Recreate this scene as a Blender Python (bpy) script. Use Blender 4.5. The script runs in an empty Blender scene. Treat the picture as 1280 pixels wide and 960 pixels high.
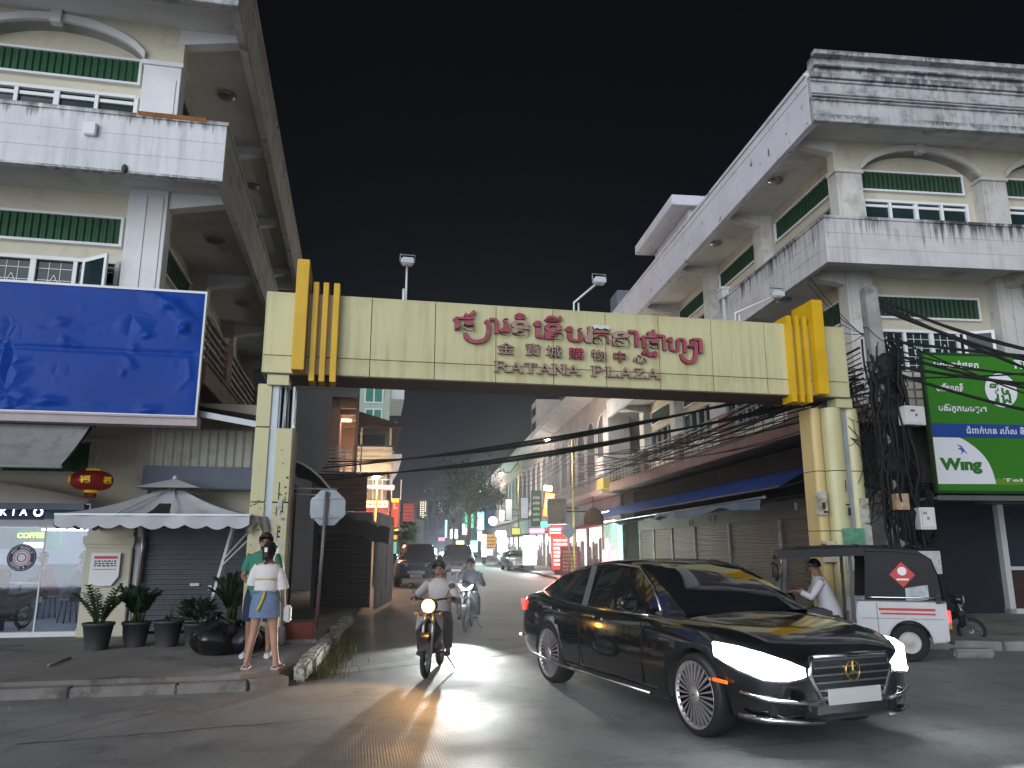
import bpy, bmesh, math, random
from mathutils import Vector, Matrix
random.seed(7)
sc = bpy.context.scene
COL = sc.collection
RAD = math.radians

# ------------------------------------------------------------------ camera
F_, PITCH, CH = 950.0, math.atan(205 / 950.0), 1.6
cam = bpy.data.cameras.new('camera')
cam.sensor_width = 36
cam.lens = F_ / 1280 * 36
cam.clip_start, cam.clip_end = 0.05, 3000
camo = bpy.data.objects.new('camera', cam)
COL.objects.link(camo)
camo.location = (0, 0, CH)
camo.rotation_euler = (RAD(90) + PITCH, 0, 0)
sc.camera = camo

# ------------------------------------------------------------------ night sky + low frontal light
SUN_EL, SUN_AZ = RAD(7), RAD(29)            # light comes from behind the camera, over its left shoulder
wd = bpy.data.worlds.new('World')
sc.world = wd
wd.use_nodes = True
nt = wd.node_tree
nt.nodes.clear()
out = nt.nodes.new('ShaderNodeOutputWorld')
add = nt.nodes.new('ShaderNodeAddShader')
b1 = nt.nodes.new('ShaderNodeBackground')
b2 = nt.nodes.new('ShaderNodeBackground')
sky = nt.nodes.new('ShaderNodeTexSky')
sky.sky_type = 'NISHITA'
sky.sun_disc = False
sky.sun_elevation = SUN_EL
sky.sun_rotation = RAD(180) + SUN_AZ
nt.links.new(sky.outputs[0], b1.inputs[0])
b1.inputs[1].default_value = 0.0010
# unseen fill glow added low in the sky behind the photographer
tc = nt.nodes.new('ShaderNodeTexCoord')
dt = nt.nodes.new('ShaderNodeVectorMath'); dt.operation = 'DOT_PRODUCT'
gd = Vector((-0.35, -1.0, 0.04)).normalized()
dt.inputs[1].default_value = gd
nt.links.new(tc.outputs['Generated'], dt.inputs[0])
mx = nt.nodes.new('ShaderNodeMath'); mx.operation = 'MAXIMUM'; mx.inputs[1].default_value = 0
nt.links.new(dt.outputs['Value'], mx.inputs[0])
pw = nt.nodes.new('ShaderNodeMath'); pw.operation = 'POWER'; pw.inputs[1].default_value = 2.0
nt.links.new(mx.outputs[0], pw.inputs[0])
ml = nt.nodes.new('ShaderNodeMath'); ml.operation = 'MULTIPLY_ADD'
ml.inputs[1].default_value = 0.85
ml.inputs[2].default_value = 0.0010
nt.links.new(pw.outputs[0], ml.inputs[0])
b2.inputs[0].default_value = (0.86, 0.91, 1.0, 1)
nt.links.new(ml.outputs[0], b2.inputs[1])
# the haze of the town all round the horizon
sx_ = nt.nodes.new('ShaderNodeSeparateXYZ'); nt.links.new(tc.outputs['Generated'], sx_.inputs[0])
om = nt.nodes.new('ShaderNodeMath'); om.operation = 'SUBTRACT'; om.inputs[0].default_value = 1.0; om.use_clamp = True
ab = nt.nodes.new('ShaderNodeMath'); ab.operation = 'ABSOLUTE'; nt.links.new(sx_.outputs[2], ab.inputs[0]); nt.links.new(ab.outputs[0], om.inputs[1])
p8 = nt.nodes.new('ShaderNodeMath'); p8.operation = 'POWER'; p8.inputs[1].default_value = 7.0; nt.links.new(om.outputs[0], p8.inputs[0])
b3 = nt.nodes.new('ShaderNodeBackground'); b3.inputs[0].default_value = (.70, .76, 1.25, 1)
m8 = nt.nodes.new('ShaderNodeMath'); m8.operation = 'MULTIPLY'; m8.inputs[1].default_value = .026; nt.links.new(p8.outputs[0], m8.inputs[0]); nt.links.new(m8.outputs[0], b3.inputs[1])
add2 = nt.nodes.new('ShaderNodeAddShader'); nt.links.new(b3.outputs[0], add2.inputs[0]); nt.links.new(b1.outputs[0], add2.inputs[1])
nt.links.new(add2.outputs[0], add.inputs[0])
nt.links.new(b2.outputs[0], add.inputs[1])
nt.links.new(add.outputs[0], out.inputs[0])

sun = bpy.data.lights.new('sun', 'SUN')
sun.energy = 1.65
sun.angle = RAD(54)
sun.color = (0.88, 0.94, 1.0)
suno = bpy.data.objects.new('sun', sun)
COL.objects.link(suno)
ldir = Vector((math.sin(SUN_AZ) * math.cos(SUN_EL), math.cos(SUN_AZ) * math.cos(SUN_EL), -math.sin(SUN_EL)))
suno.rotation_euler = ldir.to_track_quat('-Z', 'Y').to_euler()

sc.view_settings.view_transform = 'Standard'
sc.view_settings.look = 'None'
sc.view_settings.exposure = 0.58
sc.view_settings.gamma = 1
sc.render.engine = 'CYCLES'
sc.cycles.use_denoising = True
sc.cycles.max_bounces = 6
sc.cycles.diffuse_bounces = 4
sc.cycles.glossy_bounces = 3
sc.cycles.transmission_bounces = 4
sc.cycles.sample_clamp_indirect = 4
sc.cycles.caustics_reflective = False
sc.cycles.caustics_refractive = False

# ------------------------------------------------------------------ measuring helpers
_c, _s = math.cos(PITCH), math.sin(PITCH)
def ray(u, v):
    x = (u - 640) / F_; y = -(v - 480) / F_
    return (x, _c - y * _s, _s + y * _c)
def P(u, v, d):
    r = ray(u, v); t = d / r[1]
    return Vector((r[0] * t, d, CH + r[2] * t))
def G(u, v, z=0):
    r = ray(u, v); t = (z - CH) / r[2]
    return Vector((r[0] * t, r[1] * t, z))
class Frame:
    def __init__(S, ox, oy, deg):
        S.o = (ox, oy); S.a = RAD(deg); S.c = math.cos(S.a); S.s = math.sin(S.a)
    def w(S, x, y, z=0):
        return Vector((S.o[0] + x * S.c - y * S.s, S.o[1] + x * S.s + y * S.c, z))
    def loc(S, w):
        dx, dy = w[0] - S.o[0], w[1] - S.o[1]
        return Vector((dx * S.c + dy * S.s, -dx * S.s + dy * S.c, w[2]))
    def hy(S, u, v, y0):
        r = ray(u, v); ry = -r[0] * S.s + r[1] * S.c; rx = r[0] * S.c + r[1] * S.s
        ox = -(S.o[0] * S.c + S.o[1] * S.s); oy = -(-S.o[0] * S.s + S.o[1] * S.c)
        t = (y0 - oy) / ry
        return (ox + rx * t, CH + r[2] * t)
    def hx(S, u, v, x0):
        r = ray(u, v); ry = -r[0] * S.s + r[1] * S.c; rx = r[0] * S.c + r[1] * S.s
        ox = -(S.o[0] * S.c + S.o[1] * S.s); oy = -(-S.o[0] * S.s + S.o[1] * S.c)
        t = (x0 - ox) / rx
        return (oy + ry * t, CH + r[2] * t)
FL = Frame(-5.173, 12.5, 11.5)      # left corner building
FR = Frame(7.218, 16.4, 6.5)        # right corner building
FG = Frame(-4.05, 12.0, 11.5)       # gateway

# ------------------------------------------------------------------ materials
MATS = {}
def srgb(h):
    r = []
    for c in h:
        c = c / 255
        r.append(c / 12.92 if c <= .04045 else ((c + .055) / 1.055) ** 2.4)
    return tuple(r)
def mat(name, col, rough=.7, metal=0, var=.18, vs=1.6, dirt=None, streak=None, bump=0, bs=30, spec=.4, coat=0,
        emit=None, estr=0, trans=0, alpha=1, peel=None, drip=None):
    """dirt=(colour, scale, threshold, amount)  streak=(colour, amount, freq)  peel=(colour, scale, threshold)"""
    if name in MATS: return MATS[name]
    m = bpy.data.materials.new(name); m.use_nodes = True
    n = m.node_tree; bs_ = n.nodes['Principled BSDF']; L = n.links
    def nd(t): return n.nodes.new(t)
    bs_.inputs['Roughness'].default_value = rough
    bs_.inputs['Metallic'].default_value = metal
    bs_.inputs['Specular IOR Level'].default_value = spec
    bs_.inputs['Coat Weight'].default_value = coat
    bs_.inputs['Coat Roughness'].default_value = .03
    bs_.inputs['Transmission Weight'].default_value = trans
    bs_.inputs['Alpha'].default_value = alpha
    bs_.inputs['Base Color'].default_value = (*col, 1)
    if emit:
        bs_.inputs['Emission Color'].default_value = (*emit, 1)
        bs_.inputs['Emission Strength'].default_value = estr
    if var or dirt or streak or bump or peel:
        t = nd('ShaderNodeTexCoord')
        cur = None
        def mix(a, b, f, mode='MIX'):
            x = nd('ShaderNodeMix'); x.data_type = 'RGBA'; x.blend_type = mode
            if isinstance(a, tuple): x.inputs[6].default_value = (*a, 1)
            else: L.new(a, x.inputs[6])
            if isinstance(b, tuple): x.inputs[7].default_value = (*b, 1)
            else: L.new(b, x.inputs[7])
            if isinstance(f, float): x.inputs[0].default_value = f
            else: L.new(f, x.inputs[0])
            return x.outputs[2]
        def noise(scale, detail=5, vec=None, rough_=.6):
            x = nd('ShaderNodeTexNoise'); x.inputs['Scale'].default_value = scale
            x.inputs['Detail'].default_value = detail; x.inputs['Roughness'].default_value = rough_
            L.new(vec or t.outputs['Object'], x.inputs['Vector'])
            return x.outputs['Fac']
        def ramp(f, a, b):
            x = nd('ShaderNodeMapRange'); x.inputs[1].default_value = a; x.inputs[2].default_value = b
            L.new(f, x.inputs[0]); return x.outputs[0]
        def mul(f, k):
            x = nd('ShaderNodeMath'); x.operation = 'MULTIPLY'; L.new(f, x.inputs[0])
            if isinstance(k, float): x.inputs[1].default_value = k
            else: L.new(k, x.inputs[1])
            return x.outputs[0]
        cur = col
        if var:
            f = ramp(noise(vs), .3, .7)
            lo = tuple(c * (1 - var) for c in col); hi = tuple(min(1, c * (1 + var * .6)) for c in col)
            cur = mix(lo, hi, f)
        if peel:
            f = ramp(noise(peel[1], 8), peel[2], peel[2] + .03)
            cur = mix(cur, peel[0], f)
        if dirt:
            f = mul(ramp(noise(dirt[1], 7, None, .7), dirt[2], dirt[2] + .14), float(dirt[3]))
            cur = mix(cur, dirt[0], f)
        if streak:
            mp = nd('ShaderNodeMapping'); mp.inputs['Scale'].default_value = (streak[2], streak[2], streak[2] * .07)
            L.new(t.outputs['Object'], mp.inputs['Vector'])
            f = ramp(noise(1.0, 6, mp.outputs[0], .65), .47, .66)
            g = ramp(noise(.55, 3), .35, .65)
            cur = mix(cur, streak[0], mul(mul(f, g), float(streak[1])))
        if drip:            # runs of black mould starting at ledges: (colour, amount, freq, [(ledge height, length)])
            mp = nd('ShaderNodeMapping'); mp.inputs['Scale'].default_value = (drip[2], drip[2], .25)
            L.new(t.outputs['Object'], mp.inputs['Vector']); nf = noise(1.0, 7, mp.outputs[0], .75)
            sz = nd('ShaderNodeSeparateXYZ'); L.new(t.outputs['Object'], sz.inputs[0])
            for zt_, ln_ in drip[3]:
                lo = nd('ShaderNodeMapRange'); lo.inputs[1].default_value = zt_ - ln_; lo.inputs[2].default_value = zt_
                lo.inputs[3].default_value = -.16; lo.inputs[4].default_value = .17; L.new(sz.outputs[2], lo.inputs[0])
                ad = nd('ShaderNodeMath'); ad.operation = 'ADD'; L.new(nf, ad.inputs[0]); L.new(lo.outputs[0], ad.inputs[1])
                ab_ = nd('ShaderNodeMath'); ab_.operation = 'LESS_THAN'; ab_.inputs[1].default_value = zt_ + .01; L.new(sz.outputs[2], ab_.inputs[0])
                cur = mix(cur, drip[0], mul(mul(mul(ramp(ad.outputs[0], .52, .64), ramp(noise(.8, 3), .36, .58)), ab_.outputs[0]), float(drip[1])))
        if not isinstance(cur, tuple): L.new(cur, bs_.inputs['Base Color'])
        if bump:
            b = nd('ShaderNodeBump'); b.inputs['Strength'].default_value = bump; b.inputs['Distance'].default_value = .02
            L.new(noise(bs, 4), b.inputs['Height']); L.new(b.outputs[0], bs_.inputs['Normal'])
    MATS[name] = m
    return m
def emis(name, col, s):
    if name in MATS: return MATS[name]
    return mat(name, tuple(min(.8, c) for c in col), .5, var=0, emit=col, estr=s)

# ------------------------------------------------------------------ mesh builder
class MB:
    def __init__(S): S.v = []; S.f = []; S.sm = []
    def quad(S, *p):
        i = len(S.v); S.v += [tuple(q) for q in p]; S.f.append(tuple(range(i, i + len(p)))); S.sm.append(False)
        return S
    def box(S, x0, y0, z0, x1, y1, z1):
        if x0 > x1: x0, x1 = x1, x0
        if y0 > y1: y0, y1 = y1, y0
        if z0 > z1: z0, z1 = z1, z0
        i = len(S.v)
        S.v += [(x0, y0, z0), (x1, y0, z0), (x1, y1, z0), (x0, y1, z0), (x0, y0, z1), (x1, y0, z1), (x1, y1, z1), (x0, y1, z1)]
        for q in ((0, 3, 2, 1), (4, 5, 6, 7), (0, 1, 5, 4), (1, 2, 6, 5), (2, 3, 7, 6), (3, 0, 4, 7)):
            S.f.append(tuple(i + k for k in q)); S.sm.append(False)
        return S
    def extr(S, pts, vec):
        """closed prism: polygon pts (3-D) pushed along vec"""
        i = len(S.v); n = len(pts); V = Vector(vec)
        S.v += [tuple(p) for p in pts] + [tuple(Vector(p) + V) for p in pts]
        S.f.append(tuple(range(i + n - 1, i - 1, -1))); S.sm.append(False)
        S.f.append(tuple(range(i + n, i + 2 * n))); S.sm.append(False)
        for k in range(n):
            k2 = (k + 1) % n
            S.f.append((i + k, i + k2, i + n + k2, i + n + k)); S.sm.append(False)
        return S
    def ring(S, rings, cap=True, closed=True, smooth=True):
        """loft through rings of equal length"""
        i = len(S.v); n = len(rings[0])
        for r in rings: S.v += [tuple(p) for p in r]
        for a in range(len(rings) - 1):
            for k in range(n if closed else n - 1):
                k2 = (k + 1) % n
                S.f.append((i + a * n + k, i + a * n + k2, i + (a + 1) * n + k2, i + (a + 1) * n + k)); S.sm.append(smooth)
        if cap:
            S.f.append(tuple(i + k for k in range(n - 1, -1, -1))); S.sm.append(False)
            j = i + (len(rings) - 1) * n
            S.f.append(tuple(j + k for k in range(n))); S.sm.append(False)
        return S
    def tube(S, pts, r, n=8, cap=True, flat=1.0):
        pts = [Vector(p) for p in pts]
        rr = r if isinstance(r, (list, tuple)) else [r] * len(pts)
        rings = []; up = None
        for k, p in enumerate(pts):
            d = (pts[min(k + 1, len(pts) - 1)] - pts[max(k - 1, 0)])
            if d.length < 1e-9: d = Vector((0, 0, 1))
            d.normalize()
            if up is None:
                up = Vector((0, 0, 1)) if abs(d.z) < .9 else Vector((1, 0, 0))
            x = d.cross(up)
            if x.length < 1e-6: x = d.orthogonal()
            x.normalize(); y = x.cross(d).normalized(); up = y
            rings.append([p + (x * math.cos(2 * math.pi * j / n) + y * math.sin(2 * math.pi * j / n) * flat) * rr[k] for j in range(n)])
        return S.ring(rings, cap)
    def bar(S, p, q, w, h, up=(0, 0, 1)):
        """square bar from p to q"""
        p, q = Vector(p), Vector(q); d = (q - p).normalized(); U = Vector(up)
        x = d.cross(U)
        if x.length < 1e-6: x = d.orthogonal()
        x.normalize(); y = x.cross(d).normalized()
        a = [p + x * w / 2 * sx + y * h / 2 * sy for sx, sy in ((-1, -1), (1, -1), (1, 1), (-1, 1))]
        return S.extr(a, q - p)
    def lathe(S, prof, c=(0, 0, 0), n=20, axis='z', cap=True):
        c = Vector(c); rings = []
        for r, h in prof:
            g = []
            for j in range(n):
                a = 2 * math.pi * j / n; x, y = r * math.cos(a), r * math.sin(a)
                g.append(c + (Vector((x, y, h)) if axis == 'z' else Vector((h, x, y)) if axis == 'x' else Vector((y, h, x))))
            rings.append(g)
        return S.ring(rings, cap)
    def ball(S, c, r, nu=14, nv=9):
        r = r if isinstance(r, (tuple, list)) else (r, r, r)
        rings = []
        for a in range(nv + 1):
            t = math.pi * a / nv; t = min(max(t, .04), math.pi - .04)
            rings.append([(c[0] + r[0] * math.sin(t) * math.cos(2 * math.pi * j / nu), c[1] + r[1] * math.sin(t) * math.sin(2 * math.pi * j / nu),
                           c[2] - r[2] * math.cos(t)) for j in range(nu)])
        return S.ring(rings)
    def add(S, o, M=None):
        i = len(S.v)
        S.v += [tuple(M @ Vector(v)) if M else v for v in o.v]
        S.f += [tuple(i + k for k in f) for f in o.f]; S.sm += o.sm
        return S
    def build(S, name, m, parent=None, loc=None, bevel=0, rz=0):
        me = bpy.data.meshes.new(name)
        me.from_pydata(S.v, [], S.f); me.validate()
        if len(S.sm) == len(me.polygons): me.polygons.foreach_set('use_smooth', S.sm)
        b = bmesh.new(); b.from_mesh(me)
        bmesh.ops.recalc_face_normals(b, faces=b.faces)
        if bevel:
            ed = [e for e in b.edges if len(e.link_faces) == 2 and e.calc_face_angle(0) > .6]
            bmesh.ops.bevel(b, geom=ed, offset=bevel, segments=2, affect='EDGES', clamp_overlap=True)
        b.to_mesh(me); b.free()
        me.materials.append(m)
        return link(name, me, parent, loc, rz)
def link(name, me, parent=None, loc=None, rz=0):
    o = bpy.data.objects.new(name, me); COL.objects.link(o)
    if parent: o.parent = parent
    if loc is not None: o.location = loc
    if rz: o.rotation_euler = (0, 0, rz)
    return o
def tag(o, label, cat, group=None):
    o['label'] = label; o['category'] = cat
    if group: o['group'] = group
    return o
def thing(name, label, cat, loc=(0, 0, 0), rz=0, group=None):
    o = bpy.data.objects.new(name, None); COL.objects.link(o)
    o.empty_display_size = .2
    o.location = loc; o.rotation_euler = (0, 0, rz)
    return tag(o, label, cat, group)
def struct(o, kind='structure'):
    o['kind'] = kind; return o
def dup(o, loc, rz, label, group=None, scale=None, parent=None):
    c = o.copy(); COL.objects.link(c)
    if parent: c.parent = parent
    else:
        c.location = loc; c.rotation_euler = (0, 0, rz)
        if scale: c.scale = (scale,) * 3
        c['label'] = label
        if group: c['group'] = group
    for ch in list(o.children): dup(ch, None, 0, None, parent=c)
    return c
def textmesh(s, size, ext=.01, off=0.0, align='LEFT'):
    c = bpy.data.curves.new('text', 'FONT'); c.body = s; c.size = size; c.extrude = ext; c.offset = off
    c.align_x = align; c.resolution_u = 3
    o = bpy.data.objects.new('text', c); COL.objects.link(o)
    dg = bpy.context.evaluated_depsgraph_get(); dg.update()
    me = bpy.data.meshes.new_from_object(o.evaluated_get(dg))
    bpy.data.objects.remove(o); bpy.data.curves.remove(c)
    b = bmesh.new(); b.from_mesh(me)
    mb = MB()
    mb.v = [tuple(v.co) for v in b.verts]; mb.f = [tuple(v.index for v in f.verts) for f in b.faces]; mb.sm = [False] * len(mb.f)
    b.free(); bpy.data.meshes.remove(me)
    return mb
def TX(x, y, z, rz=0, sx=1, sz=1):
    """text plane (XY) stood upright facing -Y at x,y,z"""
    return Matrix.Translation((x, y, z)) @ Matrix.Rotation(rz, 4, 'Z') @ Matrix.Rotation(RAD(90), 4, 'X') @ Matrix.Diagonal((sx, sz, 1, 1))
def corr(p0, U, V, w, h, pitch, amp, nrm):
    """corrugated sheet: width w along U, height h along V, ribs run along V"""
    p0, U, V, N = Vector(p0), Vector(U), Vector(V), Vector(nrm); m = MB()
    n = max(2, int(w / pitch * 4)); a = []
    for k in range(n + 1):
        t = w * k / n
        o = (0, amp, amp, 0)[k % 4] if True else 0
        a.append(p0 + U * t + N * o)
    m.ring([a, [q + V * h for q in a]], cap=False, closed=False, smooth=False)
    return m
def shutter(x0, x1, z0, z1, y, pitch=.085, amp=.018):
    """roller shutter facing -y: horizontal slats"""
    return corr((x0, y, z0), (0, 0, 1), (1, 0, 0), z1 - z0, x1 - x0, pitch, amp, (0, -1, 0))
def cable(p, q, sag, r=.012, n=14, seg=5):
    p, q = Vector(p), Vector(q)
    return MB().tube([p.lerp(q, k / n) - Vector((0, 0, sag * 4 * (k / n) * (1 - k / n))) for k in range(n + 1)], r, seg)
def lamp(name, loc, energy, col, kind='POINT', size=.05, rot=None, cone=None, parent=None):
    l = bpy.data.lights.new(name, kind); l.energy = energy; l.color = col
    l.shadow_soft_size = size
    if cone: l.spot_size = cone; l.spot_blend = .6
    o = bpy.data.objects.new(name, l); COL.objects.link(o); o.location = loc
    if rot is not None: o.rotation_euler = Vector(rot).to_track_quat('-Z', 'Y').to_euler()
    if parent: o.parent = parent
    return o

# ---- shared palette
white_wall = mat('white_paint', (.58, .59, .61), .75, peel=((.30, .26, .22), 3.5, .70), drip=((.10, .085, .075), .85, 9, [(9.16, .12), (9.16, .4), (8.03, .1)]), var=.12, vs=.9, dirt=((.25, .24, .23), 2.4, .62, .5), streak=((.22, .21, .2), .55, 5), bump=.15)
worn_white = mat('worn_white_paint', (.40, .405, .41), .8, var=.2, vs=1.2, dirt=((.13, .14, .16), 2.3, .5, .8), drip=((.045, .05, .06), .85, 6, [(12.82, .45), (12.2, .35), (11.75, .25), (13.5, .25), (13.15, .3)]), streak=((.10, .105, .115), .8, 7), bump=.3, peel=((.42, .36, .3), 2.6, .68))
drip_white = mat('dripping_white_paint', (.50, .49, .49), .8, var=.15, drip=((.035, .036, .045), .88, 8, [(9.16, .95), (9.16, .35)]), streak=((.12, .12, .13), .6, 5), dirt=((.2, .2, .22), 2, .6, .6), bump=.2)
cream = mat('cream_wall', (.58, .545, .43), .8, var=.12, vs=.8, dirt=((.34, .30, .22), 1.6, .55, .55), bump=.12)
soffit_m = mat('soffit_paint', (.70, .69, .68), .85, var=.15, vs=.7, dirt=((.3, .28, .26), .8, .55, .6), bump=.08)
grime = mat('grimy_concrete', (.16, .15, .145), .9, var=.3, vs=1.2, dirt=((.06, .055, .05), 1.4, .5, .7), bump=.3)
pink_m = mat('dusty_pink_paint', (.22, .125, .11), .8, var=.2, dirt=((.13, .1, .09), 1.5, .52, .7))  # pink also darkened for the dim stretch under the gate; dirt is real
green_m = mat('green_louvre_paint', (.013, .075, .028), .55, var=.25, vs=3, dirt=((.015, .05, .025), 4, .5, .6))
frame_m = mat('white_window_frame', (.7, .71, .72), .5, var=.06)
pane_m = mat('dark_window_glass', (.010, .026, .03), .12, var=.3, vs=2, spec=.25)
metal_d = mat('dark_metal', (.03, .03, .032), .5, .6, var=.2)
metal_g = mat('grey_metal', (.35, .36, .37), .4, .8, var=.15, dirt=((.2, .15, .1), 3, .62, .5))
steel = mat('white_steel', (.6, .62, .63), .45, .1, var=.1, dirt=((.25, .2, .15), 3, .62, .5))
shut_m = mat('grey_roller_shutter', (.10, .11, .125), .5, .3, var=.15, vs=.9, dirt=((.05, .05, .05), 1.5, .55, .6), streak=((.2, .2, .2), .25, 3))
shut_b = mat('brown_roller_shutter', (.125, .10, .093), .6, .2, var=.15, vs=.7, dirt=((.09, .07, .06), 1.3, .54, .6))
rubber = mat('tyre_rubber', (.015, .015, .016), .85, var=.2)
black_m = mat('black_plastic', (.012, .012, .013), .45, var=.1)
blackcable = mat('black_cable', (.004, .004, .0045), .75, var=.1)
conc = mat('pole_concrete', (.26, .255, .25), .9, var=.25, vs=3, dirt=((.07, .07, .07), 2.5, .54, .7), bump=.4)
chrome = mat('chrome', (.75, .76, .78), .12, 1, var=0)
# ================================================================== ground
def grooved(name, col, rough):
    m = mat(name, col, rough, var=.22, vs=.35, dirt=((col[0] * .45, col[1] * .45, col[2] * .45), .9, .55, .7), spec=.5)
    n = m.node_tree; L = n.links; b = n.nodes['Principled BSDF']
    t = n.nodes.new('ShaderNodeTexCoord'); mp = n.nodes.new('ShaderNodeMapping')
    mp.inputs['Rotation'].default_value = (0, 0, RAD(-11.5))
    L.new(t.outputs['Object'], mp.inputs['Vector'])
    w = n.nodes.new('ShaderNodeTexWave'); w.inputs['Scale'].default_value = 13.0; w.inputs['Distortion'].default_value = .6
    w.inputs['Detail'].default_value = 2; w.inputs['Detail Scale'].default_value = .6
    L.new(mp.outputs[0], w.inputs['Vector'])
    nz = n.nodes.new('ShaderNodeTexNoise'); nz.inputs['Scale'].default_value = 60; nz.inputs['Detail'].default_value = 4
    L.new(t.outputs['Object'], nz.inputs['Vector'])
    ad = n.nodes.new('ShaderNodeMath'); ad.operation = 'MULTIPLY_ADD'; ad.inputs[1].default_value = .6
    L.new(nz.outputs['Fac'], ad.inputs[0]); L.new(w.outputs['Fac'], ad.inputs[2])
    bp = n.nodes.new('ShaderNodeBump'); bp.inputs['Strength'].default_value = .22; bp.inputs['Distance'].default_value = .006
    L.new(ad.outputs[0], bp.inputs['Height']); L.new(bp.outputs[0], b.inputs['Normal'])
    # aggregate speckle and old oil stains in the colour
    src = b.inputs['Base Color'].links[0].from_socket
    for sc_, lo_, hi_, dk in ((55, .3, .7, .62), (.38, .48, .66, .72), (2.6, .56, .66, .8)):
        q = n.nodes.new('ShaderNodeTexNoise'); q.inputs['Scale'].default_value = sc_; q.inputs['Detail'].default_value = 6; L.new(t.outputs['Object'], q.inputs['Vector'])
        w_ = n.nodes.new('ShaderNodeMapRange'); w_.inputs[1].default_value = lo_; w_.inputs[2].default_value = hi_; w_.inputs[3].default_value = dk if sc_ > 10 else 1; w_.inputs[4].default_value = 1 if sc_ > 10 else dk
        L.new(q.outputs['Fac'], w_.inputs[0]); m2 = n.nodes.new('ShaderNodeMixRGB'); m2.blend_type = 'MULTIPLY'; m2.inputs[0].default_value = 1
        L.new(src, m2.inputs[1]); L.new(w_.outputs[0], m2.inputs[2]); src = m2.outputs[0]
    L.new(src, b.inputs['Base Color'])
    r = n.nodes.new('ShaderNodeMapRange'); r.inputs[1].default_value = .35; r.inputs[2].default_value = .65
    r.inputs[3].default_value = rough - .12; r.inputs[4].default_value = rough + .15
    n2 = n.nodes.new('ShaderNodeTexNoise'); n2.inputs['Scale'].default_value = .7; n2.inputs['Detail'].default_value = 6
    L.new(t.outputs['Object'], n2.inputs['Vector']); L.new(n2.outputs['Fac'], r.inputs[0]); L.new(r.outputs[0], b.inputs['Roughness'])
    return m
m_asph = mat('worn_asphalt', (.11, .107, .105), .66, var=.3, vs=.5, dirt=((.03, .03, .03), 1.1, .54, .7), bump=.5, bs=70, spec=.4)
m_road = grooved('grooved_concrete', (.31, .305, .30), .60)
m_walk = mat('pavement_concrete', (.235, .22, .205), .85, var=.25, vs=.8, dirt=((.05, .048, .045), 1.0, .53, .75), bump=.35, bs=40)
m_kerb = mat('kerb_concrete', (.27, .26, .25), .85, var=.25, vs=2, dirt=((.1, .09, .08), 2.2, .52, .8), bump=.4)
m_gutter = mat('pale_gutter_concrete', (.21, .20, .195), .7, var=.2, vs=.8, dirt=((.09, .09, .085), 1.5, .55, .6), bump=.3)
g = MB().quad((-140, -9, 0), (140, -9, 0), (140, 400, 0), (-140, 400, 0)).build('ground', m_asph)
struct(g)
# concrete main road in front, its edge runs in a curve across the mouth of the side street
edge = [(-60, -2.0), (-4.6, 9.05), (-2.55, 9.55)] + [tuple(G(u, v)[:2]) for u, v in ((400, 846), (480, 836), (550, 828), (620, 821), (668, 815), (760, 806))] + [(4.6, 13.3), (6.0, 13.0), (60, 9.0)]
r = MB().quad(*([(x, y, .004) for x, y in edge] + [(60, -9, .004), (-60, -9, .004)])).build('main_road', m_road)
struct(r)
e2 = edge[2:9]
mid = [(x * 1.0, y + .42 + .05 * k) for k, (x, y) in enumerate(e2)]
gt = MB()
for k in range(len(e2) - 1):
    gt.quad((*e2[k], .008), (*e2[k + 1], .008), (*mid[k + 1], .008), (*mid[k], .008))
struct(gt.build('gutter', m_gutter))
# joints and cracks cut in the concrete
cr = MB()
def crack(pts, w=.012):
    for a, b in zip(pts, pts[1:]):
        a, b = Vector(a), Vector(b); d = (b - a).normalized(); n_ = Vector((-d.y, d.x, 0)) * w * .7 * random.uniform(.5, 1.3)
        cr.quad(*(q + Vector((0, 0, .0085)) for q in (a - n_, b - n_, b + n_, a + n_)))
def wob(u0, v0, u1, v1, n=14, a=2):
    return [G(u0 + (u1 - u0) * k / n + random.uniform(-a, a), v0 + (v1 - v0) * k / n + random.uniform(-a, a) * .4) for k in range(n + 1)]
crack(wob(20, 932, 340, 905)); crack(wob(340, 905, 620, 880), .006); crack(wob(420, 872, 840, 838, a=1), .007); crack(wob(760, 950, 1275, 905, 22, 1), .004)
struct(cr.build('road_joints', mat('dark_joint', (.02, .02, .02), .9, var=0)))

# left pavement (in the frame of the left building)
def pave(name, fr, pts, z, m):
    o = MB().extr([(x, y, -.05) for x, y in pts], (0, 0, z + .05)).build(name, m, None, (fr.o[0], fr.o[1], 0), bevel=.012, rz=fr.a)
    return struct(o)
pave('pavement_left', FL, [(-30, -3.46), (1.35, -3.46), (1.75, -3.2), (1.95, -2.6), (2.2, 1.5), (2.9, 9), (1.3, 30), (-30, 30)], .15, m_walk)
kb = [(-30, -3.6), (-3.6, -3.6), (-2.0, -3.62), (-.4, -3.6), (.7, -3.6), (1.45, -3.58), (1.85, -3.35)]
def kerb_run(pts, z, w, m, gap, name, jit=.0):
    mb = MB()
    for a, b in zip(pts, pts[1:]):
        a, b = Vector((*a, 0)), Vector((*b, 0)); L_ = (b - a).length; n = max(1, int(L_ / 1.0))
        for k in range(n):
            p, q = a.lerp(b, (k + gap) / n), a.lerp(b, (k + 1 - gap) / n)
            zz = z + random.uniform(-jit, jit)
            mb.bar((p.x, p.y, zz / 2 - .02), (q.x, q.y, zz / 2 - .02 + random.uniform(-jit, jit) * .4), w, zz + .04)
    return struct(mb.build(name, m, None, (FL.o[0], FL.o[1], 0), bevel=.015, rz=FL.a))
kerb_run(kb, .115, .2, mat('worn_kerb', (.25, .235, .22), .9, var=.3, vs=1.5, dirt=((.08, .075, .07), 1.6, .5, .85), bump=.5), .002, 'kerb_left', .008)
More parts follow.
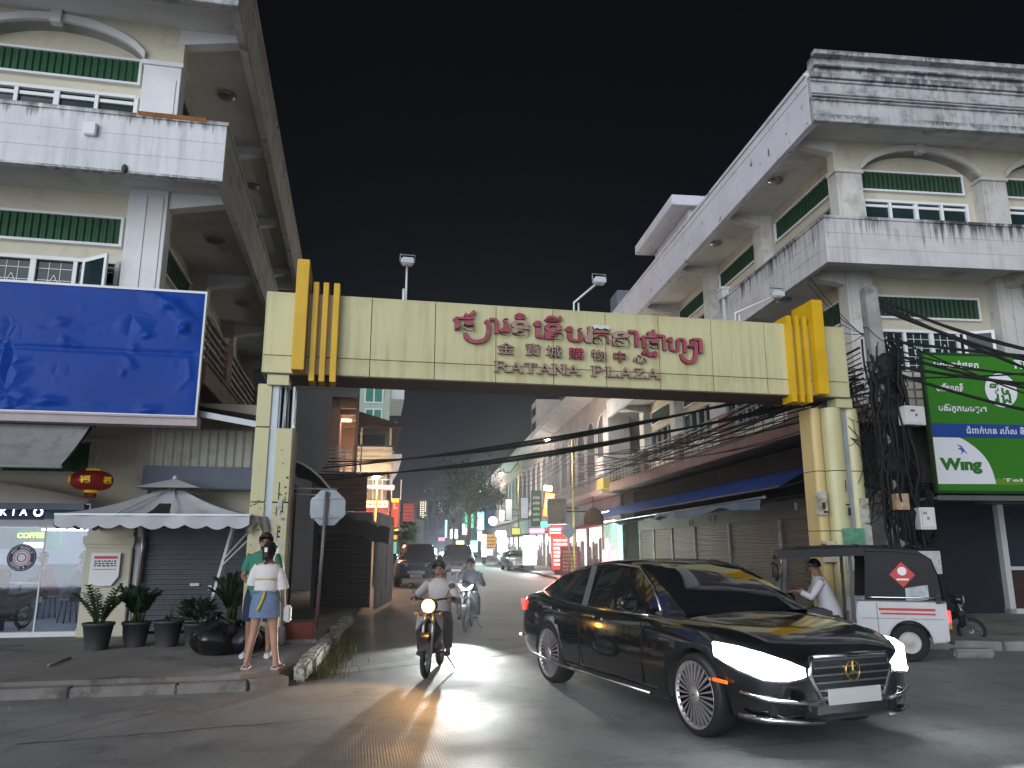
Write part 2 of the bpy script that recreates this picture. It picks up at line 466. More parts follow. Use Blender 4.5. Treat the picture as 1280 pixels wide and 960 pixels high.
# the broken kerb that turns into the side street, with flaking white paint
m_kpaint = mat('flaking_kerb_paint', (.5, .48, .42), .8, var=.25, vs=3, peel=((.2, .17, .13), 5, .5), dirt=((.1, .09, .07), 3, .5, .8), bump=.5)
kk = MB(); y = -3.2; x = 2.0
while y < 3.2:
    ln = random.uniform(.45, .8)
    kk.bar((x + random.uniform(-.03, .03), y, .11), (x + .07 * ln + random.uniform(-.05, .05), y + ln - .06, .10 + random.uniform(-.02, .04)), random.uniform(.15, .24), random.uniform(.17, .24), (random.uniform(-.12, .12), 0, 1))
    y += ln; x += .07 * ln
struct(kk.build('kerb_corner', m_kpaint, None, (FL.o[0], FL.o[1], 0), bevel=.03, rz=FL.a))
# weeds along that kerb
def grass(name, area, n, h, m, parent=None, loc=None):
    b = MB()
    for _ in range(n):
        x, y = area(); a = random.uniform(0, 6.3); l = h * random.uniform(.4, 1.2); lean = random.uniform(.1, .8) * l
        w = .006; p = Vector((x, y, 0)); d = Vector((math.cos(a), math.sin(a), 0)); s = Vector((-d.y, d.x, 0)) * w
        m1 = p + d * lean * .4 + Vector((0, 0, l * .6)); t = p + d * lean + Vector((0, 0, l))
        b.quad(p - s, p + s, m1 + s * .8, m1 - s * .8); b.quad(m1 - s * .8, m1 + s * .8, t)
    return b.build(name, m, parent, loc)
m_weed = mat('dry_weeds', (.13, .12, .035), .8, var=.4, vs=6)
def wa():
    t = random.random() ** 1.2; p = FL.w(2.15 + .07 * t * 6 + abs(random.gauss(0, .16)), -3.0 + t * 5.5); return p.x, p.y
struct(grass('weeds', wa, 900, .16, m_weed), 'stuff')
# right pavement
pave('pavement_right', FR, [(-2.1, 60), (-2.0, -.6), (-1.4, -3.0), (.2, -3.6), (30, -3.9), (30, 60)], .13, m_walk)
k2 = MB()
pts = [(-2.1, 30), (-2.05, 12), (-2.05, -.6), (-1.45, -3.05), (.2, -3.68), (12, -3.8)]
for a, b in zip(pts, pts[1:]):
    a, b = Vector((*a, .055)), Vector((*b, .055)); n = max(1, int((b - a).length / 1.1))
    for k in range(n): k2.bar(a.lerp(b, (k + .01) / n), a.lerp(b, (k + .99) / n), .17, .17)
struct(k2.build('kerb_right', m_kerb, None, (FR.o[0], FR.o[1], 0), bevel=.015, rz=FR.a))
# ================================================================== the two corner buildings (twins, mirrored)
m_arch = mat('white_trim', (.64, .65, .66), .7, var=.1, vs=2, dirt=((.3, .28, .25), 3, .62, .5))
m_lampglass = mat('milk_glass', (.5, .48, .42), .3, var=.1)
m_rust = mat('rust_stain', (.22, .09, .03), .9, var=.3, vs=5)
m_arch_r = mat('dimmed_white_trim', (.50, .485, .455), .75, var=.14, vs=1.2, dirt=((.24, .22, .19), 2, .54, .6), drip=((.2, .18, .15), .5, 5, [(11.0, 1.0), (8.3, .8)]))  # white dimmed for the weaker light on the right building; stains are real
cream_r = mat('dimmed_cream_wall', (.50, .46, .36), .8, var=.14, vs=.8, dirt=((.30, .26, .19), 1.4, .54, .55), bump=.12)  # cream dimmed for the same weaker light; dirt is real
green_r = mat('dimmed_green_louvre', (.009, .042, .018), .55, var=.3, vs=3)  # green darkened to match the dimmer right building
def corner_building(fr, sx, D, W, label, corn_m, par_m, band_m, fascia_m, rail_m, par_len, bays, side_par_m=None):
    T = thing('corner_building', label, 'building', (fr.o[0], fr.o[1], 0), fr.a)
    arch_, cream_, green_ = (m_arch, cream, green_m) if sx < 0 else (m_arch_r, cream_r, green_r)
    def B(mb, u0, v0, z0, u1, v1, z1): return mb.box(sx * u0, v0, z0, sx * u1, v1, z1)
    def X(u): return sx * u
    # --- walls: a solid core behind the recessed face
    w = MB()
    B(w, 1.66, 1.66, 4.4, W, D, 11.9)
    w.build('wall', cream_, T)
    # --- pilasters
    for i in range(bays + 1):
        u0 = 1.2 + 4.02 * i
        p = MB(); B(p, u0, 1.3, 4.6, u0 + .70, 1.7, 10.98)
        B(p, u0 - .04, 1.26, 10.98, u0 + .74, 1.7, 11.08)
        B(p, u0 + .07, 1.285, 9.2, u0 + .63, 1.3, 10.7); B(p, u0 + .07, 1.285, 5.2, u0 + .335, 1.3, 8.2); B(p, u0 + .365, 1.285, 5.2, u0 + .63, 1.3, 8.2)
        p.build('pilaster', arch_, T, bevel=.008)
    k = 0; v = 1.32
    side_v = []
    while v < D - 1: side_v.append(v); v += 4.55
    for i, v in enumerate(side_v):
        if i == 0:
            continue
        p = MB(); B(p, 1.3, v, 4.6, 1.7, v + .62, 11.9); p.build('pilaster', arch_ if sx > 0 else cream_, T, bevel=.008)
    # --- front bays
    for i in range(bays):
        a = 1.9 + 4.02 * i; b = a + 3.32; mid = (a + b) / 2
        # spandrel wall above the arch on the top floor
        n = 18; cur = []
        for k in range(n + 1):
            t = k / n; u = a + (b - a) * t
            cur.append((u, 11.1 + .62 * (1 - (2 * t - 1) ** 2) ** .75))
        sp = MB()
        for k in range(n):
            (u0, z0), (u1, z1) = cur[k], cur[k + 1]
            sp.extr([(X(u0), 1.36, z0), (X(u1), 1.36, z1), (X(u1), 1.36, 11.9), (X(u0), 1.36, 11.9)], (0, .3, 0))
        B(sp, a - .7, 1.36, 11.08, a + .002, 1.66, 11.9)
        sp.build('arch_wall', cream_, T)
        tr = MB()
        for k in range(n):
            (u0, z0), (u1, z1) = cur[k], cur[k + 1]
            pass
        tr.ring([[(X(u), 1.27, z), (X(u), 1.27, z + .16), (X(u), 1.66, z + .16), (X(u), 1.66, z)] for u, z in cur], smooth=False)
        B(tr, mid - .10, 1.2, 11.62, mid + .10, 1.36, 11.97); B(tr, mid - .13, 1.22, 11.9, mid + .13, 1.3, 11.98)
        tr.build('arch_trim', arch_, T, bevel=.006)
        # louvre band, header, windows: top floor then second floor
        for (zl0, zl1, zw0, zw1, top) in ((10.72, 11.2, 9.15, 10.42, True), (7.27, 7.78, 5.8, 6.93, False)):
            fr_ = MB(); q = .05
            for (x0, z0, x1, z1) in ((a + .12, zl1, b - .3, zl1 + q), (a + .12, zl0 - q, b - .3, zl0), (a + .12, zl0, a + .12 + q, zl1), (b - .3 - q, zl0, b - .3, zl1)):
                B(fr_, x0, 1.56, z0, x1, 1.66, z1)
            lf = fr_.build('louvre_frame', frame_m, T)
            c = corr((X(a + .17 if sx > 0 else b - .35), 1.62, zl0), (1, 0, 0), (0, 0, 1), b - .35 - a - .17, zl1 - zl0, .13, .03, (0, -1, 0))
            c.build('louvre', green_, T)
            # windows: four sashes
            wn = MB(); q = .07; x0, x1 = a + .15, b - .3
            B(wn, x0, 1.54, zw1 - q, x1, 1.66, zw1); B(wn, x0, 1.54, zw0, x1, 1.66, zw0 + q)
            N = 4
            for k in range(N + 1):
                xx = x0 + (x1 - x0) * k / N
                B(wn, xx - (.05 if k == 2 else .035), 1.55, zw0, xx + (.05 if k == 2 else .035), 1.66, zw1)
            for k in range(N):
                xa = x0 + (x1 - x0) * k / N + .05; xb = x0 + (x1 - x0) * (k + 1) / N - .05
                B(wn, xa, 1.575, zw1 - .20, xb, 1.66, zw1 - .13) if top else None
            wo = wn.build('window', frame_m, T)
            pn = MB(); B(pn, x0, 1.62, zw0, x1, 1.65, zw1 - .02); pn.build('pane', pane_m, wo)
            gr = MB()
            for k in range(0 if top else N):
                xa = x0 + (x1 - x0) * k / N + .07; xb = x0 + (x1 - x0) * (k + 1) / N - .07; xm = (xa + xb) / 2
                for f in (.33, .67):
                    B(gr, xa + (xb - xa) * f - .004, 1.607, zw0 + .1, xa + (xb - xa) * f + .006, 1.618, zw1 - .1)
                for f in (.2, .4, .6, .8):
                    zz = zw0 + (zw1 - zw0) * f; B(gr, xa, 1.607, zz - .006, xb, 1.618, zz + .006)
                zc = (zw0 + zw1) / 2
                for sa, sb in ((-1, 1), (1, 1), (1, -1), (-1, -1)):
                    gr.bar((X(xm + sa * .1), 1.605, zc), (X(xm), 1.605, zc + sb * .22), .012, .012)
            if not top: gr.build('grille', frame_m, wo)
            lb = MB(); B(lb, x0 - .1, 1.5, zw0 - .1, x1 + .1, 1.66, zw0 - .02); lb.build('sill', arch_, wo)
    # an open casement on the second floor
    oc = MB(); x0 = 3.36
    for (da, za, db, zb) in ((0, 5.85, .07, 6.9), (.62, 5.85, .69, 6.9)): oc.box(da, -.02, za, db, .02, zb)
    oc.box(.07, -.02, 5.85, .62, .02, 5.92); oc.box(.07, -.02, 6.83, .62, .02, 6.9)
    o = oc.build('casement', frame_m, T, (X(2.62 if sx < 0 else 4.3), 1.52, 0), rz=RAD(-38 if sx < 0 else -25))
    MB().box(.07, -.006, 5.92, .62, .006, 6.83).build('pane', pane_m, o)
    # --- side windows (louvre strips high up, windows below)
    for i in range(len(side_v) - 1):
        v0, v1 = side_v[i] + 1.0, side_v[i + 1] - .35
        for (zl0, zl1, zw0, zw1) in ((10.88, 11.45, 9.2, 10.5), (7.3, 7.85, 5.6, 6.95)):
            f = MB(); q = .05
            for (ya, za, yb, zb) in ((v0, zl1, v1, zl1 + q), (v0, zl0 - q, v1, zl0), (v0 - q, zl0 - q, v0, zl1 + q), (v1, zl0 - q, v1 + q, zl1 + q)):
                B(f, 1.56, ya, za, 1.66, yb, zb)
            f.build('louvre_frame', frame_m, T)
            c = corr((X(1.63), v0, zl0), (0, 1, 0), (0, 0, 1), v1 - v0, zl1 - zl0, .2, .03, (-sx, 0, 0))
            c.build('louvre', green_, T)
            wn = MB()
            for k in range(5):
                yy = v0 + (v1 - v0) * k / 4; B(wn, 1.55, yy - .035, zw0, 1.66, yy + .035, zw1)
            B(wn, 1.55, v0, zw1 - .06, 1.66, v1, zw1); B(wn, 1.55, v0, zw0, 1.66, v1, zw0 + .06)
            wo = wn.build('window', mat('shade_grey_window_frame', (.22, .22, .22), .6, var=.2), T)  # white frames greyed to stand for shade along the sides
            p = MB(); B(p, 1.62, v0, zw0, 1.65, v1, zw1); p.build('pane', pane_m, wo)
    # --- floor slabs / soffits
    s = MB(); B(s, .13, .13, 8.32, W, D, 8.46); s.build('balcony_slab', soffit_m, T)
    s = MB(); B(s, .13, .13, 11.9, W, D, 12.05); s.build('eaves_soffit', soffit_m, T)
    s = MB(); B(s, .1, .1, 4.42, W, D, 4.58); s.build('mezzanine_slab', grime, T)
    # --- parapet of the upper balcony
    p = MB(); B(p, 0, 0, 8.0, W, .13, 9.08); B(p, -.03, -.03, 9.08, W, .17, 9.15)
    for z in (8.36, 8.72): B(p, 0.02, -.006, z, W, 0, z + .02)
    po = p.build('parapet', par_m, T, bevel=.006)
    p = MB(); B(p, 0, .135, 8.0, .13, par_len, 9.08); B(p, -.03, .175, 9.08, .17, par_len, 9.15)
    if sx > 0:
        B(p, -.05, par_len + .02, 8.0, .16, par_len + .36, 9.42); B(p, -.08, par_len - .01, 9.42, .19, par_len + .39, 9.5)
        B(p, 0, par_len + .38, 8.0, .13, D, 8.85)
    else:
        B(p, .003, par_len + .01, 8.0, .127, D, 9.0)
    for z in (8.36, 8.72): B(p, -.006, .2, z, 0, D, z + .02)
    p.build('side_parapet', side_par_m or par_m, T, bevel=.006)
    # --- crown cornice: mouldings on the front, flat band along the side
    c = MB(); B(c, -.02, -.02, 11.55, W, .14, 12.8)
    for (z0, z1, d) in ((12.68, 12.82, .10), (12.60, 12.66, .05), (12.27, 12.31, .05), (12.19, 12.23, .05), (12.10, 12.14, .05), (11.55, 11.64, .03)):
        B(c, -.02 - d * .3, -.02 - d, z0, W, -.02, z1)
    B(c, .22, .16, 12.8, W, .5, 13.5)
    for (z0, z1, d) in ((12.92, 12.98, .06), (13.12, 13.2, .1), (13.38, 13.5, .2)): B(c, .22 - d * .4, .16 - d, z0, W, .16, z1)
    c.build('cornice', corn_m, T, bevel=.01)
    c = MB(); B(c, -.02, .145, 11.55, .14, D, 12.85); B(c, -.07, .145, 12.85, .14, D, 12.95); B(c, .22, .51, 12.95, .4, D, 13.3)
    B(c, -.035, .15, 12.62, -.02, D, 12.66); B(c, -.035, .15, 11.55, -.02, D, 11.62)
    c.build('side_cornice', band_m, T, bevel=.01)
    r = MB(); B(r, .3, .4, 12.9, W, D, 13.0); r.build('roof', grime, T)
    # --- tapering brackets under eaves and balcony along the side
    for zt in (11.9, 8.32):
        for v in side_v:
            b = MB(); t0, t1 = (.36, .14)
            b.extr([(X(1.3), v + .03, zt), (X(.13), v + .03, zt), (X(.13), v + .03, zt - t1), (X(1.3), v + .03, zt - t0)], (0, .26, 0))
            b.build('bracket', arch_, T, bevel=.006)
        for i in range(1, bays + 1):
            u0 = 1.2 + 4.02 * i + .2
            if zt < 9:
                b = MB(); b.extr([(X(u0), 1.3, zt), (X(u0), .13, zt), (X(u0), .13, zt - .12), (X(u0), 1.3, zt - .3)], (sx * .3, 0, 0)); b.build('bracket', arch_, T, bevel=.006)
    # --- round ceiling lamps (unlit)
    for (u, v, z) in ((3.3, .55, 8.32), (3.45, .6, 11.9), (.75, 3.6, 11.9), (.72, 3.6, 8.32), (.75, 8.2, 8.32), (.75, 8.2, 11.9), (7.4, .6, 11.9), (7.3, .55, 8.32)):
        l = MB().lathe([(.2, 0), (.21, -.03), (.17, -.06), (.10, -.085), (.01, -.09)], (X(u), v, z), 18)
        l.build('ceiling_lamp', m_lampglass if v < 1 else metal_g, T)
    # --- first-floor railing with piers along the side street
    fa = MB(); B(fa, 0, 0, 4.3, .12, D, 4.66); B(fa, .125, 0, 4.3, W, .12, 4.66); B(fa, -.03, -.03, 4.66, .16, D, 4.73)
    fa.build('fascia', fascia_m, T, bevel=.01)
    piers = [.02] + [1.9 + 4.45 * k for k in range(int((D - 1) / 4.45))]
    for v in piers[1:]:
        b = MB(); B(b, -.02, v, 4.735, .2, v + .55, 5.62); b.build('pier', fascia_m, T, bevel=.01)
    rl = MB()
    for z in (4.85, 5.0, 5.15, 5.3, 5.46):
        B(rl, .03, .05, z, .09, D, z + (.05 if sx < 0 else .028))
    v = .3
    while v < D:
        B(rl, .045, v, 4.735, .075, v + .03, 5.6 if sx > 0 else 5.46); v += .62 if sx > 0 else 1.1
    if sx > 0: B(rl, .03, .05, 5.6, .09, D, 5.64)
    rl.build('side_railing', rail_m, T)
    rl = MB()
    for z in (4.85, 5.05, 5.25, 5.46): B(rl, .1, .03, z, W, .07, z + .035)
    u = .4
    while u < W: B(rl, u, .035, 4.66, u + .03, .065, 5.46); u += .7
    rl.build('front_railing', rail_m, T)
    return T
m_dimband = mat('dusty_dimmed_cream_band', (.46, .44, .40), .85, var=.2, vs=1.2, dirt=((.1, .09, .08), 2.2, .56, .8), streak=((.08, .07, .06), .6, 4), bump=.25, peel=((.10, .09, .08), 3, .66))  # cream dimmed for the weakly lit side; dust and streaks are real
m_lilac = mat('lilac_tinted_white_band', (.56, .55, .60), .85, var=.12, vs=.8, peel=((.13, .12, .14), 2.8, .635), dirt=((.25, .24, .27), 1.5, .6, .5), bump=.25)  # lilac tint stands for purplish light on this side; peeling is real
m_rail_l = mat('dull_railing', (.22, .20, .19), .7, var=.25, dirt=((.06, .05, .05), 2, .5, .6))
m_rail_r = mat('shade_darkened_railing', (.15, .14, .135), .6, var=.2, dirt=((.1, .08, .07), 2, .5, .6))  # railing colour darkened for the little light reaching under the gate
BL = corner_building(FL, -1, 17.5, 12, 'cream corner building behind the wrinkled blue billboard, nearest to the camera', worn_white, white_wall, m_dimband, mat('brown_red_fascia', (.17, .10, .085), .8, var=.3, dirt=((.06, .05, .05), 1.5, .5, .7)), m_rail_l, 11.5, 2, m_dimband)
BR = corner_building(FR, 1, 21.5, 14, 'weathered white corner building with black drip stains, behind the green billboard', worn_white, drip_white, m_lilac, pink_m, m_rail_r, 5.95, 3)

# small fittings of the left building
fb = MB().box(-2.33, -.09, 8.62, -2.13, 0, 8.86).build('wall_box', m_arch, BL, bevel=.015)
MB().ball((-1.62, -.02, 8.06), (.05, .04, .09)).build('wall_stain', mat('dark_stain', (.05, .05, .05), .9), BL)
rs = MB().box(-1.5, -.035, 9.10, -.35, .15, 9.19); rs.build('rusty_capping', m_rust, BL)
# stair hut on the right roof, its eave shows past the cornice
hut = MB(); hut.box(-.25, 9.6, 13.95, 3.2, 14.6, 14.35)
hb = MB().box(.5, 10, 13.0, 3, 14.2, 13.95).build('roof_room', m_lilac, BR)
hut.build('roof', m_lilac, hb, bevel=.02)
ac = MB().box(.1, 19.2, 13.0, 1.3, 20.6, 14.0).build('roof_tank', mat('blue_grey_tank', (.13, .16, .2), .6), BR, bevel=.05)
# ================================================================== ground floor of the left building
def BX(*a): return MB().box(*a)
m_tarp = mat('grey_awning_cloth', (.27, .27, .265), .85, var=.12, vs=1.2, streak=((.12, .12, .115), .7, 4), dirt=((.13, .13, .12), 1.4, .56, .5), bump=.1, bs=8)
m_fasc = mat('ribbed_fascia_paint', (.42, .41, .35), .7, var=.15, dirt=((.2, .18, .14), 1.6, .55, .6))
m_bluegrey = mat('blue_grey_beam_paint', (.11, .13, .17), .65, var=.15, dirt=((.05, .05, .06), 2, .6, .5))
m_int = mat('shop_wall_paint', (.45, .50, .58), .6, var=.08)
m_ifl = mat('shop_floor_tile', (.30, .30, .32), .35, var=.1)
m_glass = mat('shop_glass', (.85, .9, .95), .03, var=0, trans=1.0)
w = MB()
w.box(-12, 1.3, 2.36, -1.0, 1.6, 4.4)               # wall above the shop
w.box(-1.0, 1.3, 2.2, 1.1, 1.6, 4.2)
w.box(1.0, 1.3, 0.1, 1.15, 5.2, 3.0)
w.box(-12, 6.0, 0.1, 1.0, 6.2, 4.4); w.box(-12, 1.6, 3.0, 1.0, 6.0, 3.1)
w.build('ground_floor_wall', cream, BL)
p = MB(); p.box(-1.27, 1.2, 2.3, -1.02, 1.3, 4.3); p.box(-2.9, 1.26, 3.42, -1.5, 1.3, 3.5); p.box(-2.05, 1.25, 2.85, -1.98, 1.3, 3.5)
p.build('wall_moulding', cream, BL)
corr((-3.4, 1.27, 2.9), (1, 0, 0), (0, 0, 1), 1.35, .5, .24, .03, (0, -1, 0)).build('louvre', green_m, BL)
# interior of the lit glass shop
it = MB(); it.quad((-12, 5.9, .2), (-1.2, 5.9, .2), (-1.2, 5.9, 3), (-12, 5.9, 3)); it.quad((-1.2, 1.6, .2), (-1.2, 5.9, .2), (-1.2, 5.9, 3), (-1.2, 1.6, 3)); it.quad((-12, 1.6, 2.95), (-1.2, 1.6, 2.95), (-1.2, 5.9, 2.95), (-12, 5.9, 2.95))
it.build('shop_interior', m_int, BL)
BX(-12, 1.35, .13, -1.2, 5.9, .2).build('shop_floor', m_ifl, BL)
sf = MB()
for x in (-11, -8.2, -5.4, -2.62): sf.box(x - .012, 1.345, .2, x + .012, 1.365, 2.0)
sf.box(-12, 1.28, 1.96, -1.9, 1.4, 2.06); sf.box(-12, 1.28, .15, -1.9, 1.42, .23); sf.box(-1.93, 1.3, .2, -1.88, 1.42, 2.0)
sfo = sf.build('shop_front', frame_m, BL)
BX(-12, 1.35, .23, -1.93, 1.358, 1.96).build('pane', m_glass, sfo)
# tube lamp inside, seen through the glass
tb = thing('tube_lamp', 'bright white tube lamp behind the glass of the left shop', 'lamp', FL.w(-2.35, 1.75, 1.915), FL.a)
BX(-.5, -.03, .015, .5, .03, .04).build('batten', frame_m, tb)
MB().tube([(-.48, 0, 0), (.48, 0, 0)], .016, 8).build('tube', emis('tube_glow', (.85, .93, 1), 14), tb)
for (x, y) in ((-2.4, 2.1), (-3.6, 3.6), (-6.5, 3.0)):
    lamp('shop_light', FL.w(x, y, 2.75), 34, (.75, .86, 1), size=.25)
# round sticker on the glass
st = MB().lathe([(.235, 0), (.235, -.004)], (0, 0, 0), 40, 'y'); q = [(.235)]
sk = thing('round_sticker', 'round white and navy ring emblem stuck on the shop glass', 'sticker', FL.w(-2.94, 1.345, 1.44), FL.a)
def disc(r0, r1, y, m, name, par, n=44):
    b = MB()
    for k in range(n):
        a0, a1 = 2 * math.pi * k / n, 2 * math.pi * (k + 1) / n
        b.extr([(r0 * math.cos(a0), y, r0 * math.sin(a0)), (r1 * math.cos(a0), y, r1 * math.sin(a0)), (r1 * math.cos(a1), y, r1 * math.sin(a1)), (r0 * math.cos(a1), y, r0 * math.sin(a1))], (0, .003, 0))
    return b.build(name, m, par)
m_navy = mat('navy_print', (.02, .025, .08), .5, var=0); m_wp = mat('white_print', (.75, .75, .78), .5, var=0); m_pinkp = mat('pink_print', (.6, .25, .3), .5, var=0)
disc(.001, .205, -.003, m_wp, 'face', sk); disc(.205, .225, -.006, m_navy, 'rim', sk); disc(.135, .2, -.007, m_navy, 'ring', sk); disc(.06, .075, -.008, m_navy, 'inner_ring', sk); disc(.1, .12, -.008, m_pinkp, 'inner_ring', sk)
lt = MB()
for word, a0, sgn in (('KOI BUBBLE', 150, 1), ('COFFEE & TEA', -150, -1)):
    for i, ch in enumerate(word):
        if ch == ' ': continue
        a = RAD(a0 - sgn * 120 * i / (len(word) - 1))
        t = textmesh(ch, .05, .001, .001, 'CENTER')
        rot = a - math.pi / 2 if sgn > 0 else a + math.pi / 2
        rr = .152 if sgn > 0 else .182
        M = Matrix.Translation((rr * math.cos(a), -.010, rr * math.sin(a))) @ Matrix.Rotation(-rot, 4, 'Y') @ Matrix.Rotation(RAD(90), 4, 'X')
        lt.add(t, M)
lt.build('lettering', m_wp, sk)
# illuminated lettering strip over the glass
sg = thing('led_sign', 'dark strip sign with glowing blue white letters over the shop glass', 'sign', FL.w(-3.1, 1.22, 2.07), FL.a)
BX(-3.2, 0, 0, .45, .06, .27).build('panel', mat('night_blue_panel', (.01, .012, .05), .4, var=0), sg)
t = textmesh('K T A', .17, .005, .0); MB().add(t, TX(-.22, -.006, .07)).build('letter', emis('blue_white_glow', (.6, .72, 1), 3.5), sg)
disc(.045, .075, -.004, emis('blue_white_glow', (.6, .72, 1), 3.5), 'emblem', sg).location = (.37, 0, .13)
BX(.47, 0, .01, 1.15, .05, .26).build('side_panel', mat('teal_panel', (.05, .16, .18), .4), sg)
# glowing board added inside in place of coloured lettering reflected on the glass
mb_ = thing('reflection_board', 'yellow and green glowing board standing for a reflection in the shop glass', 'sign', FL.w(-3.2, 2.3, 1.6), FL.a)
BX(-.55, .01, -.02, .55, .04, .36).build('board', mat('pale_green_board', (.2, .42, .36), .5), mb_)
MB().add(textmesh('COFFEE', .13, .004, .002, 'CENTER'), TX(0, .0, .18)).build('letter', emis('yellow_glow', (.8, .75, .1), 1.3), mb_)
BX(-.1, 0, 0, .25, .01, .1).build('reflection_strip', emis('warm_white_glow', (.95, .8, .5), 1.0), mb_)
# pier with notice, mouldings
pr = MB(); pr.box(-1.9, 1.15, .15, -1.16, 1.6, 2.36); pr.box(-1.94, 1.09, 1.66, -1.12, 1.15, 1.8); pr.box(-1.92, 1.12, 1.6, -1.14, 1.15, 1.66); pr.box(-1.9, 1.1, .15, -1.16, 1.15, .3)
pr.build('shop_pier', cream, BL, bevel=.012)
pp = MB(); pp.box(-1.14, 1.24, .15, -1.0, 1.45, 2.3); pp.box(-1.15, 1.2, 1.58, -.97, 1.24, 1.7)
pp.build('shop_pier', m_arch, BL, bevel=.01)
MB().tube([(-1.02, 1.2, .15), (-1.02, 1.2, 1.5), (-1.0, 1.17, 1.6), (-1.02, 1.2, 1.7), (-1.02, 1.2, 2.3)], .035, 8).build('drain_pipe', metal_g, BL)
nt_ = thing('notice', 'white paper notice with red heading on the cream pier', 'notice', FL.w(-1.56, 1.085, 1.0), FL.a)
MB().extr([(-.22, 0, .0), (-.0, 0, -.03), (.14, 0, -.02), (.24, 0, .13), (.24, 0, .52), (-.22, 0, .52)], (0, .004, 0)).build('paper', m_wp, nt_)
m_redp = mat('red_print', (.55, .05, .08), .5, var=0); m_ink = mat('black_print', (.03, .03, .04), .5, var=0)
hd = MB(); hd.box(-.17, -.002, .42, .2, 0, .465); hd.box(-.17, -.002, .24, .19, 0, .252); hd.build('heading', m_redp, nt_)
tx = MB()
for r_ in range(3):
    x = -.16
    while x < .17:
        l = random.uniform(.02, .06); tx.box(x, -.002, .37 - r_ * .038, x + l, 0, .393 - r_ * .038); x += l + .015
tx.build('text_line', m_ink, nt_)
# big roller shutter and lean-to fascia
so = shutter(-.99, 1.0, .2, 2.35, 1.32).build('roller_shutter', shut_m, BL)
lk = MB(); lk.box(-.2, 1.27, .95, -.05, 1.3, 1.0); lk.box(.1, 1.28, .88, .16, 1.3, .96); lk.build('lock', frame_m, so)
fa = corr((-1.0, 1.0, 3.0), (1, 0, 0), (0, 0, 1), 1.95, .66, .145, .03, (0, -1, 0)).build('ribbed_fascia', m_fasc, BL)
BX(-1.05, .86, 2.6, 1.0, 1.1, 3.0).build('shutter_box', m_bluegrey, BL, bevel=.02)
rf = MB(); rf.extr([(-1.1, .2, 3.98), (1.15, .2, 3.62), (1.15, 1.3, 3.9), (-1.1, 1.3, 4.2)], (0, 0, .05)); rf.build('lean_to_roof', metal_d, BL)
MB().bar((-1.1, .18, 3.98), (1.15, .18, 3.62), .05, .1).build('roof_edge', metal_g, BL)
sd = corr((1.17, 1.3, .12), (0, 1, 0), (0, 0, 1), 4.2, 2.9, .26, .035, (1, 0, 0)).build('corrugated_side', mat('dark_brown_sheet', (.055, .04, .035), .7, var=.35, streak=((.12, .07, .05), .5, 4)), BL)
# ------------------------------------------------------------------ billboard
bb = thing('billboard', 'wide blank blue billboard with wrinkled plastic skin on the left building', 'billboard', FL.w(-.08, -.12, 3.73), FL.a)
def crumpled_skin():
    m = mat('blue_plastic_skin', (.006, .045, .27), .28, var=.12, vs=1, spec=.10)
    n = m.node_tree; L = n.links; b = n.nodes['Principled BSDF']; t = n.nodes.new('ShaderNodeTexCoord')
    v = n.nodes.new('ShaderNodeTexVoronoi'); v.feature = 'DISTANCE_TO_EDGE'; v.inputs['Scale'].default_value = 3.2
    nz = n.nodes.new('ShaderNodeTexNoise'); nz.inputs['Scale'].default_value = 1.3; nz.inputs['Detail'].default_value = 2
    ad = n.nodes.new('ShaderNodeMixRGB'); ad.blend_type = 'ADD'; ad.inputs[0].default_value = .5
    L.new(t.outputs['Object'], ad.inputs[1]); L.new(nz.outputs['Color'], ad.inputs[2]); L.new(ad.outputs[0], v.inputs['Vector'])
    k = n.nodes.new('ShaderNodeTexNoise'); k.inputs['Scale'].default_value = .9; k.inputs['Detail'].default_value = 1; L.new(t.outputs['Object'], k.inputs['Vector'])
    r = n.nodes.new('ShaderNodeMapRange'); r.inputs[1].default_value = .54; r.inputs[2].default_value = .70; L.new(k.outputs['Fac'], r.inputs[0])
    c = n.nodes.new('ShaderNodeMapRange'); c.inputs[1].default_value = 0; c.inputs[2].default_value = .35; L.new(v.outputs['Distance'], c.inputs[0])
    mu = n.nodes.new('ShaderNodeMath'); mu.operation = 'MULTIPLY'; L.new(c.outputs[0], mu.inputs[0]); L.new(r.outputs[0], mu.inputs[1])
    bp = n.nodes.new('ShaderNodeBump'); bp.inputs['Strength'].default_value = .9; bp.inputs['Distance'].default_value = .07
    L.new(mu.outputs[0], bp.inputs['Height']); v.inputs['Scale'].default_value = 2.3; L.new(bp.outputs[0], b.inputs['Normal'])
    return m
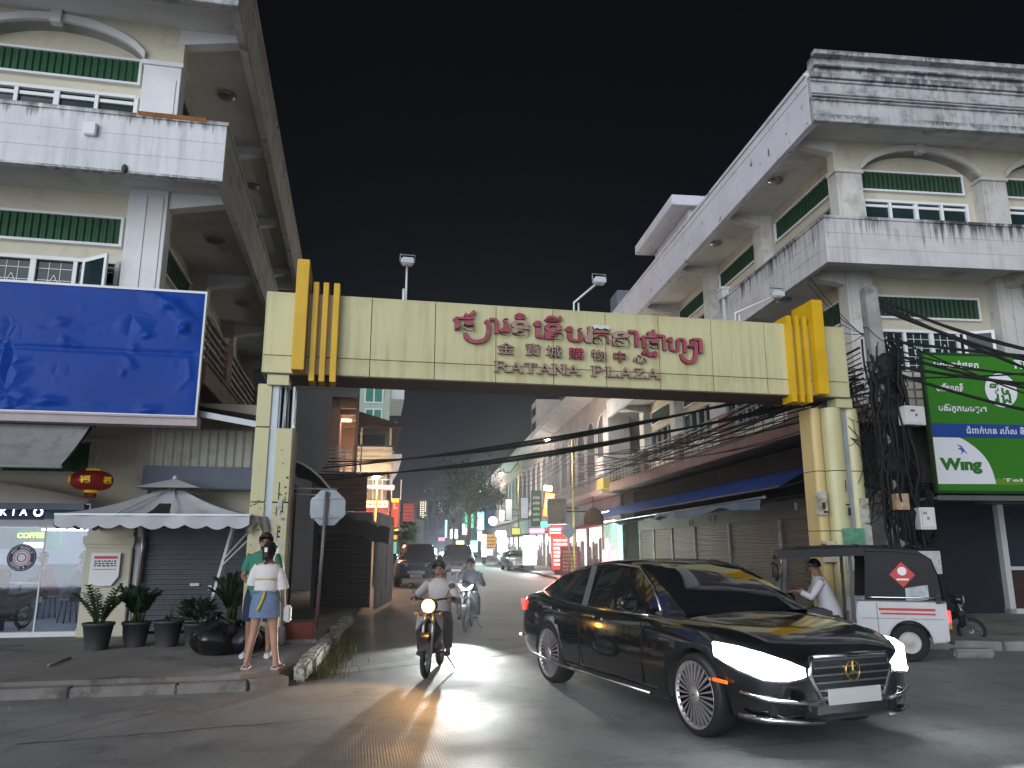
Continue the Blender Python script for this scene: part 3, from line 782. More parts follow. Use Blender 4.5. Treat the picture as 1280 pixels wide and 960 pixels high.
def crumple():
    b = MB(); nx, nz = 220, 60; W_, H_ = 8.6, 2.1; rows = []
    random.seed(3)
    fold = []
    for (cx, cz, rx, rz, am) in ((-2.0, 1.1, .16, .16, .035), (-1.05, 1.0, .12, .22, .05), (-.45, 1.65, .3, .28, .07), (-.62, 1.95, .22, .12, .05), (-.3, 1.42, .12, .12, .04), (-2.9, .3, .5, .2, .05), (-2.2, .18, .35, .14, .05), (-1.5, .15, .35, .2, .04), (-.9, .12, .4, .16, .05), (-1.15, .72, .06, .12, .025), (-2.35, 1.4, .3, .1, .03), (-.2, .7, .08, .3, .025), (-3.3, 1.25, .3, .25, .04), (-1.6, 1.45, .4, .1, .02), (-.75, 1.35, .2, .07, .03)):
        for _ in range(3):
            fold.append((cx + random.uniform(-rx, rx) * .7, cz + random.uniform(-rz, rz) * .7, rx * random.uniform(.25, .8), rz * random.uniform(.3, .9), am * random.uniform(-.7, 1.2), random.uniform(-.9, .9)))
    for j in range(nz + 1):
        z = H_ * j / nz; row = []
        for i in range(nx + 1):
            x = -W_ + W_ * i / nx; d = .006 * math.sin(x * 2.2 + z) + .004 * math.sin(z * 5 - x * 3.1)
            for (cx, cz, rx, rz, am, sk_) in fold:
                a = abs((x - cx) + sk_ * (z - cz)) / rx; c_ = abs(z - cz) / rz
                t = 1 - max(a, c_) if am > 0 else 1 - (a + c_)
                if t > 0: d += am * t
            if abs(z - 1.03) < .04: d -= .02
            e = min(1, min(z, H_ - z, -x) / .12); row.append((x, -.02 - d * max(0, e), z))
        rows.append(row)
    b.ring(rows, cap=False, closed=False)
    return b
m_blue = crumpled_skin()
crumple().build('skin', m_blue, bb)
f = MB()
for (x0, z0, x1, z1) in ((-8.62, -.04, .03, 0), (-8.62, 2.1, .03, 2.14), (0, 0, .03, 2.1)): f.box(x0, -.04, z0, x1, .06, z1)
f.build('frame', steel, bb)
BX(-8.6, 0.02, 0, 0, .06, 2.1).build('backing', metal_g, bb)
f = MB()
for x in (-7.5, -5, -2.5, -.3):
    for z in (.4, 1.7): f.bar((x, .06, z), (x, .14, z), .05, .05)
f.build('bracket', metal_d, bb)
tr = MB(); tr.box(-8.6, -.22, -.2, .08, .1, -.08); tr.box(-8.6, -.25, -.08, .08, .1, -.05); tr.build('ledge', mat('pinkish_ledge', (.42, .36, .36), .7, var=.2, dirt=((.15, .12, .12), 2, .55, .6)), bb)
# ------------------------------------------------------------------ grey awning, lower canopy, lantern
aw = thing('awning', 'slanting grey cloth awning below the left end of the blue billboard', 'awning', FL.w(-1.65, -.05, 3.5), FL.a)
rows = []
for j in range(9):
    t = j / 8; rows.append([(-7.0 + 7.0 * i / 30, -1.1 * t, .06 - .8 * t - .03 * math.sin(math.pi * t) + .012 * math.sin(i * 1.3) * t) for i in range(31)])
MB().ring(rows, cap=False, closed=False).build('cloth', m_tarp, aw)
MB().tube([(-7, -1.1, -.75), (.02, -1.1, -.75)], .022, 8).build('front_bar', steel, aw)
f = MB(); f.bar((0, 0, 0), (0, -1.08, -.76), .03, .03); f.box(-7, -.06, .0, .06, .02, .1); f.bar((.02, 0, -.25), (.02, -.45, -.33), .03, .03); f.build('arm', metal_d, aw)
cn = thing('canopy', 'cream cloth canopy with curved top edge over the left shop front', 'canopy', FL.w(-1.75, .35, 2.3), FL.a)
rows = []
for j in range(7):
    t = j / 6; row = []
    for i in range(25):
        x = -5.0 + 5.05 * i / 24; top = .36 - .27 * max(0, 1 + x / 1.6) ** 1.3 if x > -1.6 else .36
        row.append((x, .25 * (1 - t) * 1.0 - .1 + .015 * math.sin(i), .0 + (1 - t) * 0 + top * (1 - t)))
    rows.append(row)
MB().ring(rows, cap=False, closed=False).build('cloth', mat('cream_canvas', (.5, .47, .41), .85, var=.1, dirt=((.25, .2, .15), 1.6, .58, .5)), cn)
BX(-5, -.14, -.1, .05, -.06, .0).build('roller', m_bluegrey, cn)
ln = thing('paper_lantern', 'flattened red paper lantern with gold lettering beside the grey awning', 'lantern', FL.w(-1.6, .1, 2.66), FL.a)
m_lan = mat('red_lantern_paper', (.20, .010, .010), .5, var=.3, vs=9, emit=(.5, .02, .015), estr=.03)
b = MB(); pr_ = []
for k in range(15):
    a = -math.pi / 2 + math.pi * k / 14; pr_.append((.10 + .21 * max(0, math.cos(a)) ** .8, .155 * math.sin(a)))
rings = []
for r_, h in pr_: rings.append([((r_ * (1 + .02 * (j % 2))) * math.cos(2 * math.pi * j / 48), (r_ * (1 + .02 * (j % 2))) * math.sin(2 * math.pi * j / 48), h) for j in range(48)])
b.ring(rings).build('paper_body', m_lan, ln)
gl = mat('gold_paint', (.5, .36, .03), .35, .4, var=.3, vs=20, emit=(.9, .7, .02), estr=.12)
b = MB()
for ang in (-60, 0, 60):
    for s in ('福',):
        t = textmesh(s, .13, .003, .003, 'CENTER')
        M = Matrix.Rotation(RAD(ang), 4, 'Z') @ TX(0, -.322, -.045, 0, 1.25, .9); b.add(t, M)
b.build('gold_character', gl, ln)
b = MB(); b.lathe([(.10, .155), (.10, .185)], n=20); b.lathe([(.10, -.155), (.09, -.195)], n=20); b.build('gold_cap', gl, ln)
b = MB()
for k in range(22):
    a = 2 * math.pi * k / 22; b.tube([(.08 * math.cos(a), .08 * math.sin(a), -.195), (.085 * math.cos(a), .085 * math.sin(a), -.27)], .008, 4)
b.build('fringe', m_lan, ln)
MB().tube([(0, 0, .18), (.01, .3, .62), (.0, 1.1, .75)], .006, 5).build('cord', steel, ln)
# ------------------------------------------------------------------ market tent with scalloped valance
TF = Frame(-6.9, 11.62, 7.0)
tn = thing('market_tent', 'grey white market tent with scalloped valance and a torn opening', 'tent', (TF.o[0], TF.o[1], .15), TF.a)
m_tent = mat('grey_white_tent_cloth', (.44, .44, .47), .85, var=.1, vs=1.5, dirt=((.2, .2, .2), 1.8, .58, .55), bump=.12, bs=10)
W_, D_ = 2.85, 2.0; pk = Vector((W_ * .47, 1.15, 2.46)); ez = 1.95
c_ = MB(); N = 26
def slope(a, b, hole=None):
    a, b = Vector(a), Vector(b); rows = []
    for j in range(10):
        t = j / 9; row = []
        for i in range(N + 1):
            f = i / N; e = a.lerp(b, f); p = e.lerp(pk, t * .86)
            p.z -= .10 * math.sin(math.pi * t) * (1 - .4 * abs(2 * f - 1)) + .025 * math.sin(math.pi * f * 4) ** 2 * (1 - t)
            row.append(p)
        rows.append(row)
    for j in range(9):
        for i in range(N):
            if hole and hole(i / N, j / 9): continue
            q = len(c_.v); c_.v += [tuple(x) for x in (rows[j][i], rows[j][i + 1], rows[j + 1][i + 1], rows[j + 1][i])]
            c_.f.append((q, q + 1, q + 2, q + 3)); c_.sm.append(True)
A, B_, C_, D2 = (0, 0, ez), (W_, 0, ez), (W_, D_, ez), (0, D_, ez)
slope(A, B_, lambda f, t: .39 < f < .57 - .0 * t and .02 < t < .62 and (f - .39) * 4.5 + .08 > t * .8 - .25 and not (t < .12 and f < .42))
slope(B_, C_); slope(C_, D2); slope(D2, A)
c_.build('canopy', m_tent, tn)
v_ = MB()
def valance(a, b, n):
    a, b = Vector(a), Vector(b); top, bot = [], []
    for i in range(n * 8 + 1):
        f = i / (n * 8); p = a.lerp(b, f) + Vector((0, -.012 * math.sin(f * 31), -.02 * math.sin(math.pi * f * 3) ** 2)); top.append(p)
        bot.append(p - Vector((0, .02 * math.sin(f * 20), .15 + .055 * abs(math.sin(math.pi * f * n)))))
    v_.ring([top, bot], cap=False, closed=False)
valance(A, B_, 9); valance(B_, C_, 6); valance(D2, A, 6)
v_.build('valance', m_tent, tn)
cp = MB(); cz = pk + Vector((0, 0, .0))
for a, b in ((-1, -1), (1, -1), (1, 1), (-1, 1)): pass
q = [cz + Vector((x * .52, y * .42, -.04)) for x, y in ((-1, -1), (1, -1), (1, 1), (-1, 1))]; ap = cz + Vector((0, 0, .14))
for k in range(4): cp.quad(q[k], q[(k + 1) % 4], ap)
cp.build('vent_cap', m_tent, tn)
MB().lathe([(.02, 0), (.045, .03), (.02, .07)], tuple(ap - Vector((0, 0, .02))), 10).build('finial', steel, tn)
lg = MB()
for (x, y, x2, y2) in ((1.93, 1.4, 2.4, 1.1), (W_ - .08, D_ - .2, W_ - .08, D_ - .2), (.08, D_ - .2, .08, D_ - .2)):
    lg = MB(); lg.bar((x, y, 0), (x2, y2, ez - .02), .06, .06); lg.build('leg', steel, tn)
br = MB(); br.bar((2.22, 1.2, 1.25), (W_ - .05, .6, 1.8), .025, .025); br.bar((2.2, 1.2, 1.15), (W_ - .05, .6, 1.65), .025, .025); br.bar((0, 0, ez), (W_, 0, ez), .03, .03); br.bar((W_, 0, ez), (W_, D_, ez), .03, .03); br.bar((W_ * .6, 0, ez), pk, .025, .025); br.bar((W_ * .3, 0, ez), pk, .025, .025)
br.build('frame', steel, tn)
b = MB()
rows = [[(W_ - .1 + .34 * i / 10 + .05 * q, .02 + .035 * math.sin(i * 1.9) + .12 * i / 10, ez + .0 - q * (.20 + .10 * math.sin(i * .9 + .6)) - .02 * i / 10) for i in range(11)] for q in (0, .35, .7, 1)]
b.ring(rows, cap=False, closed=False)
b.build('rolled_curtain', mat('brown_grey_cloth', (.16, .14, .13), .9, var=.2, bump=.4), tn)
# ------------------------------------------------------------------ plants in pots
m_leaf = mat('glossy_leaf', (.035, .09, .03), .35, var=.4, vs=12, spec=.5)
m_leafd = mat('dark_leaf', (.018, .045, .025), .5, var=.45, vs=10)
m_pot = mat('dark_plastic_pot', (.05, .055, .06), .6, var=.2, dirt=((.15, .14, .12), 4, .58, .5))
m_soil = mat('potting_soil', (.03, .02, .015), .95)
def leafmesh(b, p, d, l, w, droop=.25):
    d = Vector(d).normalized(); s = d.cross(Vector((0, 0, 1)))
    if s.length < .05: s = Vector((1, 0, 0))
    s.normalize(); u = s.cross(d)
    a, m1, t = Vector(p), Vector(p) + d * l * .5 + u * .03 * l, Vector(p) + d * l - Vector((0, 0, droop * l))
    b.quad(a, m1 + s * w, t); b.quad(a, t, m1 - s * w)
def pot(t, r, h, m=m_pot):
    MB().lathe([(r * .72, 0), (r * .98, h * .9), (r * 1.06, h * .9), (r * 1.06, h), (r * .95, h), (r * .93, h * .93)], n=22, cap=False).build('pot', m, t)
    MB().lathe([(r * .94, h * .9), (.01, h * .93)], n=16).build('soil', m_soil, t)
def potted(loc, label, kind, r, h, ph):
    t = thing('potted_plant', label, 'plant', loc, 0, 'potted plants on the left pavement')
    pot(t, r, h); b = MB(); stm = MB()
    if kind == 'zz':
        for k in range(13):
            a = random.uniform(0, 6.28); ln_ = random.uniform(.35, 1.0); L_ = ph * random.uniform(.75, 1.1)
            pts = [Vector((.05 * math.cos(a), .05 * math.sin(a), h * .9)) + Vector((math.cos(a) * ln_ * L_ * f ** 1.4 * .75, math.sin(a) * ln_ * L_ * f ** 1.4 * .75, L_ * f * (1 - .25 * ln_ * f))) for f in (0, .2, .4, .6, .8, 1)]
            stm.tube(pts, [.016, .014, .012, .01, .007, .004], 5)
            for f in range(2, 12):
                i = min(4, int(f / 12 * 5)); p = pts[i].lerp(pts[i + 1], f / 12 * 5 - i); dd = (pts[i + 1] - pts[i]).normalized(); s = dd.cross(Vector((0, 0, 1))).normalized()
                for sg_ in (-1, 1): leafmesh(b, p, s * sg_ + dd * .7 + Vector((0, 0, .25)), .12, .03)
    elif kind == 'palm':
        for k in range(26):
            a = random.uniform(0, 6.28); ln_ = random.uniform(.15, .9); L_ = ph * random.uniform(.7, 1.1)
            base = Vector((random.uniform(-.06, .06), random.uniform(-.06, .06), h * .9))
            pts = [base + Vector((math.cos(a) * ln_ * L_ * .5 * f ** 1.6, math.sin(a) * ln_ * L_ * .5 * f ** 1.6, L_ * f * (1 - .3 * ln_ * f * f))) for f in (0, .25, .5, .75, 1)]
            stm.tube(pts, [.012, .01, .008, .006, .003], 4)
            for f in range(10, 30):
                x = f / 30 * 4; i = min(3, int(x)); p = pts[i].lerp(pts[i + 1], x - i); dd = (pts[i + 1] - pts[i]).normalized(); s = dd.cross(Vector((0, 0, 1))).normalized()
                for sg_ in (-1, 1): leafmesh(b, p, s * sg_ + dd * .9, random.uniform(.10, .17), .008, .35)
    elif kind == 'bush':
        for k in range(420):
            a = random.uniform(0, 6.28); rr = r * 1.1 * random.random() ** .5; z = random.uniform(.12, 1) * ph
            rr *= .5 + math.sin(min(1, z / ph) * 2.6) * .6
            leafmesh(b, (rr * math.cos(a), rr * math.sin(a), h + z * .9), (math.cos(a), math.sin(a), random.uniform(.3, 1.4)), random.uniform(.1, .2), .012, .2)
        for k in range(10):
            a = k * .63; stm.tube([(0, 0, h * .9), (r * .5 * math.cos(a), r * .5 * math.sin(a), h + ph * .7)], [.012, .005], 5)
    else:
        for k in range(4):
            a = random.uniform(0, 6.28); stm.tube([(0, 0, h * .9), (.25 * math.cos(a) * .5, .1 * math.sin(a), h + ph * random.uniform(.3, 1))], [.012, .006], 5)
        for k in range(8): leafmesh(b, (random.uniform(-.1, .1), 0, h), (random.uniform(-1, 1), random.uniform(-1, 1), .6), .15, .02)
    stm.build('stem', mat('plant_stem', (.06, .09, .03), .6), t)
    b.build('foliage', m_leaf if kind == 'zz' else m_leafd, t)
def pg(u, v): p = G(u, v, .15); return p
potted(pg(120, 812), 'broad leaved potted plant below the paper notice, leftmost of the row', 'zz', .21, .38, .62)
potted(pg(168, 808), 'bushy potted palm in front of the pier edge of the grey shutter', 'palm', .20, .36, .60)
potted(pg(208, 808), 'nearly bare flower pot with a few dry sticks', 'bare', .21, .38, .45)
potted(pg(243, 808), 'small potted palm with a low tuft, before the grey shutter', 'bush', .18, .34, .34)
potted(pg(287, 800), 'tall thin potted plant behind the black rubbish bags', 'palm', .15, .32, .85)
# ------------------------------------------------------------------ rubbish bags
m_bag = mat('black_rubbish_bag', (.008, .008, .01), .25, var=.2, spec=.6)
def bag(loc, r, label):
    b = MB(); nu, nv = 26, 16; rings = []; ph = [random.uniform(0, 6.3) for _ in range(6)]
    for a in range(nv + 1):
        t = math.pi * min(max(a / nv, .015), .985); rr = []
        for j in range(nu):
            q = 2 * math.pi * j / nu
            k = 1 + .09 * math.sin(3 * q + ph[0] + 2 * t) + .07 * math.sin(7 * q + ph[1] - 3 * t) + .05 * math.sin(13 * q + 5 * t + ph[2]) + random.uniform(-.03, .03)
            x, y, z = r * k * math.sin(t) * math.cos(q), r * k * math.sin(t) * math.sin(q), -math.cos(t)
            z = (z * .5 + .5) * r * 1.55; sh = 1 - .55 * max(0, z / (r * 1.55) - .55)
            rr.append((x * sh, y * sh, max(0, z - .08 * r) * (1 + .05 * math.sin(5 * q))))
        rings.append(rr)
    T_ = thing('rubbish_bag', label, 'rubbish bag', loc, 0, 'rubbish bags beside the gate column')
    b.ring(rings).build('bag', m_bag, T_)
    k = MB().lathe([(.05, r * 1.36), (.025, r * 1.47), (.03, r * 1.5), (.09, r * 1.66)], n=12, cap=False); k.build('tied_neck', m_bag, T_)
bag(pg(268, 818), .34, 'large black rubbish bag left of the standing woman')
bag(pg(300, 816), .27, 'smaller black rubbish bag half behind the legs of the woman')
bag(pg(318, 810), .22, 'little black rubbish bag touching the base of the left gate column')
# loose litter and a stick on the pavement
tag(MB().tube([G(60, 832, .17), G(88, 822, .17)], .015, 6).build('stick', mat('dry_wood', (.3, .26, .2), .9)), 'thin pale stick lying on the pavement before the plants', 'stick')
pl = thing('planter_box', 'low red brick coloured plinth box beside the gate column', 'plinth', FL.w(1.72, -.2, .15), FL.a)
MB().box(-.3, -.25, 0, .3, .3, .3).build('body', mat('red_painted_plinth', (.20, .045, .03), .8, var=.3, vs=3, dirt=((.08, .05, .04), 2, .55, .6)), pl, bevel=.02)
MB().box(-.36, -.3, 0.0, .36, -.26, .06).build('step', m_kerb, pl, bevel=.01)
# ================================================================== yellow gateway
m_gy = mat('pale_yellow_panel', (.53, .50, .285), .42, var=.06, vs=.7, streak=((.36, .28, .12), .75, 5.5), dirt=((.36, .31, .17), 1.2, .58, .45), drip=((.36, .30, .16), .4, 7, [(4.68, .3), (5.76, .45)]), spec=.5)
m_gy2 = mat('deep_yellow_fin', (.62, .37, .008), .4, var=.12, vs=2, streak=((.35, .22, .02), .5, 5), spec=.5)
m_seam = mat('dark_panel_joint', (.10, .08, .05), .9, var=0)
m_rib = mat('pale_blue_aluminium', (.42, .47, .5), .4, .4, var=.12, vs=3, dirt=((.2, .16, .1), 3, .62, .5))
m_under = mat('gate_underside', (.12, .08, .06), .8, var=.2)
GT = thing('gateway', 'pale yellow street gateway with red Khmer, Chinese and Latin lettering', 'gateway', (FG.o[0], FG.o[1], 0), FG.a)
xs = [0, .66, 1.71, 2.79, 3.85, 4.88, 5.85, 6.86, 7.9, 8.98, 10.0, 10.66]
b = MB(); g_ = .006
for a, c in zip(xs, xs[1:]):
    b.box(a + g_, 0, 4.39, c - g_, .03, 4.68 - g_); b.box(a + g_, 0, 4.68 + g_, c - g_, .03, 5.75)
pan = b.build('cladding_panel', m_gy, GT, bevel=.004)
b = MB(); b.box(.005, .032, 4.395, 10.655, .9, 5.745); b.build('beam', m_seam, GT)
b = MB(); b.box(-.012, .0, 4.39, .003, .9, 5.75); b.box(10.657, 0, 4.39, 10.672, .9, 5.75); b.box(-.01, 0, 5.748, 10.67, .9, 5.765); b.build('cladding_edge', m_gy, GT)
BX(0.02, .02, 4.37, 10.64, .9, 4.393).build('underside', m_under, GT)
for (x0, x1, z0, z1, d) in ((.47, .67, 4.39, 6.26, .30), (.74, .83, 4.24, 5.93, .16), (.90, .99, 4.24, 5.93, .16), (1.07, 1.17, 4.24, 5.93, .16), (9.40, 9.50, 4.24, 5.9, .11), (9.575, 9.655, 4.24, 5.9, .11), (9.735, 9.815, 4.24, 5.9, .11), (9.90, 10.12, 4.39, 6.22, .20)):
    BX(x0, -d, z0, x1, .0 if z0 > 4.3 else .25, z1).build('fin', m_gy2, GT, bevel=.008)
    if z1 > 5.75: BX(x0 + .002, .01, 5.768, x1 - .002, .5, z1 - .01).build('fin', m_gy2, GT)
# columns: square neck, two half-round shafts with a pale rib between
def column(x0, sgn, m, name):
    n = MB(); n.box(x0 + .08, .05, 4.2, x0 + .42, .6, 4.39); n.build('column_neck', m, GT)
    return n
column(0, 1, m_gy, 'l'); column(10.32, 1, m_gy, 'r')
# left: flat clad shaft
b = MB()
for z0, z1 in ((.15, 1.2), (1.22, 2.3), (2.32, 3.5), (3.52, 4.22)):
    b.box(-.06, .12, z0, .16, .62, z1)
    if z1 < 4: b.box(.27, .14, z0, .52, .62, z1)
b.build('column_cladding', m_gy, GT, bevel=.006)
b = MB(); b.box(.16, .16, .15, .27, .6, 4.2); b.box(.27, .2, 3.5, .30, .6, 4.2); b.box(.49, .16, 3.5, .52, .62, 4.2); b.build('column_rib', m_rib, GT)
BX(.3, .42, 3.5, .49, .6, 4.2).build('broken_recess', mat('dark_hollow', (.02, .018, .015), .9), GT)
b = MB(); b.bar((.35, .3, 3.5), (.36, .3, 4.2), .03, .03); b.bar((.42, .34, 3.5), (.41, .33, 4.2), .02, .02); b.tube([(.39, .28, 3.5), (.38, .26, 3.8), (.4, .3, 4.2)], .012, 6); b.build('torn_strip', m_rib, GT)
b = MB(); b.box(.521, .14, .15, .56, .7, 3.5); b.build('column_side', mat('brown_side', (.14, .1, .06), .8, var=.3), GT)
BX(-.12, .0, .15, .6, .75, .42).build('column_base', m_kerb, GT, bevel=.02)
# handbills and their scraped remains
def scraps(x0, x1, z0, z1, y, n, m, name, smin=.02, smax=.09):
    for _ in range(n):
        b = MB(); x = random.uniform(x0, x1); z = random.uniform(z0, z1) ; w = random.uniform(smin, smax); h = random.uniform(smin, smax) * .8
        w = min(w, x1 - x)
        b.box(x, y - random.uniform(.001, .004), z, x + w, y + .001, z + h); b.build(name, m, GT)
m_scrap = mat('paper_scrap', (.46, .47, .42), .8, var=.25, vs=8); m_glue = mat('dark_glue_mark', (.05, .045, .035), .9, var=.3)
scraps(-.05, .15, 1.3, 2.0, .119, 26, m_scrap, 'handbill'); scraps(.28, .51, 1.2, 2.3, .139, 40, m_scrap, 'handbill')
scraps(-.05, .14, 1.5, 2.5, .117, 9, m_glue, 'glue_mark', .01, .05); scraps(.29, .5, 1.7, 3.4, .137, 16, m_glue, 'glue_mark', .008, .05)
b = MB()
for (x, z, l) in ((.36, 2.35, .28), (.43, 2.15, .2), (.34, 2.1, .14), (.46, 2.3, .1), (.38, 1.75, .2)): b.box(x, .134, z, x + .014, .14, z + l)
b.build('glue_mark', m_glue, GT)
gp = mat('glossy_green_poster', (.12, .3, .2), .4, var=.4, vs=14)
# right column: rounded shafts
m_gr = mat('tan_yellow_shaft', (.56, .43, .19), .45, var=.1, vs=1, streak=((.3, .2, .08), .5, 4))
def halfround(x0, x1, y0, z0, z1, m):
    r = (x1 - x0) / 2; xm = (x0 + x1) / 2; b = MB(); n = 12
    pts = [(xm - r * math.cos(math.pi * k / n), y0 - r * .7 * math.sin(math.pi * k / n), z0) for k in range(n + 1)] + [(x1, y0 + .35, z0), (x0, y0 + .35, z0)]
    return b.extr(pts, (0, 0, z1 - z0))
for z0, z1 in ((.1, 1.9), (1.915, 3.0), (3.015, 4.2)):
    halfround(9.98, 10.19, .30, z0, z1, m_gr).build('shaft', m_gr, GT)
    halfround(10.2, 10.57, .2, z0, z1, m_gr).build('shaft', m_gy if z0 > 0 else m_gr, GT)
    halfround(10.66, 10.93, .2, z0, z1, m_gr).build('shaft', m_gy, GT)
BX(10.56, .17, .1, 10.68, .65, 4.2).build('column_rib', m_rib, GT)
BX(9.9, .1, .05, 11.0, .8, .35).build('column_base', m_kerb, GT, bevel=.02)
m_tapes = mat('torn_paper', (.5, .48, .42), .8, var=.3, vs=9, dirt=((.25, .15, .06), 4, .5, .7))
b = MB(); b.box(9.93, .15, 2.2, 10.1, .26, 2.62); b.box(9.93, .14, 1.35, 10.2, .2, 1.72); b.box(10.72, .08, 2.05, 10.9, .1, 2.5); b.build('notice', m_tapes, GT)
b = MB(); b.box(10.25, -.03, 1.55, 10.68, .0, 1.95); b.build('poster', gp, GT)
b = MB(); b.box(10.28, -.01, 1.2, 10.5, .02, 1.52); b.box(10.72, .06, 1.3, 10.9, .08, 2.02); b.build('handbill', m_scrap, GT)
b = MB()
for (x, z, w, h) in ((9.98, 2.3, .06, .12), (10.0, 2.23, .09, .04), (10.38, 2.62, .012, .2), (10.36, 2.36, .07, .03), (10.39, 2.18, .05, .14), (9.96, 1.62, .2, .02), (9.97, 1.52, .08, .06), (10.1, 1.5, .06, .07)): BX(x, -.035 if x > 10.2 else .135, z, x + w, .13 if x < 10.2 else -.02, z + h).build('printed_mark', m_ink, GT)
# ---- lettering.  Khmer line: pen strokes and glyphs, each cluster a child
m_red = mat('faded_red_letter', (.33, .055, .085), .6, var=.25, vs=5, dirt=((.30, .14, .14), 4, .52, .7))
m_redd = mat('letter_side', (.10, .04, .045), .7, var=.2)
m_fade = mat('bleached_letter_face', (.36, .24, .19), .6, var=.2, vs=6, dirt=((.28, .16, .12), 5, .55, .5))
def letters(mb, face, name='letter'):
    """front face coloured, deep dark sides"""
    o = mb.build(name, face, GT); o.data.materials.append(m_redd)
    for p in o.data.polygons:
        if abs(p.normal.y) < .6: p.material_index = 1
    return o
def glyph(s, x, z, h, wid, bold=.02, ext=.04, shear=0):
    """glyph scaled to the height h and width wid with its box at x,z"""
    t = textmesh(s, 1, ext, bold)
    X0, X1 = min(v[0] for v in t.v), max(v[0] for v in t.v); Y0, Y1 = min(v[1] for v in t.v), max(v[1] for v in t.v)
    t.v = [((v[0] - X0) / (X1 - X0) * wid + x, -.055 - (v[2] / ext if ext else 0) * .03, (v[1] - Y0) / (Y1 - Y0) * h + z) for v in t.v]
    return t
def stroke(pts, w=.032):
    """flat brush stroke in the panel plane"""
    b = MB(); out_, in_ = [], []
    P2 = [Vector((p[0], 0, p[1])) for p in pts]; fine = []
    for i in range(len(P2) - 1):
        a, q, c, d = P2[max(0, i - 1)], P2[i], P2[i + 1], P2[min(len(P2) - 1, i + 2)]
        for k in range(5):
            t = k / 5; fine.append(.5 * (2 * q + (c - a) * t + (2 * a - 5 * q + 4 * c - d) * t * t + (3 * q - a - 3 * c + d) * t ** 3))
    fine.append(P2[-1])
    for i, p in enumerate(fine):
        d = (fine[min(i + 1, len(fine) - 1)] - fine[max(0, i - 1)]).normalized(); n_ = Vector((-d.z, 0, d.x)) * w
        out_.append(p + n_); in_.append(p - n_)
    rings = [[(a.x, -.085, a.z), (c.x, -.085, c.z), (c.x, -.02, c.z), (a.x, -.02, a.z)] for a, c in zip(out_, in_)]
    return b.ring(rings, smooth=False)
def cluster(parts, face): 
    b = MB()
    for p in parts: b.add(p)
    letters(b, face)
def sub_sa(x, z, w):      # subscript that hooks under the base letter and rises at its right
    return stroke([(x, z + .12), (x + .03, z + .02), (x + w * .45, z - .03), (x + w * .85, z + .02), (x + w, z + .16), (x + w, z + .3), (x + w * .86, z + .36)], .034)
TOPR, BOTR = 5.56, 5.27
def lh(x): return (x - 3.08) * -.004
cluster([glyph('ផ', 3.08, 5.26, .27, .36), stroke([(3.28, 5.55), (3.36, 5.52), (3.42, 5.58), (3.46, 5.62)], .03), sub_sa(3.30, 5.10, .40), glyph('ា', 3.72, 5.24, .27, .15)], m_red)
cluster([glyph('រ', 3.90, 5.22, .30, .16)], m_red)
cluster([glyph('ទ', 4.10, 5.22, .28, .33, .03)], m_fade)
cluster([MB().add(stroke([(4.19, 5.57), (4.24, 5.60), (4.30, 5.59), (4.33, 5.57), (4.28, 5.545), (4.21, 5.55), (4.19, 5.57)], .03))], m_red)
cluster([glyph('េ', 4.50, 5.20, .31, .17)], m_red)
cluster([glyph('ន', 4.70, 5.19, .29, .33), stroke([(4.72, 5.52), (4.78, 5.585), (4.88, 5.59), (4.95, 5.54), (4.74, 5.53), (4.95, 5.54), (5.0, 5.62)], .024)], m_red)
cluster([glyph('ប', 5.08, 5.16, .28, .32)], m_red)
cluster([glyph('រ', 5.43, 5.16, .30, .15, .03)], m_fade)
cluster([glyph('ត', 5.60, 5.15, .24, .31)], m_red)
cluster([stroke([(5.6, 5.44), (5.66, 5.47), (5.74, 5.45), (5.82, 5.47), (5.9, 5.44)], .03)], mat('pale_letter_patch', (.55, .6, .56), .6))
cluster([glyph('ន', 5.95, 5.13, .28, .32, .03)], m_fade)
cluster([glyph('ា', 6.26, 5.14, .30, .18)], m_red)
cluster([glyph('ផ', 6.48, 5.12, .27, .33), stroke([(6.62, 5.42), (6.68, 5.38), (6.73, 5.44), (6.74, 5.47)], .028), stroke([(6.52, 5.0), (6.58, 5.08), (6.64, 4.99), (6.7, 5.03), (6.74, 4.99), (6.78, 5.06)], .03), glyph('ា', 6.80, 5.10, .29, .17)], m_red)
cluster([glyph('ហ', 7.0, 5.08, .27, .36), sub_sa(7.26, 4.93, .28), glyph('ា', 7.50, 5.08, .28, .18), glyph('រ', 7.4, 5.16, .18, .1)], m_red)
for s, x, z, h, wd_, f in (('金', 3.86, 4.88, .21, .30, m_fade), ('寶', 4.36, 4.87, .23, .26, m_fade), ('城', 4.73, 4.86, .22, .28, m_fade), ('購', 5.14, 4.85, .21, .27, m_red), ('物', 5.55, 4.84, .21, .26, m_fade), ('中', 5.97, 4.83, .21, .22, m_red), ('心', 6.33, 4.84, .15, .26, m_fade)):
    cluster([glyph(s, x, z, h, wd_, .0, .025)], f)
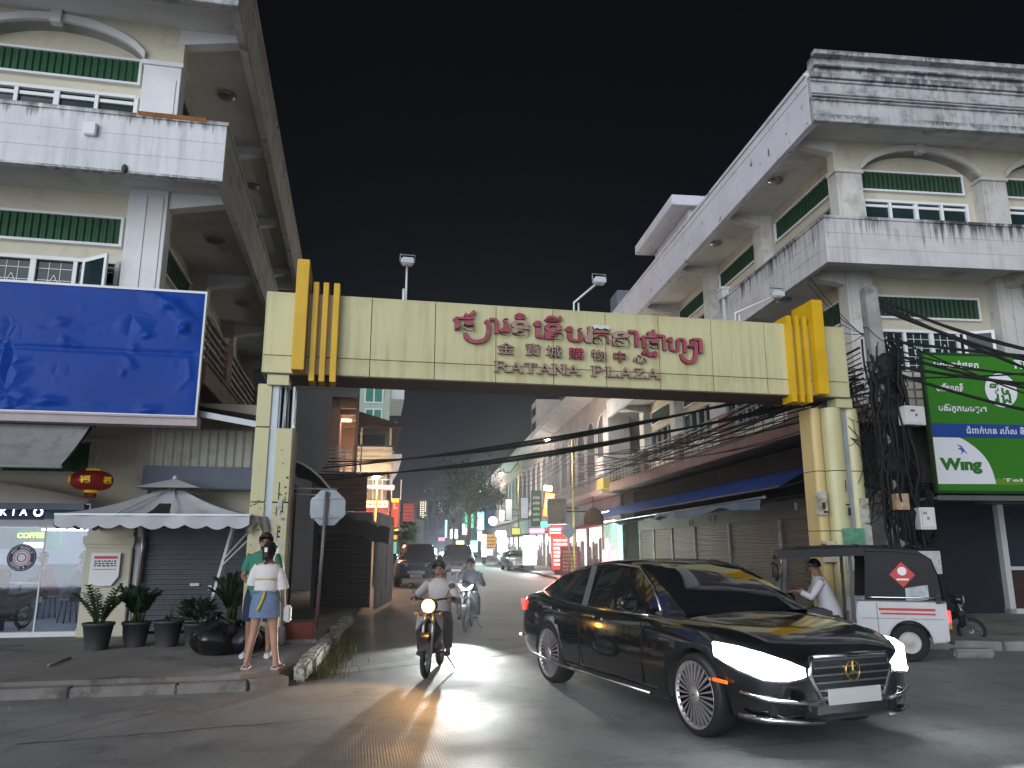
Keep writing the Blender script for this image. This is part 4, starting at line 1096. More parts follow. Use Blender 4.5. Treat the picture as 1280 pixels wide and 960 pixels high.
# serif capitals
SER = {'R': (['|0', ((.0, 1), (.55, 1), (.68, .86), (.66, .68), (.5, .55), (.1, .54)), ((.42, .54), (.88, .0))], [(0, 0), (0, 1), (.9, 0)]),
       'A': ([((.06, .0), (.46, 1.0)), ((.46, 1.0), (.9, .0)), ((.2, .34), (.72, .34))], [(.06, 0), (.9, 0)]),
       'T': ([((.45, 0), (.45, 1)), ((.0, .97), (.9, .97)), ((.02, .8), (.02, 1)), ((.88, .8), (.88, 1))], [(.45, 0)]),
       'N': ([((.1, 0), (.1, 1)), ((.1, 1), (.85, 0)), ((.85, 0), (.85, 1))], [(.1, 0), (.1, 1), (.85, 1)]),
       'P': (['|0', ((.0, 1), (.55, 1), (.7, .84), (.66, .62), (.5, .5), (.1, .48))], [(0, 0), (0, 1)]),
       'L': ([((.15, 0), (.15, 1)), ((.15, .03), (.85, .03)), ((.84, .0), (.84, .28))], [(.15, 0), (.15, 1)]),
       'Z': ([((.08, .97), (.82, .97)), ((.82, .97), (.06, .03)), ((.06, .03), (.86, .03)), ((.08, .75), (.08, .97)), ((.85, .03), (.85, .26))], [])}
x = 3.83
for ch in 'RATANA PLAZA':
    if ch == ' ': x += .2; continue
    st_, sf_ = SER[ch]; b = MB(); h, w_ = .175, .225
    z0 = 4.565
    for s in st_:
        if s == '|0': s = ((.12, 0), (.12, 1))
        else: s = tuple((.12 + px * .9 if ch in 'RP' else px, pz) for px, pz in s)
        for a, c in zip(s, s[1:]):
            thick = .036 if a[0] == c[0] or (ch in 'AN' and a[1] > c[1]) or ch == 'Z' and abs(a[1] - c[1]) > .5 or (ch == 'R' and a[1] > c[1]) else .022
            b.bar((x + a[0] * w_, -.055, z0 + a[1] * h), (x + c[0] * w_, -.055, z0 + c[1] * h), .05, thick, (0, 0, 1) if abs(a[1] - c[1]) < .99 else (1, 0, 0))
    for (px, pz) in sf_:
        px = .12 + px * .9 if ch in 'RP' else px
        b.box(x + px * w_ - .05, -.08, z0 + pz * h - .008, x + px * w_ + .05, -.03, z0 + pz * h + .008)
    letters(b, m_fade); x += .256
# ---- flood lamps standing on the beam
m_fl = mat('pale_flood_lamp', (.62, .64, .66), .5, .2, var=.1)
def flood(x, arm, label, gx):
    t = thing('flood_lamp', label, 'flood lamp', FG.w(x, .45, 5.765), FG.a, 'flood lamps on the gateway')
    b = MB(); ax, ay, az = arm
    if ax == 0: b.tube([(0, 0, 0), (0, 0, az)], .02, 8); b.tube([(-.04, 0, 0), (-.04, 0, .35)], .03, 8)
    else: b.tube([(0, 0, 0), (0, 0, .3), (ax, ay, az)], .022, 8); b.tube([(.09, 0, 0), (.09, 0, .3)], .02, 6)
    b.build('pole', m_fl, t)
    h = MB(); h.box(ax - .115, ay - .1, az - .06, ax + .115, ay + .08, az + .07); h.build('housing', m_fl, t, bevel=.03)
    h = MB(); h.box(ax - .1, ay - .11, az - .045, ax + .1, ay - .102, az + .045); h.build('glass', mat('lamp_glass', (.5, .55, .6), .15, spec=.8), t)
    k = MB(); k.tube([(ax - .13, ay, az), (ax - .13, ay, az + .14), (ax + .13, ay, az + .14), (ax + .13, ay, az)], .012, 6); k.build('bracket', metal_g, t)
flood(2.3, (0, -.1, .82), 'flood lamp on an upright pole over the left half of the gateway', 0)
flood(5.4, (.42, -.25, .66), 'flood lamp on a bent arm above the middle of the gateway lettering', 0)
flood(8.65, (.75, -.3, .62), 'flood lamp on a bent arm before the right building balcony', 0)
# ---- back of the octagonal stop sign
sp = thing('stop_sign', 'bare grey back of an octagonal traffic sign on a pole', 'sign', (-3.50, 14.6, .15))
b = MB(); b.extr([(.36 * math.cos(RAD(22.5 + 45 * k)), 0, 2.2 + .36 * math.sin(RAD(22.5 + 45 * k))) for k in range(8)], (0, .012, 0)); b.build('plate', mat('bare_aluminium', (.42, .47, .52), .45, .5, var=.15, vs=4), sp)
b = MB(); b.box(-.3, -.03, 2.0, .3, 0, 2.03); b.box(-.3, -.03, 2.36, .3, 0, 2.39); b.build('rail', metal_g, sp)
MB().tube([(-.09, -.05, 0), (-.02, -.06, 2.5)], .03, 10).build('pole', mat('galvanised_pole', (.4, .39, .38), .5, .5, var=.2, dirt=((.25, .14, .1), 5, .55, .6)), sp)
MB().tube([(-.09, -.05, 0), (-.067, -.055, .78)], .034, 10).build('painted_foot', mat('pink_flaking_paint', (.33, .14, .2), .8, var=.3, vs=7), sp)
# ================================================================== right building at street level
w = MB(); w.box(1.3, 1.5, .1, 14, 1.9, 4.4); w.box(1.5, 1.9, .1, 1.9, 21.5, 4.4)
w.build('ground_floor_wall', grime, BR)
# shutters along the side street
ed = [2.2, 4.3, 6.35, 10.2, 13.6, 16.4, 19.0, 21.3]
for a, c in zip(ed, ed[1:]):
    corr((1.47, a + .06, .1), (0, 0, 1), (0, 1, 0), 2.3, c - a - .12, .09, .018, (-1, 0, 0)).build('roller_shutter', shut_b, BR)
for v in ed: BX(1.40, v - .06, .1, 1.5, v + .06, 2.75).build('shutter_post', mat('grimy_white_post', (.32, .31, .3), .7, var=.25, dirt=((.1, .09, .08), 2, .5, .7)), BR)
b = MB(); b.box(1.38, 2.1, 2.42, 1.5, 21.4, 2.95); b.build('shutter_box', mat('grey_brown_box', (.11, .1, .095), .7, var=.2), BR)
# near black band under the mezzanine
b = MB(); b.box(1.2, 1.2, 3.0, 1.49, 21.4, 4.3); b.build('dark_band', mat('near_black_wall', (.035, .034, .035), .9, var=.4, vs=2, dirt=((.12, .11, .1), 3, .6, .6)), BR)
# blue corrugated canopy and the cloth awning under it
cb = thing('blue_canopy', 'long blue corrugated canopy over the brown shutters on the right', 'canopy', FR.w(0, 0, 0), FR.a)
m_bc = mat('blue_corrugated_sheet', (.035, .075, .26), .5, .2, var=.2, vs=1, dirt=((.03, .04, .09), 1.6, .55, .6))
pts = []
rows = []
n = int((24.2 - 2.5) / .13)
for j in range(6):
    t = j / 5; row = []
    for i in range(n + 1):
        v = 2.5 + i * .13; row.append((1.3 - 1.65 * t, v, 3.72 - .04 * t - .62 * t ** 1.7 + (.04 if i % 2 else 0)))
    rows.append(row)
MB().ring(rows, cap=False, closed=False, smooth=False).build('sheet', m_bc, cb)
b = MB(); b.bar((-.33, 2.5, 3.08), (-.33, 24.2, 3.08), .04, .04)
for v in (2.6, 8, 13, 18.5, 24): b.bar((1.3, v, 3.5), (-.3, v, 3.06), .04, .04)
b.build('frame', metal_d, cb)
ct = thing('cloth_awning', 'faded blue cloth awning sagging under the blue canopy', 'awning', FR.w(0, 0, 0), FR.a)
m_bt = mat('faded_blue_cloth', (.13, .19, .27), .85, var=.3, vs=2.5, dirt=((.35, .4, .45), 3, .6, .5))
rows = []
for j in range(7):
    t = j / 6; row = []
    for i in range(60):
        v = 3.8 + 18.5 * i / 59; row.append((1.25 - 1.45 * t + .04 * math.sin(i * .9), v, 3.05 - .18 * t - (.18 + .05 * math.sin(i * .7) + .05 * math.sin(i * .31)) * max(0, t - .7) / .3 - .06 * math.sin(math.pi * t)))
    rows.append(row)
MB().ring(rows, cap=False, closed=False).build('cloth', m_tarp, ct)
rows = []
for j in range(4):
    t = j / 3; rows.append([(-.22 + .03 * math.sin(i * .8) - .03 * t, 3.9 + 9.5 * i / 40, 2.86 - t * (.1 + .16 * abs(math.cos(i * .13)) + .02 * math.sin(i))) for i in range(41)])
MB().ring(rows, cap=False, closed=False).build('valance', m_bt, ct)
b = MB(); b.tube([(-.2, 3.7, 2.9), (-.2, 22.3, 2.84)], .03, 8); b.ball((-.2, 3.7, 2.9), .06, 10, 7); b.build('roller', metal_g, ct)
for (v, z) in ((3.4, 3.0), (5.0, 2.75), (11.5, 2.62), (13.8, 2.55)):
    t = thing('wall_bulb', 'small unlit white bulb lamp over the brown shutters', 'lamp', FR.w(1.3, v, z), FR.a, 'bulb lamps over the brown shutters')
    MB().lathe([(.035, 0), (.04, .06), (.03, .1)], (0, 0, 0), 10).build('socket', frame_m, t); MB().ball((0, 0, -.05), (.05, .05, .07), 10, 7).build('bulb', m_lampglass, t)
# shop front facing the main road: white framed dark shutter
sh = shutter(4.5, 13, 1.15, 2.55, 1.3, .07, .015).build('roller_shutter', mat('navy_grey_shutter', (.045, .055, .075), .5, .3, var=.15), BR)
BX(4.5, 1.28, .2, 13, 1.34, 1.12).build('shop_door', mat('brown_panel', (.05, .025, .02), .6, var=.2), BR)
b = MB(); b.box(4.36, 1.2, .13, 4.5, 1.36, 2.6); b.box(4.5, 1.22, 1.1, 13, 1.36, 1.18); b.box(4.36, 1.2, .13, 13, 1.38, .24); b.build('shop_frame', steel, BR)
BX(3.9, 1.0, 2.6, 13, 1.42, 3.05).build('shutter_box', mat('steel_grey_box', (.15, .16, .18), .5, .3, var=.15), BR, bevel=.02)
b = MB(); b.box(2.0, 1.35, .1, 4.3, 1.49, 3.1); b.build('side_panel', mat('black_blue_panel', (.012, .016, .024), .6, var=.2), BR)
# ------------------------------------------------------------------ green billboard
m_gb = mat('green_billboard_skin', (.035, .19, .012), .38, var=.06, vs=.6, dirt=((.06, .22, .02), 1.4, .6, .4), spec=.4)
m_bbl = mat('billboard_blue', (.015, .06, .28), .4, var=.05)
gbv = -.25
x0, zt = FR.hy(1153, 443, gbv); x1b, zb = FR.hy(1173, 613, gbv)
GB = thing('billboard', 'green billboard with Khmer lines, blue stripe and white corner on the right building', 'billboard', FR.w(x0, gbv, zb), FR.a)
def gz(u, v): x, z = FR.hy(u, v, gbv); return x - x0, z - zb
H_ = zt - zb; W_ = 6.0
BX(0, 0, 0, W_, .05, H_).build('skin', m_gb, GB)
b = MB(); b.box(-.03, -.02, -.06, W_, .08, 0); b.box(-.03, -.02, H_, W_, .08, H_ + .05); b.box(-.05, -.02, 0, 0, .08, H_); b.build('frame', mat('dark_green_edge', (.01, .05, .01), .5), GB)
s0 = gz(1165, 529)[1]; s1 = gz(1168, 546)[1]
BX(0, -.006, s1, W_, .0, s0).build('stripe', m_bbl, GB)
cx, cz = gz(1251, 488); b = MB()
for (r_, y_, m_, n_) in ((.40, -.006, mat('edge_green', (.02, .07, .02), .5), 'disc_edge'), (.385, -.012, m_wp, 'disc')):  # slightly larger dark green disc behind the white one
    MB().lathe([(r_, y_), (r_, y_ + .005)], (cx, 0, cz), 40, 'y').build(n_, m_, GB)
# white swoosh corner
zz = gz(1168, 546)[1] - .01; cw = []
for k in range(13):
    t = k / 12; u = 1199 + (1245 - 1199) * t; v = 546 + (605 - 546) * t ** 1.0
    px, pz = gz(u + 9 * math.sin(math.pi * t), v - 4 * math.sin(math.pi * t)); cw.append((px, -.004, pz))
zl = gz(1177, 605)[1]
MB().extr([(0.01, -.006, zl)] + [(0.01, -.006, zz)] + [(p[0], -.006, min(zz, max(zl, p[2]))) for p in cw], (0, .006, 0)).build('white_corner', m_wp, GB)
m_gt = mat('logo_green', (.03, .16, .02), .5, var=0)
def put(s, u, v, h, wpx, m, name, bold=.02, ext=.003, y=-.014):
    """text with its left baseline at pixel u,v; h = height, width measured in photo pixels"""
    t = textmesh(s, 1, ext, bold); X0, X1 = min(q[0] for q in t.v), max(q[0] for q in t.v); Y0, Y1 = min(q[1] for q in t.v), max(q[1] for q in t.v)
    a = gz(u, v); w_ = gz(u + wpx, v)[0] - a[0]
    t.v = [((q[0] - X0) / (X1 - X0) * w_ + a[0], y + q[2], (q[1] - Y0) / (Y1 - Y0) * h + a[1]) for q in t.v]
    t.build(name, m, GB)
put('W\u0131ng', 1176, 592, .34, 52, m_gt, 'lettering', .05)
b = MB(); bx, bz = gz(1203, 562)
b.extr([(bx - .13, -.012, bz + .12), (bx - .02, -.012, bz + .08), (bx + .03, -.012, bz + .0), (bx + .11, -.012, bz - .1), (bx + .02, -.012, bz - .04), (bx - .05, -.012, bz - .11), (bx - .02, -.012, bz - .02), (bx - .12, -.012, bz + .02), (bx - .03, -.012, bz + .04)], (0, .004, 0)); b.build('bird_emblem', mat('emblem_blue', (.03, .12, .4), .5, var=0), GB)
put('\u179c\u17b8\u1784', 1239, 504, .46, 25, m_gt, 'lettering', .012, .003, -.018)
put('\u1794\u1784\u17cb\u1794\u17d2\u179a\u17b6\u1780\u17cb\u1795\u17d2\u1791\u17bb\u1780', 1167, 461, .2, 56, m_wp, 'lettering', .025)
put('\u1794\u17be\u1780\u1782\u178e\u1793\u17b8', 1170, 489, .19, 34, m_wp, 'lettering', .025)
put('\u1794\u1784\u17cb\u179c\u17b7\u1780\u17d2\u1780\u1799\u1794\u178f\u17d2\u179a\u17d4', 1173, 516, .2, 60, m_wp, 'lettering', .025)
put('\u1787\u17c6\u1796\u17b6\u1780\u17cb\u1794\u17b6\u1793 \u179a\u17a0\u17d0\u179f \u178c\u17b7', 1208, 542, .17, 72, m_wp, 'lettering', .01)
put('\u1780\u17b6\u179a', 1268, 461, .2, 20, m_wp, 'lettering', .025)
put('Tel: 023', 1254, 602, .07, 60, m_wp, 'lettering', .01)
BX(0, -.003, zl, W_, -.001, zl + .12).build('pale_strip', mat('yellow_green_strip', (.13, .26, .02), .4, var=.1), GB)
b = MB()
for x in (.5, 3, 5.5):
    for z in (.4, 2.2): b.bar((x, .08, z), (x, .25, z + .0), .05, .05)
b.bar((.4, .1, -.1), (.4, .3, 4.4 - zb), .05, .05)
b.build('bracket', metal_d, GB)
b = MB(); b.box(-.4, -.5, -.22, W_, .3, -.16); b.box(-.4, -.52, -.24, W_, -.5, -.14); b.build('ledge', mat('green_grey_ledge', (.1, .12, .1), .6), GB)
# ------------------------------------------------------------------ utility pole with meters and cable tangle
base = Vector((6.97, 13.9, .13))
up = thing('utility_pole', 'square concrete utility pole wrapped in black cables at the right column', 'pole', base)
b = MB(); b.ring([[(sx * w_ - .02 * z, sy * w_, z) for sx, sy in ((-1, -1), (1, -1), (1, 1), (-1, 1))] for z, w_ in ((0, .17), (6.35, .12))], smooth=False); b.build('shaft', conc, up, bevel=.012)
m_box = mat('white_meter_box', (.58, .57, .56), .5, var=.1, vs=3, dirt=((.3, .25, .2), 4, .6, .5))
def meter(u, v, w_, h, label, m=m_box, d=13.45, rz=-8, front=True):
    p = P(u, v, d); t = thing('meter_box', label, 'box', p, RAD(rz))
    BX(-w_ / 2, 0, -h / 2, w_ / 2, .2, h / 2).build('case', m, t, bevel=.008)
    f = MB(); f.box(-w_ / 2 + .03, -.008, -h / 2 + .03, w_ / 2 - .03, .0, h / 2 - .03); f.build('door', m, t, bevel=.004)
    f = MB(); f.box(-.02, -.016, -.02, .02, -.008, .03); f.box(-w_ * .3, -.010, h * .18, -w_ * .05, -.008, h * .3); f.build('latch', metal_g, t)
    return t
meter(1145, 519, .42, .34, 'white meter box, topmost on the cable covered pole', rz=16)
meter(1160, 648, .27, .38, 'white upright meter box below the green billboard corner', rz=0)
meter(1129, 627, .22, .28, 'brownish box with peeling front on the pole', mat('peeling_brown_box', (.4, .27, .17), .7, var=.4, vs=9), rz=0)
ps = thing('paper_sheet', 'cracked white sheet fixed to the pole above the three wheeler', 'sheet', P(1160, 703, 13.3), RAD(-3))
BX(-.22, 0, -.19, .22, .012, .19).build('sheet', mat('cracked_white_sheet', (.5, .5, .5), .7, var=.3, vs=10, dirt=((.1, .1, .1), 9, .56, .8)), ps)
mk = thing('marker_post', 'short white post with red figures beside the utility pole', 'post', G(1168, 782, .13))
MB().lathe([(.09, 0), (.085, 1.15), (.05, 1.2)], n=14).build('post', steel, mk)
b = MB().add(textmesh('2', .22, .004, .01, 'CENTER'), TX(0, -.095, .45)); b.add(textmesh('02', .16, .004, .01, 'CENTER'), TX(0, -.095, .72)); b.build('figure', m_redp, mk)
# the tangle: bundles hugging the pole and a fan of loose wires
random.seed(11)
tg = MB()
def bx_(z): return base + Vector((-.02 * z, 0, z))
rg_ = []
for k in range(34):
    z = .9 + 4.3 * k / 33; r0 = .24 + .08 * math.sin(k * .9) + .05 * math.sin(k * 2.3) - (.1 if z > 4.6 else 0); rg_.append([bx_(z) + Vector((.10 + (r0 + .05 * math.sin(5 * q + k) + .03 * math.sin(11 * q - k * 2)) * math.cos(2 * math.pi * q / 20), -.06 + r0 * .8 * math.sin(2 * math.pi * q / 20), 0)) for q in range(20)])
tg.ring(rg_)
for k in range(26):
    a0 = random.uniform(0, 6.28); z0, z1 = random.uniform(3.8, 5.4), random.uniform(.3, 2.6); pts = []
    r0 = random.uniform(.16, .34)
    for i in range(14):
        t = i / 13; z = z0 + (z1 - z0) * t; a = a0 + random.uniform(-.12, .12); rr = r0 + random.uniform(-.05, .07)
        pts.append(bx_(z) + Vector((rr * math.cos(a) + .10, rr * math.sin(a) - .12, 0)))
    tg.tube(pts, random.uniform(.012, .04), 6)
for k in range(28):
    z = random.uniform(2.4, 5.3); r0 = random.uniform(.16, .36); a0 = random.uniform(0, 6.28); tilt = random.uniform(-.5, .5); sq = random.uniform(.6, 1.6)
    tg.tube([bx_(z) + Vector((r0 * math.cos(a0 + q * .5) + random.uniform(-.05, .05) + .08, r0 * .7 * math.sin(a0 + q * .5) - .1, r0 * sq * math.sin(a0 * 2 + q * .5 + tilt))) for q in range(14)], random.uniform(.005, .012), 5)
for k in range(110):      # slack wires between the column side and the pole
    z0 = random.uniform(2.2, 5.3); p = bx_(z0) + Vector((random.uniform(-.2, .3), random.uniform(-.3, .1), 0))
    q = Vector((base.x - random.uniform(.25, .62), base.y + random.uniform(.3, 1.4), random.uniform(2.0, 5.2)))
    tg.tube([p.lerp(q, i / 8) - Vector((0, 0, random.uniform(.1, .9) * .0 + 4 * (.1 + .5 * (k % 7) / 7) * (i / 8) * (1 - i / 8))) for i in range(9)], random.uniform(.004, .009), 4)
for (px, pz, r_) in ((.35, 2.35, .28), (.42, 1.75, .22)):
    for k in range(16):
        a0 = random.uniform(0, 6); rr = r_ * random.uniform(.4, .85)
        tg.tube([base + Vector((px + rr * math.cos(q * .48 + a0), -.12 + random.uniform(-.1, .08), pz + rr * 1.35 * math.sin(q * .48 + a0))) for q in range(14)], random.uniform(.008, .018), 4)
struct(tag(tg.build('cable_tangle', blackcable), 'mass of black cables knotted round the pole', 'cables'), 'stuff')
bk = tag(BX(0, 0, 0, .62, .12, 2.4).build('wrapped_sheet', mat('black_plastic_sheet', (.012, .012, .013), .3, var=.3, vs=4, bump=.6, bs=6), None, base + Vector((-1.0, .5, 2.2))), 'black plastic wrapped panel between the right column and the pole', 'sheet')
# overhead cables
def wire(p, q, sag, r, label, grp):
    tag(cable(p, q, sag, r).build('overhead_cable', blackcable), label, 'cable', grp)
top = bx_(5.35) + Vector((0, -.2, 0)); lab = 'black overhead cable sagging from the pole towards the left houses'
for k in range(8):
    wire(bx_(4.3 + .09 * k) + Vector((-.2, .1 * k, 0)), P(392 + 3 * k, 601 - 4 * k, 26.5), .2 + .13 * (k % 4), .014 if k % 2 else .026, lab, 'cables crossing the side street')
for k in range(14):
    e = P(715 + random.uniform(-6, 6), 556 + 4.2 * k, 38)
    wire(bx_(3.9 + .1 * k) + Vector((-.25, .1, 0)), e, random.uniform(.1, .9), random.choice((.012, .016, .024)), 'black overhead cable strung along the fronts of the right houses', 'cables along the right houses')
for k in range(13):
    z = 6.0 - .12 * k if k > 4 else 6.1 - .06 * k
    e = P(1420, 452 + 9 * (k % 6) + (40 if k % 3 == 2 else 0), 13.0)
    wire(bx_(z) + Vector((.12, -.15, 0)), e, random.uniform(.05, .35), random.choice((.012, .016, .03)), 'black overhead cable running from the pole out to the right', 'cables leaving to the right')
for k in range(5):
    wire(bx_(5.2 + .1 * k), P(1000 + 10 * k, 330 + 25 * k, 18), .15, .008, 'thin wire from the pole to the balcony behind it', 'thin wires at the balcony')
# greenery and rubbish behind the three wheeler
shb = thing('shrub', 'green shrub seen through the open side of the three wheeler', 'plant', G(1080, 790, .13) + Vector((0, 1.2, 0)))
b = MB()
for k in range(900):
    a = random.uniform(0, 6.28); z = random.uniform(.1, 1.5); rr = .45 * random.random() ** .5 * (1.1 - .4 * abs(z - .7))
    leafmesh(b, (rr * math.cos(a), rr * math.sin(a), z), (math.cos(a), math.sin(a), random.uniform(-.3, 1)), random.uniform(.08, .16), .012)
b.build('foliage', mat('shrub_leaf', (.05, .09, .02), .5, var=.4, vs=8), shb)
MB().tube([(0, 0, 0), (.03, 0, .6), (0, 0, 1.1)], [.03, .02, .01], 6).build('stem', mat('plant_stem', (.06, .09, .03), .6), shb)
cbk = tag(BX(-.3, -.1, 0, .3, .12, .13).build('concrete_block', m_kerb, None, G(1215, 822), bevel=.03), 'low broken concrete block on the right road edge', 'block')
# ================================================================== people
def mskin(n, c): return mat(n, c, .55, var=.12, vs=6, spec=.35)
skin_a, skin_b = mskin('warm_skin', (.42, .24, .17)), mskin('brown_skin', (.26, .14, .09))
m_eye = mat('dark_eye', (.02, .015, .012), .3, var=0); m_lip = mat('lip', (.3, .1, .08), .5, var=0)
m_hair = mat('black_hair', (.012, .01, .009), .45, var=.4, vs=30, bump=.4, bs=80)
def hand(J, B, wr, d, side):
    """palm, four fingers, thumb grown from the wrist joint along d"""
    d = Vector(d).normalized(); s = Vector(side).normalized(); p = Vector(J[wr][0])
    J[wr + 'p'] = (p + d * .06, .022); B.append((wr, wr + 'p'))
    curl = d.cross(s).normalized()
    for k in range(4):
        o = s * (-.027 + .018 * k); l = (.06, .07, .068, .05)[k]
        a = p + d * .085 + o; J['%sf%d' % (wr, k)] = (a, .010); B.append((wr + 'p', '%sf%d' % (wr, k)))
        b = a + d * l * .6 + curl * .012; J['%sg%d' % (wr, k)] = (b, .0085); B.append(('%sf%d' % (wr, k), '%sg%d' % (wr, k)))
        e = b + d * l * .25 + curl * .03; J['%sh%d' % (wr, k)] = (e, .007); B.append(('%sg%d' % (wr, k), '%sh%d' % (wr, k)))
    t = p + d * .035 - s * .035; J[wr + 't'] = (t, .011); B.append((wr, wr + 't')); J[wr + 'u'] = (t + d * .035 - s * .012, .009); B.append((wr + 't', wr + 'u'))
def figure(J, B, name, m, parent, head=None, face=(0, -1, 0), root='pelvis', hr=.1):
    """one continuous body: skinned skeleton, head with nose, ears, eyes and mouth"""
    if head: J['skull'] = (head, hr * .78); J['crown'] = (Vector(head) + Vector((0, 0, hr * .55)), hr * .72); J['chin'] = (Vector(head) + Vector(face) * hr * .28 - Vector((0, 0, hr * .62)), hr * .5)
    if head: B += [('neck', 'skull'), ('skull', 'crown'), ('skull', 'chin')]
    ks = list(J); ix = {k: i for i, k in enumerate(ks)}
    me = bpy.data.meshes.new(name); me.from_pydata([tuple(J[k][0]) for k in ks], [(ix[a], ix[b]) for a, b in B], [])
    o = bpy.data.objects.new('tmp', me); COL.objects.link(o)
    md = o.modifiers.new('Skin', 'SKIN'); md.use_smooth_shade = True
    sv = me.skin_vertices[0].data
    for i, k in enumerate(ks): sv[i].radius = (J[k][1], J[k][1]); sv[i].use_root = (k == root)
    sb = o.modifiers.new('Sub', 'SUBSURF'); sb.levels = 2; sb.render_levels = 2
    dg = bpy.context.evaluated_depsgraph_get(); dg.update()
    r = bpy.data.meshes.new_from_object(o.evaluated_get(dg)); bpy.data.objects.remove(o)
    mb = MB(); mb.v = [tuple(v.co) for v in r.vertices]; mb.f = [tuple(p.vertices) for p in r.polygons]; mb.sm = [True] * len(mb.f)
    bpy.data.meshes.remove(r); n0 = len(mb.f); marks = []
    if head:
        H_ = Vector(head); f = Vector(face).normalized(); s = f.cross(Vector((0, 0, 1))).normalized()
        mb.ball(tuple(H_ + f * hr * .92 - Vector((0, 0, hr * .05))), (hr * .16, hr * .16, hr * .24), 8, 6)
        for q in (-1, 1): mb.ball(tuple(H_ + s * q * hr * .8), (hr * .12, hr * .14, hr * .26), 8, 6)
        n1 = len(mb.f)
        for q in (-1, 1): mb.ball(tuple(H_ + f * hr * .76 + s * q * hr * .32 + Vector((0, 0, hr * .16))), hr * .12, 8, 6)
        n2 = len(mb.f)
        mb.ball(tuple(H_ + f * hr * .74 - Vector((0, 0, hr * .48))), (hr * .24, hr * .12, hr * .07), 8, 6)
    ob = mb.build(name, m, parent)
    if head:
        ob.data.materials.append(m_eye); ob.data.materials.append(m_lip)
        for i, p in enumerate(ob.data.polygons):
            if n1 <= i < n2: p.material_index = 1
            elif i >= n2: p.material_index = 2
    return ob
def cloth(rings, name, m, parent, n=26, wav=.0):
    """garment lofted through (centre, rx, ry)"""
    R_ = []
    for k, (c, rx, ry) in enumerate(rings):
        c = Vector(c); R_.append([c + Vector((rx * math.cos(2 * math.pi * j / n) * (1 + wav * math.sin(5 * j + k * 1.7)), ry * math.sin(2 * math.pi * j / n) * (1 + wav * math.sin(3 * j + k)), wav * .1 * math.sin(j * 1.9 + k))) for j in range(n)])
    return MB().ring(R_, cap=False).build(name, m, parent)
def sleeve(pts, rs, name, m, parent): return MB().tube(pts, rs, 14, cap=False).build(name, m, parent)
def hair_cap(H_, hr, face, m, parent, low=-.25, name='hair', k=1.07):
    b = MB(); f = Vector(face).normalized(); nu, nv = 28, 14; H_ = Vector(H_)
    s = f.cross(Vector((0, 0, 1))); idx = []
    for a in range(nv + 1):
        t = math.pi * .75 * a / nv + .02; r = []
        for j in range(nu):
            q = 2 * math.pi * j / nu; d = Vector((math.sin(t) * math.cos(q), math.sin(t) * math.sin(q), math.cos(t)))
            fr_ = d.x * f.x + d.y * f.y
            lim = low if fr_ < .25 else .42
            z = max(d.z, lim) ; kk = k + random.uniform(-.015, .015)
            r.append(H_ + Vector((d.x * hr * .88 * kk, d.y * hr * .98 * kk, hr * .18 + z * hr * 1.08 * kk)))
        b.ring([r], cap=False) if False else idx.append(r)
    b.ring(idx, cap=False)
    return b.build(name, m, parent)
# ---- the woman, her back to the camera
WP = G(327, 836, .15)
wm = thing('person', 'woman seen from behind in a white off shoulder top and short denim skirt', 'person', WP)
J = {'pelvis': ((0, 0, .80), .115), 'waist': ((0, .0, .95), .095), 'chest': ((0, .01, 1.12), .105), 'up': ((0, 0, 1.22), .085), 'neck': ((.005, .0, 1.30), .045),
     'hl': ((-.085, 0, .74), .095), 'kl': ((-.13, .02, .43), .053), 'cl': ((-.15, -.005, .30), .049), 'al': ((-.19, -.02, .075), .031), 'tl': ((-.215, .10, .03), .026), 'sl': ((-.19, -.05, .03), .026),
     'hr': ((.085, 0, .74), .095), 'kr': ((.115, .02, .43), .053), 'cr': ((.135, -.005, .30), .049), 'ar': ((.175, -.02, .075), .032), 'tr': ((.205, .10, .03), .026), 'sr': ((.178, -.05, .03), .026),
     'ul': ((-.135, 0, 1.22), .042), 'el': ((-.185, .0, .99), .033), 'wl': ((-.10, .20, .97), .023),
     'ur': ((.135, 0, 1.22), .042), 'er': ((.195, -.01, .98), .033), 'wr': ((.19, .10, .78), .023)}
B = [('pelvis', 'waist'), ('waist', 'chest'), ('chest', 'up'), ('up', 'neck'), ('pelvis', 'hl'), ('hl', 'kl'), ('kl', 'cl'), ('cl', 'al'), ('al', 'tl'), ('al', 'sl'), ('pelvis', 'hr'), ('hr', 'kr'), ('kr', 'cr'), ('cr', 'ar'), ('ar', 'tr'), ('ar', 'sr'),
     ('up', 'ul'), ('ul', 'el'), ('el', 'wl'), ('up', 'ur'), ('ur', 'er'), ('er', 'wr')]
hand(J, B, 'wl', (.6, .8, 0), (0, 0, 1)); hand(J, B, 'wr', (-.1, .3, -1), (0, 1, 0))
figure(J, B, 'body', skin_a, wm, (0.005, .015, 1.405), (0, 1, 0), hr=.098)
hair_cap((0.005, .015, 1.405), .098, (0, 1, 0), m_hair, wm, -.55)
hs = MB()
for k in range(60):
    a = random.uniform(.6, 2.54); r0 = .098; p = Vector((.005 + r0 * .9 * math.cos(a), .015 - r0 * math.sin(a), 1.36 + random.uniform(-.01, .12))); hs.tube([p, p + Vector((random.uniform(-.01, .01), -.012, -.05)), p + Vector((random.uniform(-.02, .02), .0, -.09))], [.003, .0025, .001], 4)
hs.build('loose_hair', m_hair, wm)
b = MB(); b.ball((.005, -.085, 1.43), (.06, .05, .06)); b.ball((.0, -.10, 1.36), (.045, .03, .06)); b.build('hair_bun', m_hair, wm)
MB().box(-.015, -.15, 1.40, .02, -.135, 1.455).build('hair_clip', m_wp, wm)
m_top = mat('white_blouse', (.66, .63, .62), .85, var=.08, vs=8, bump=.3, bs=14)
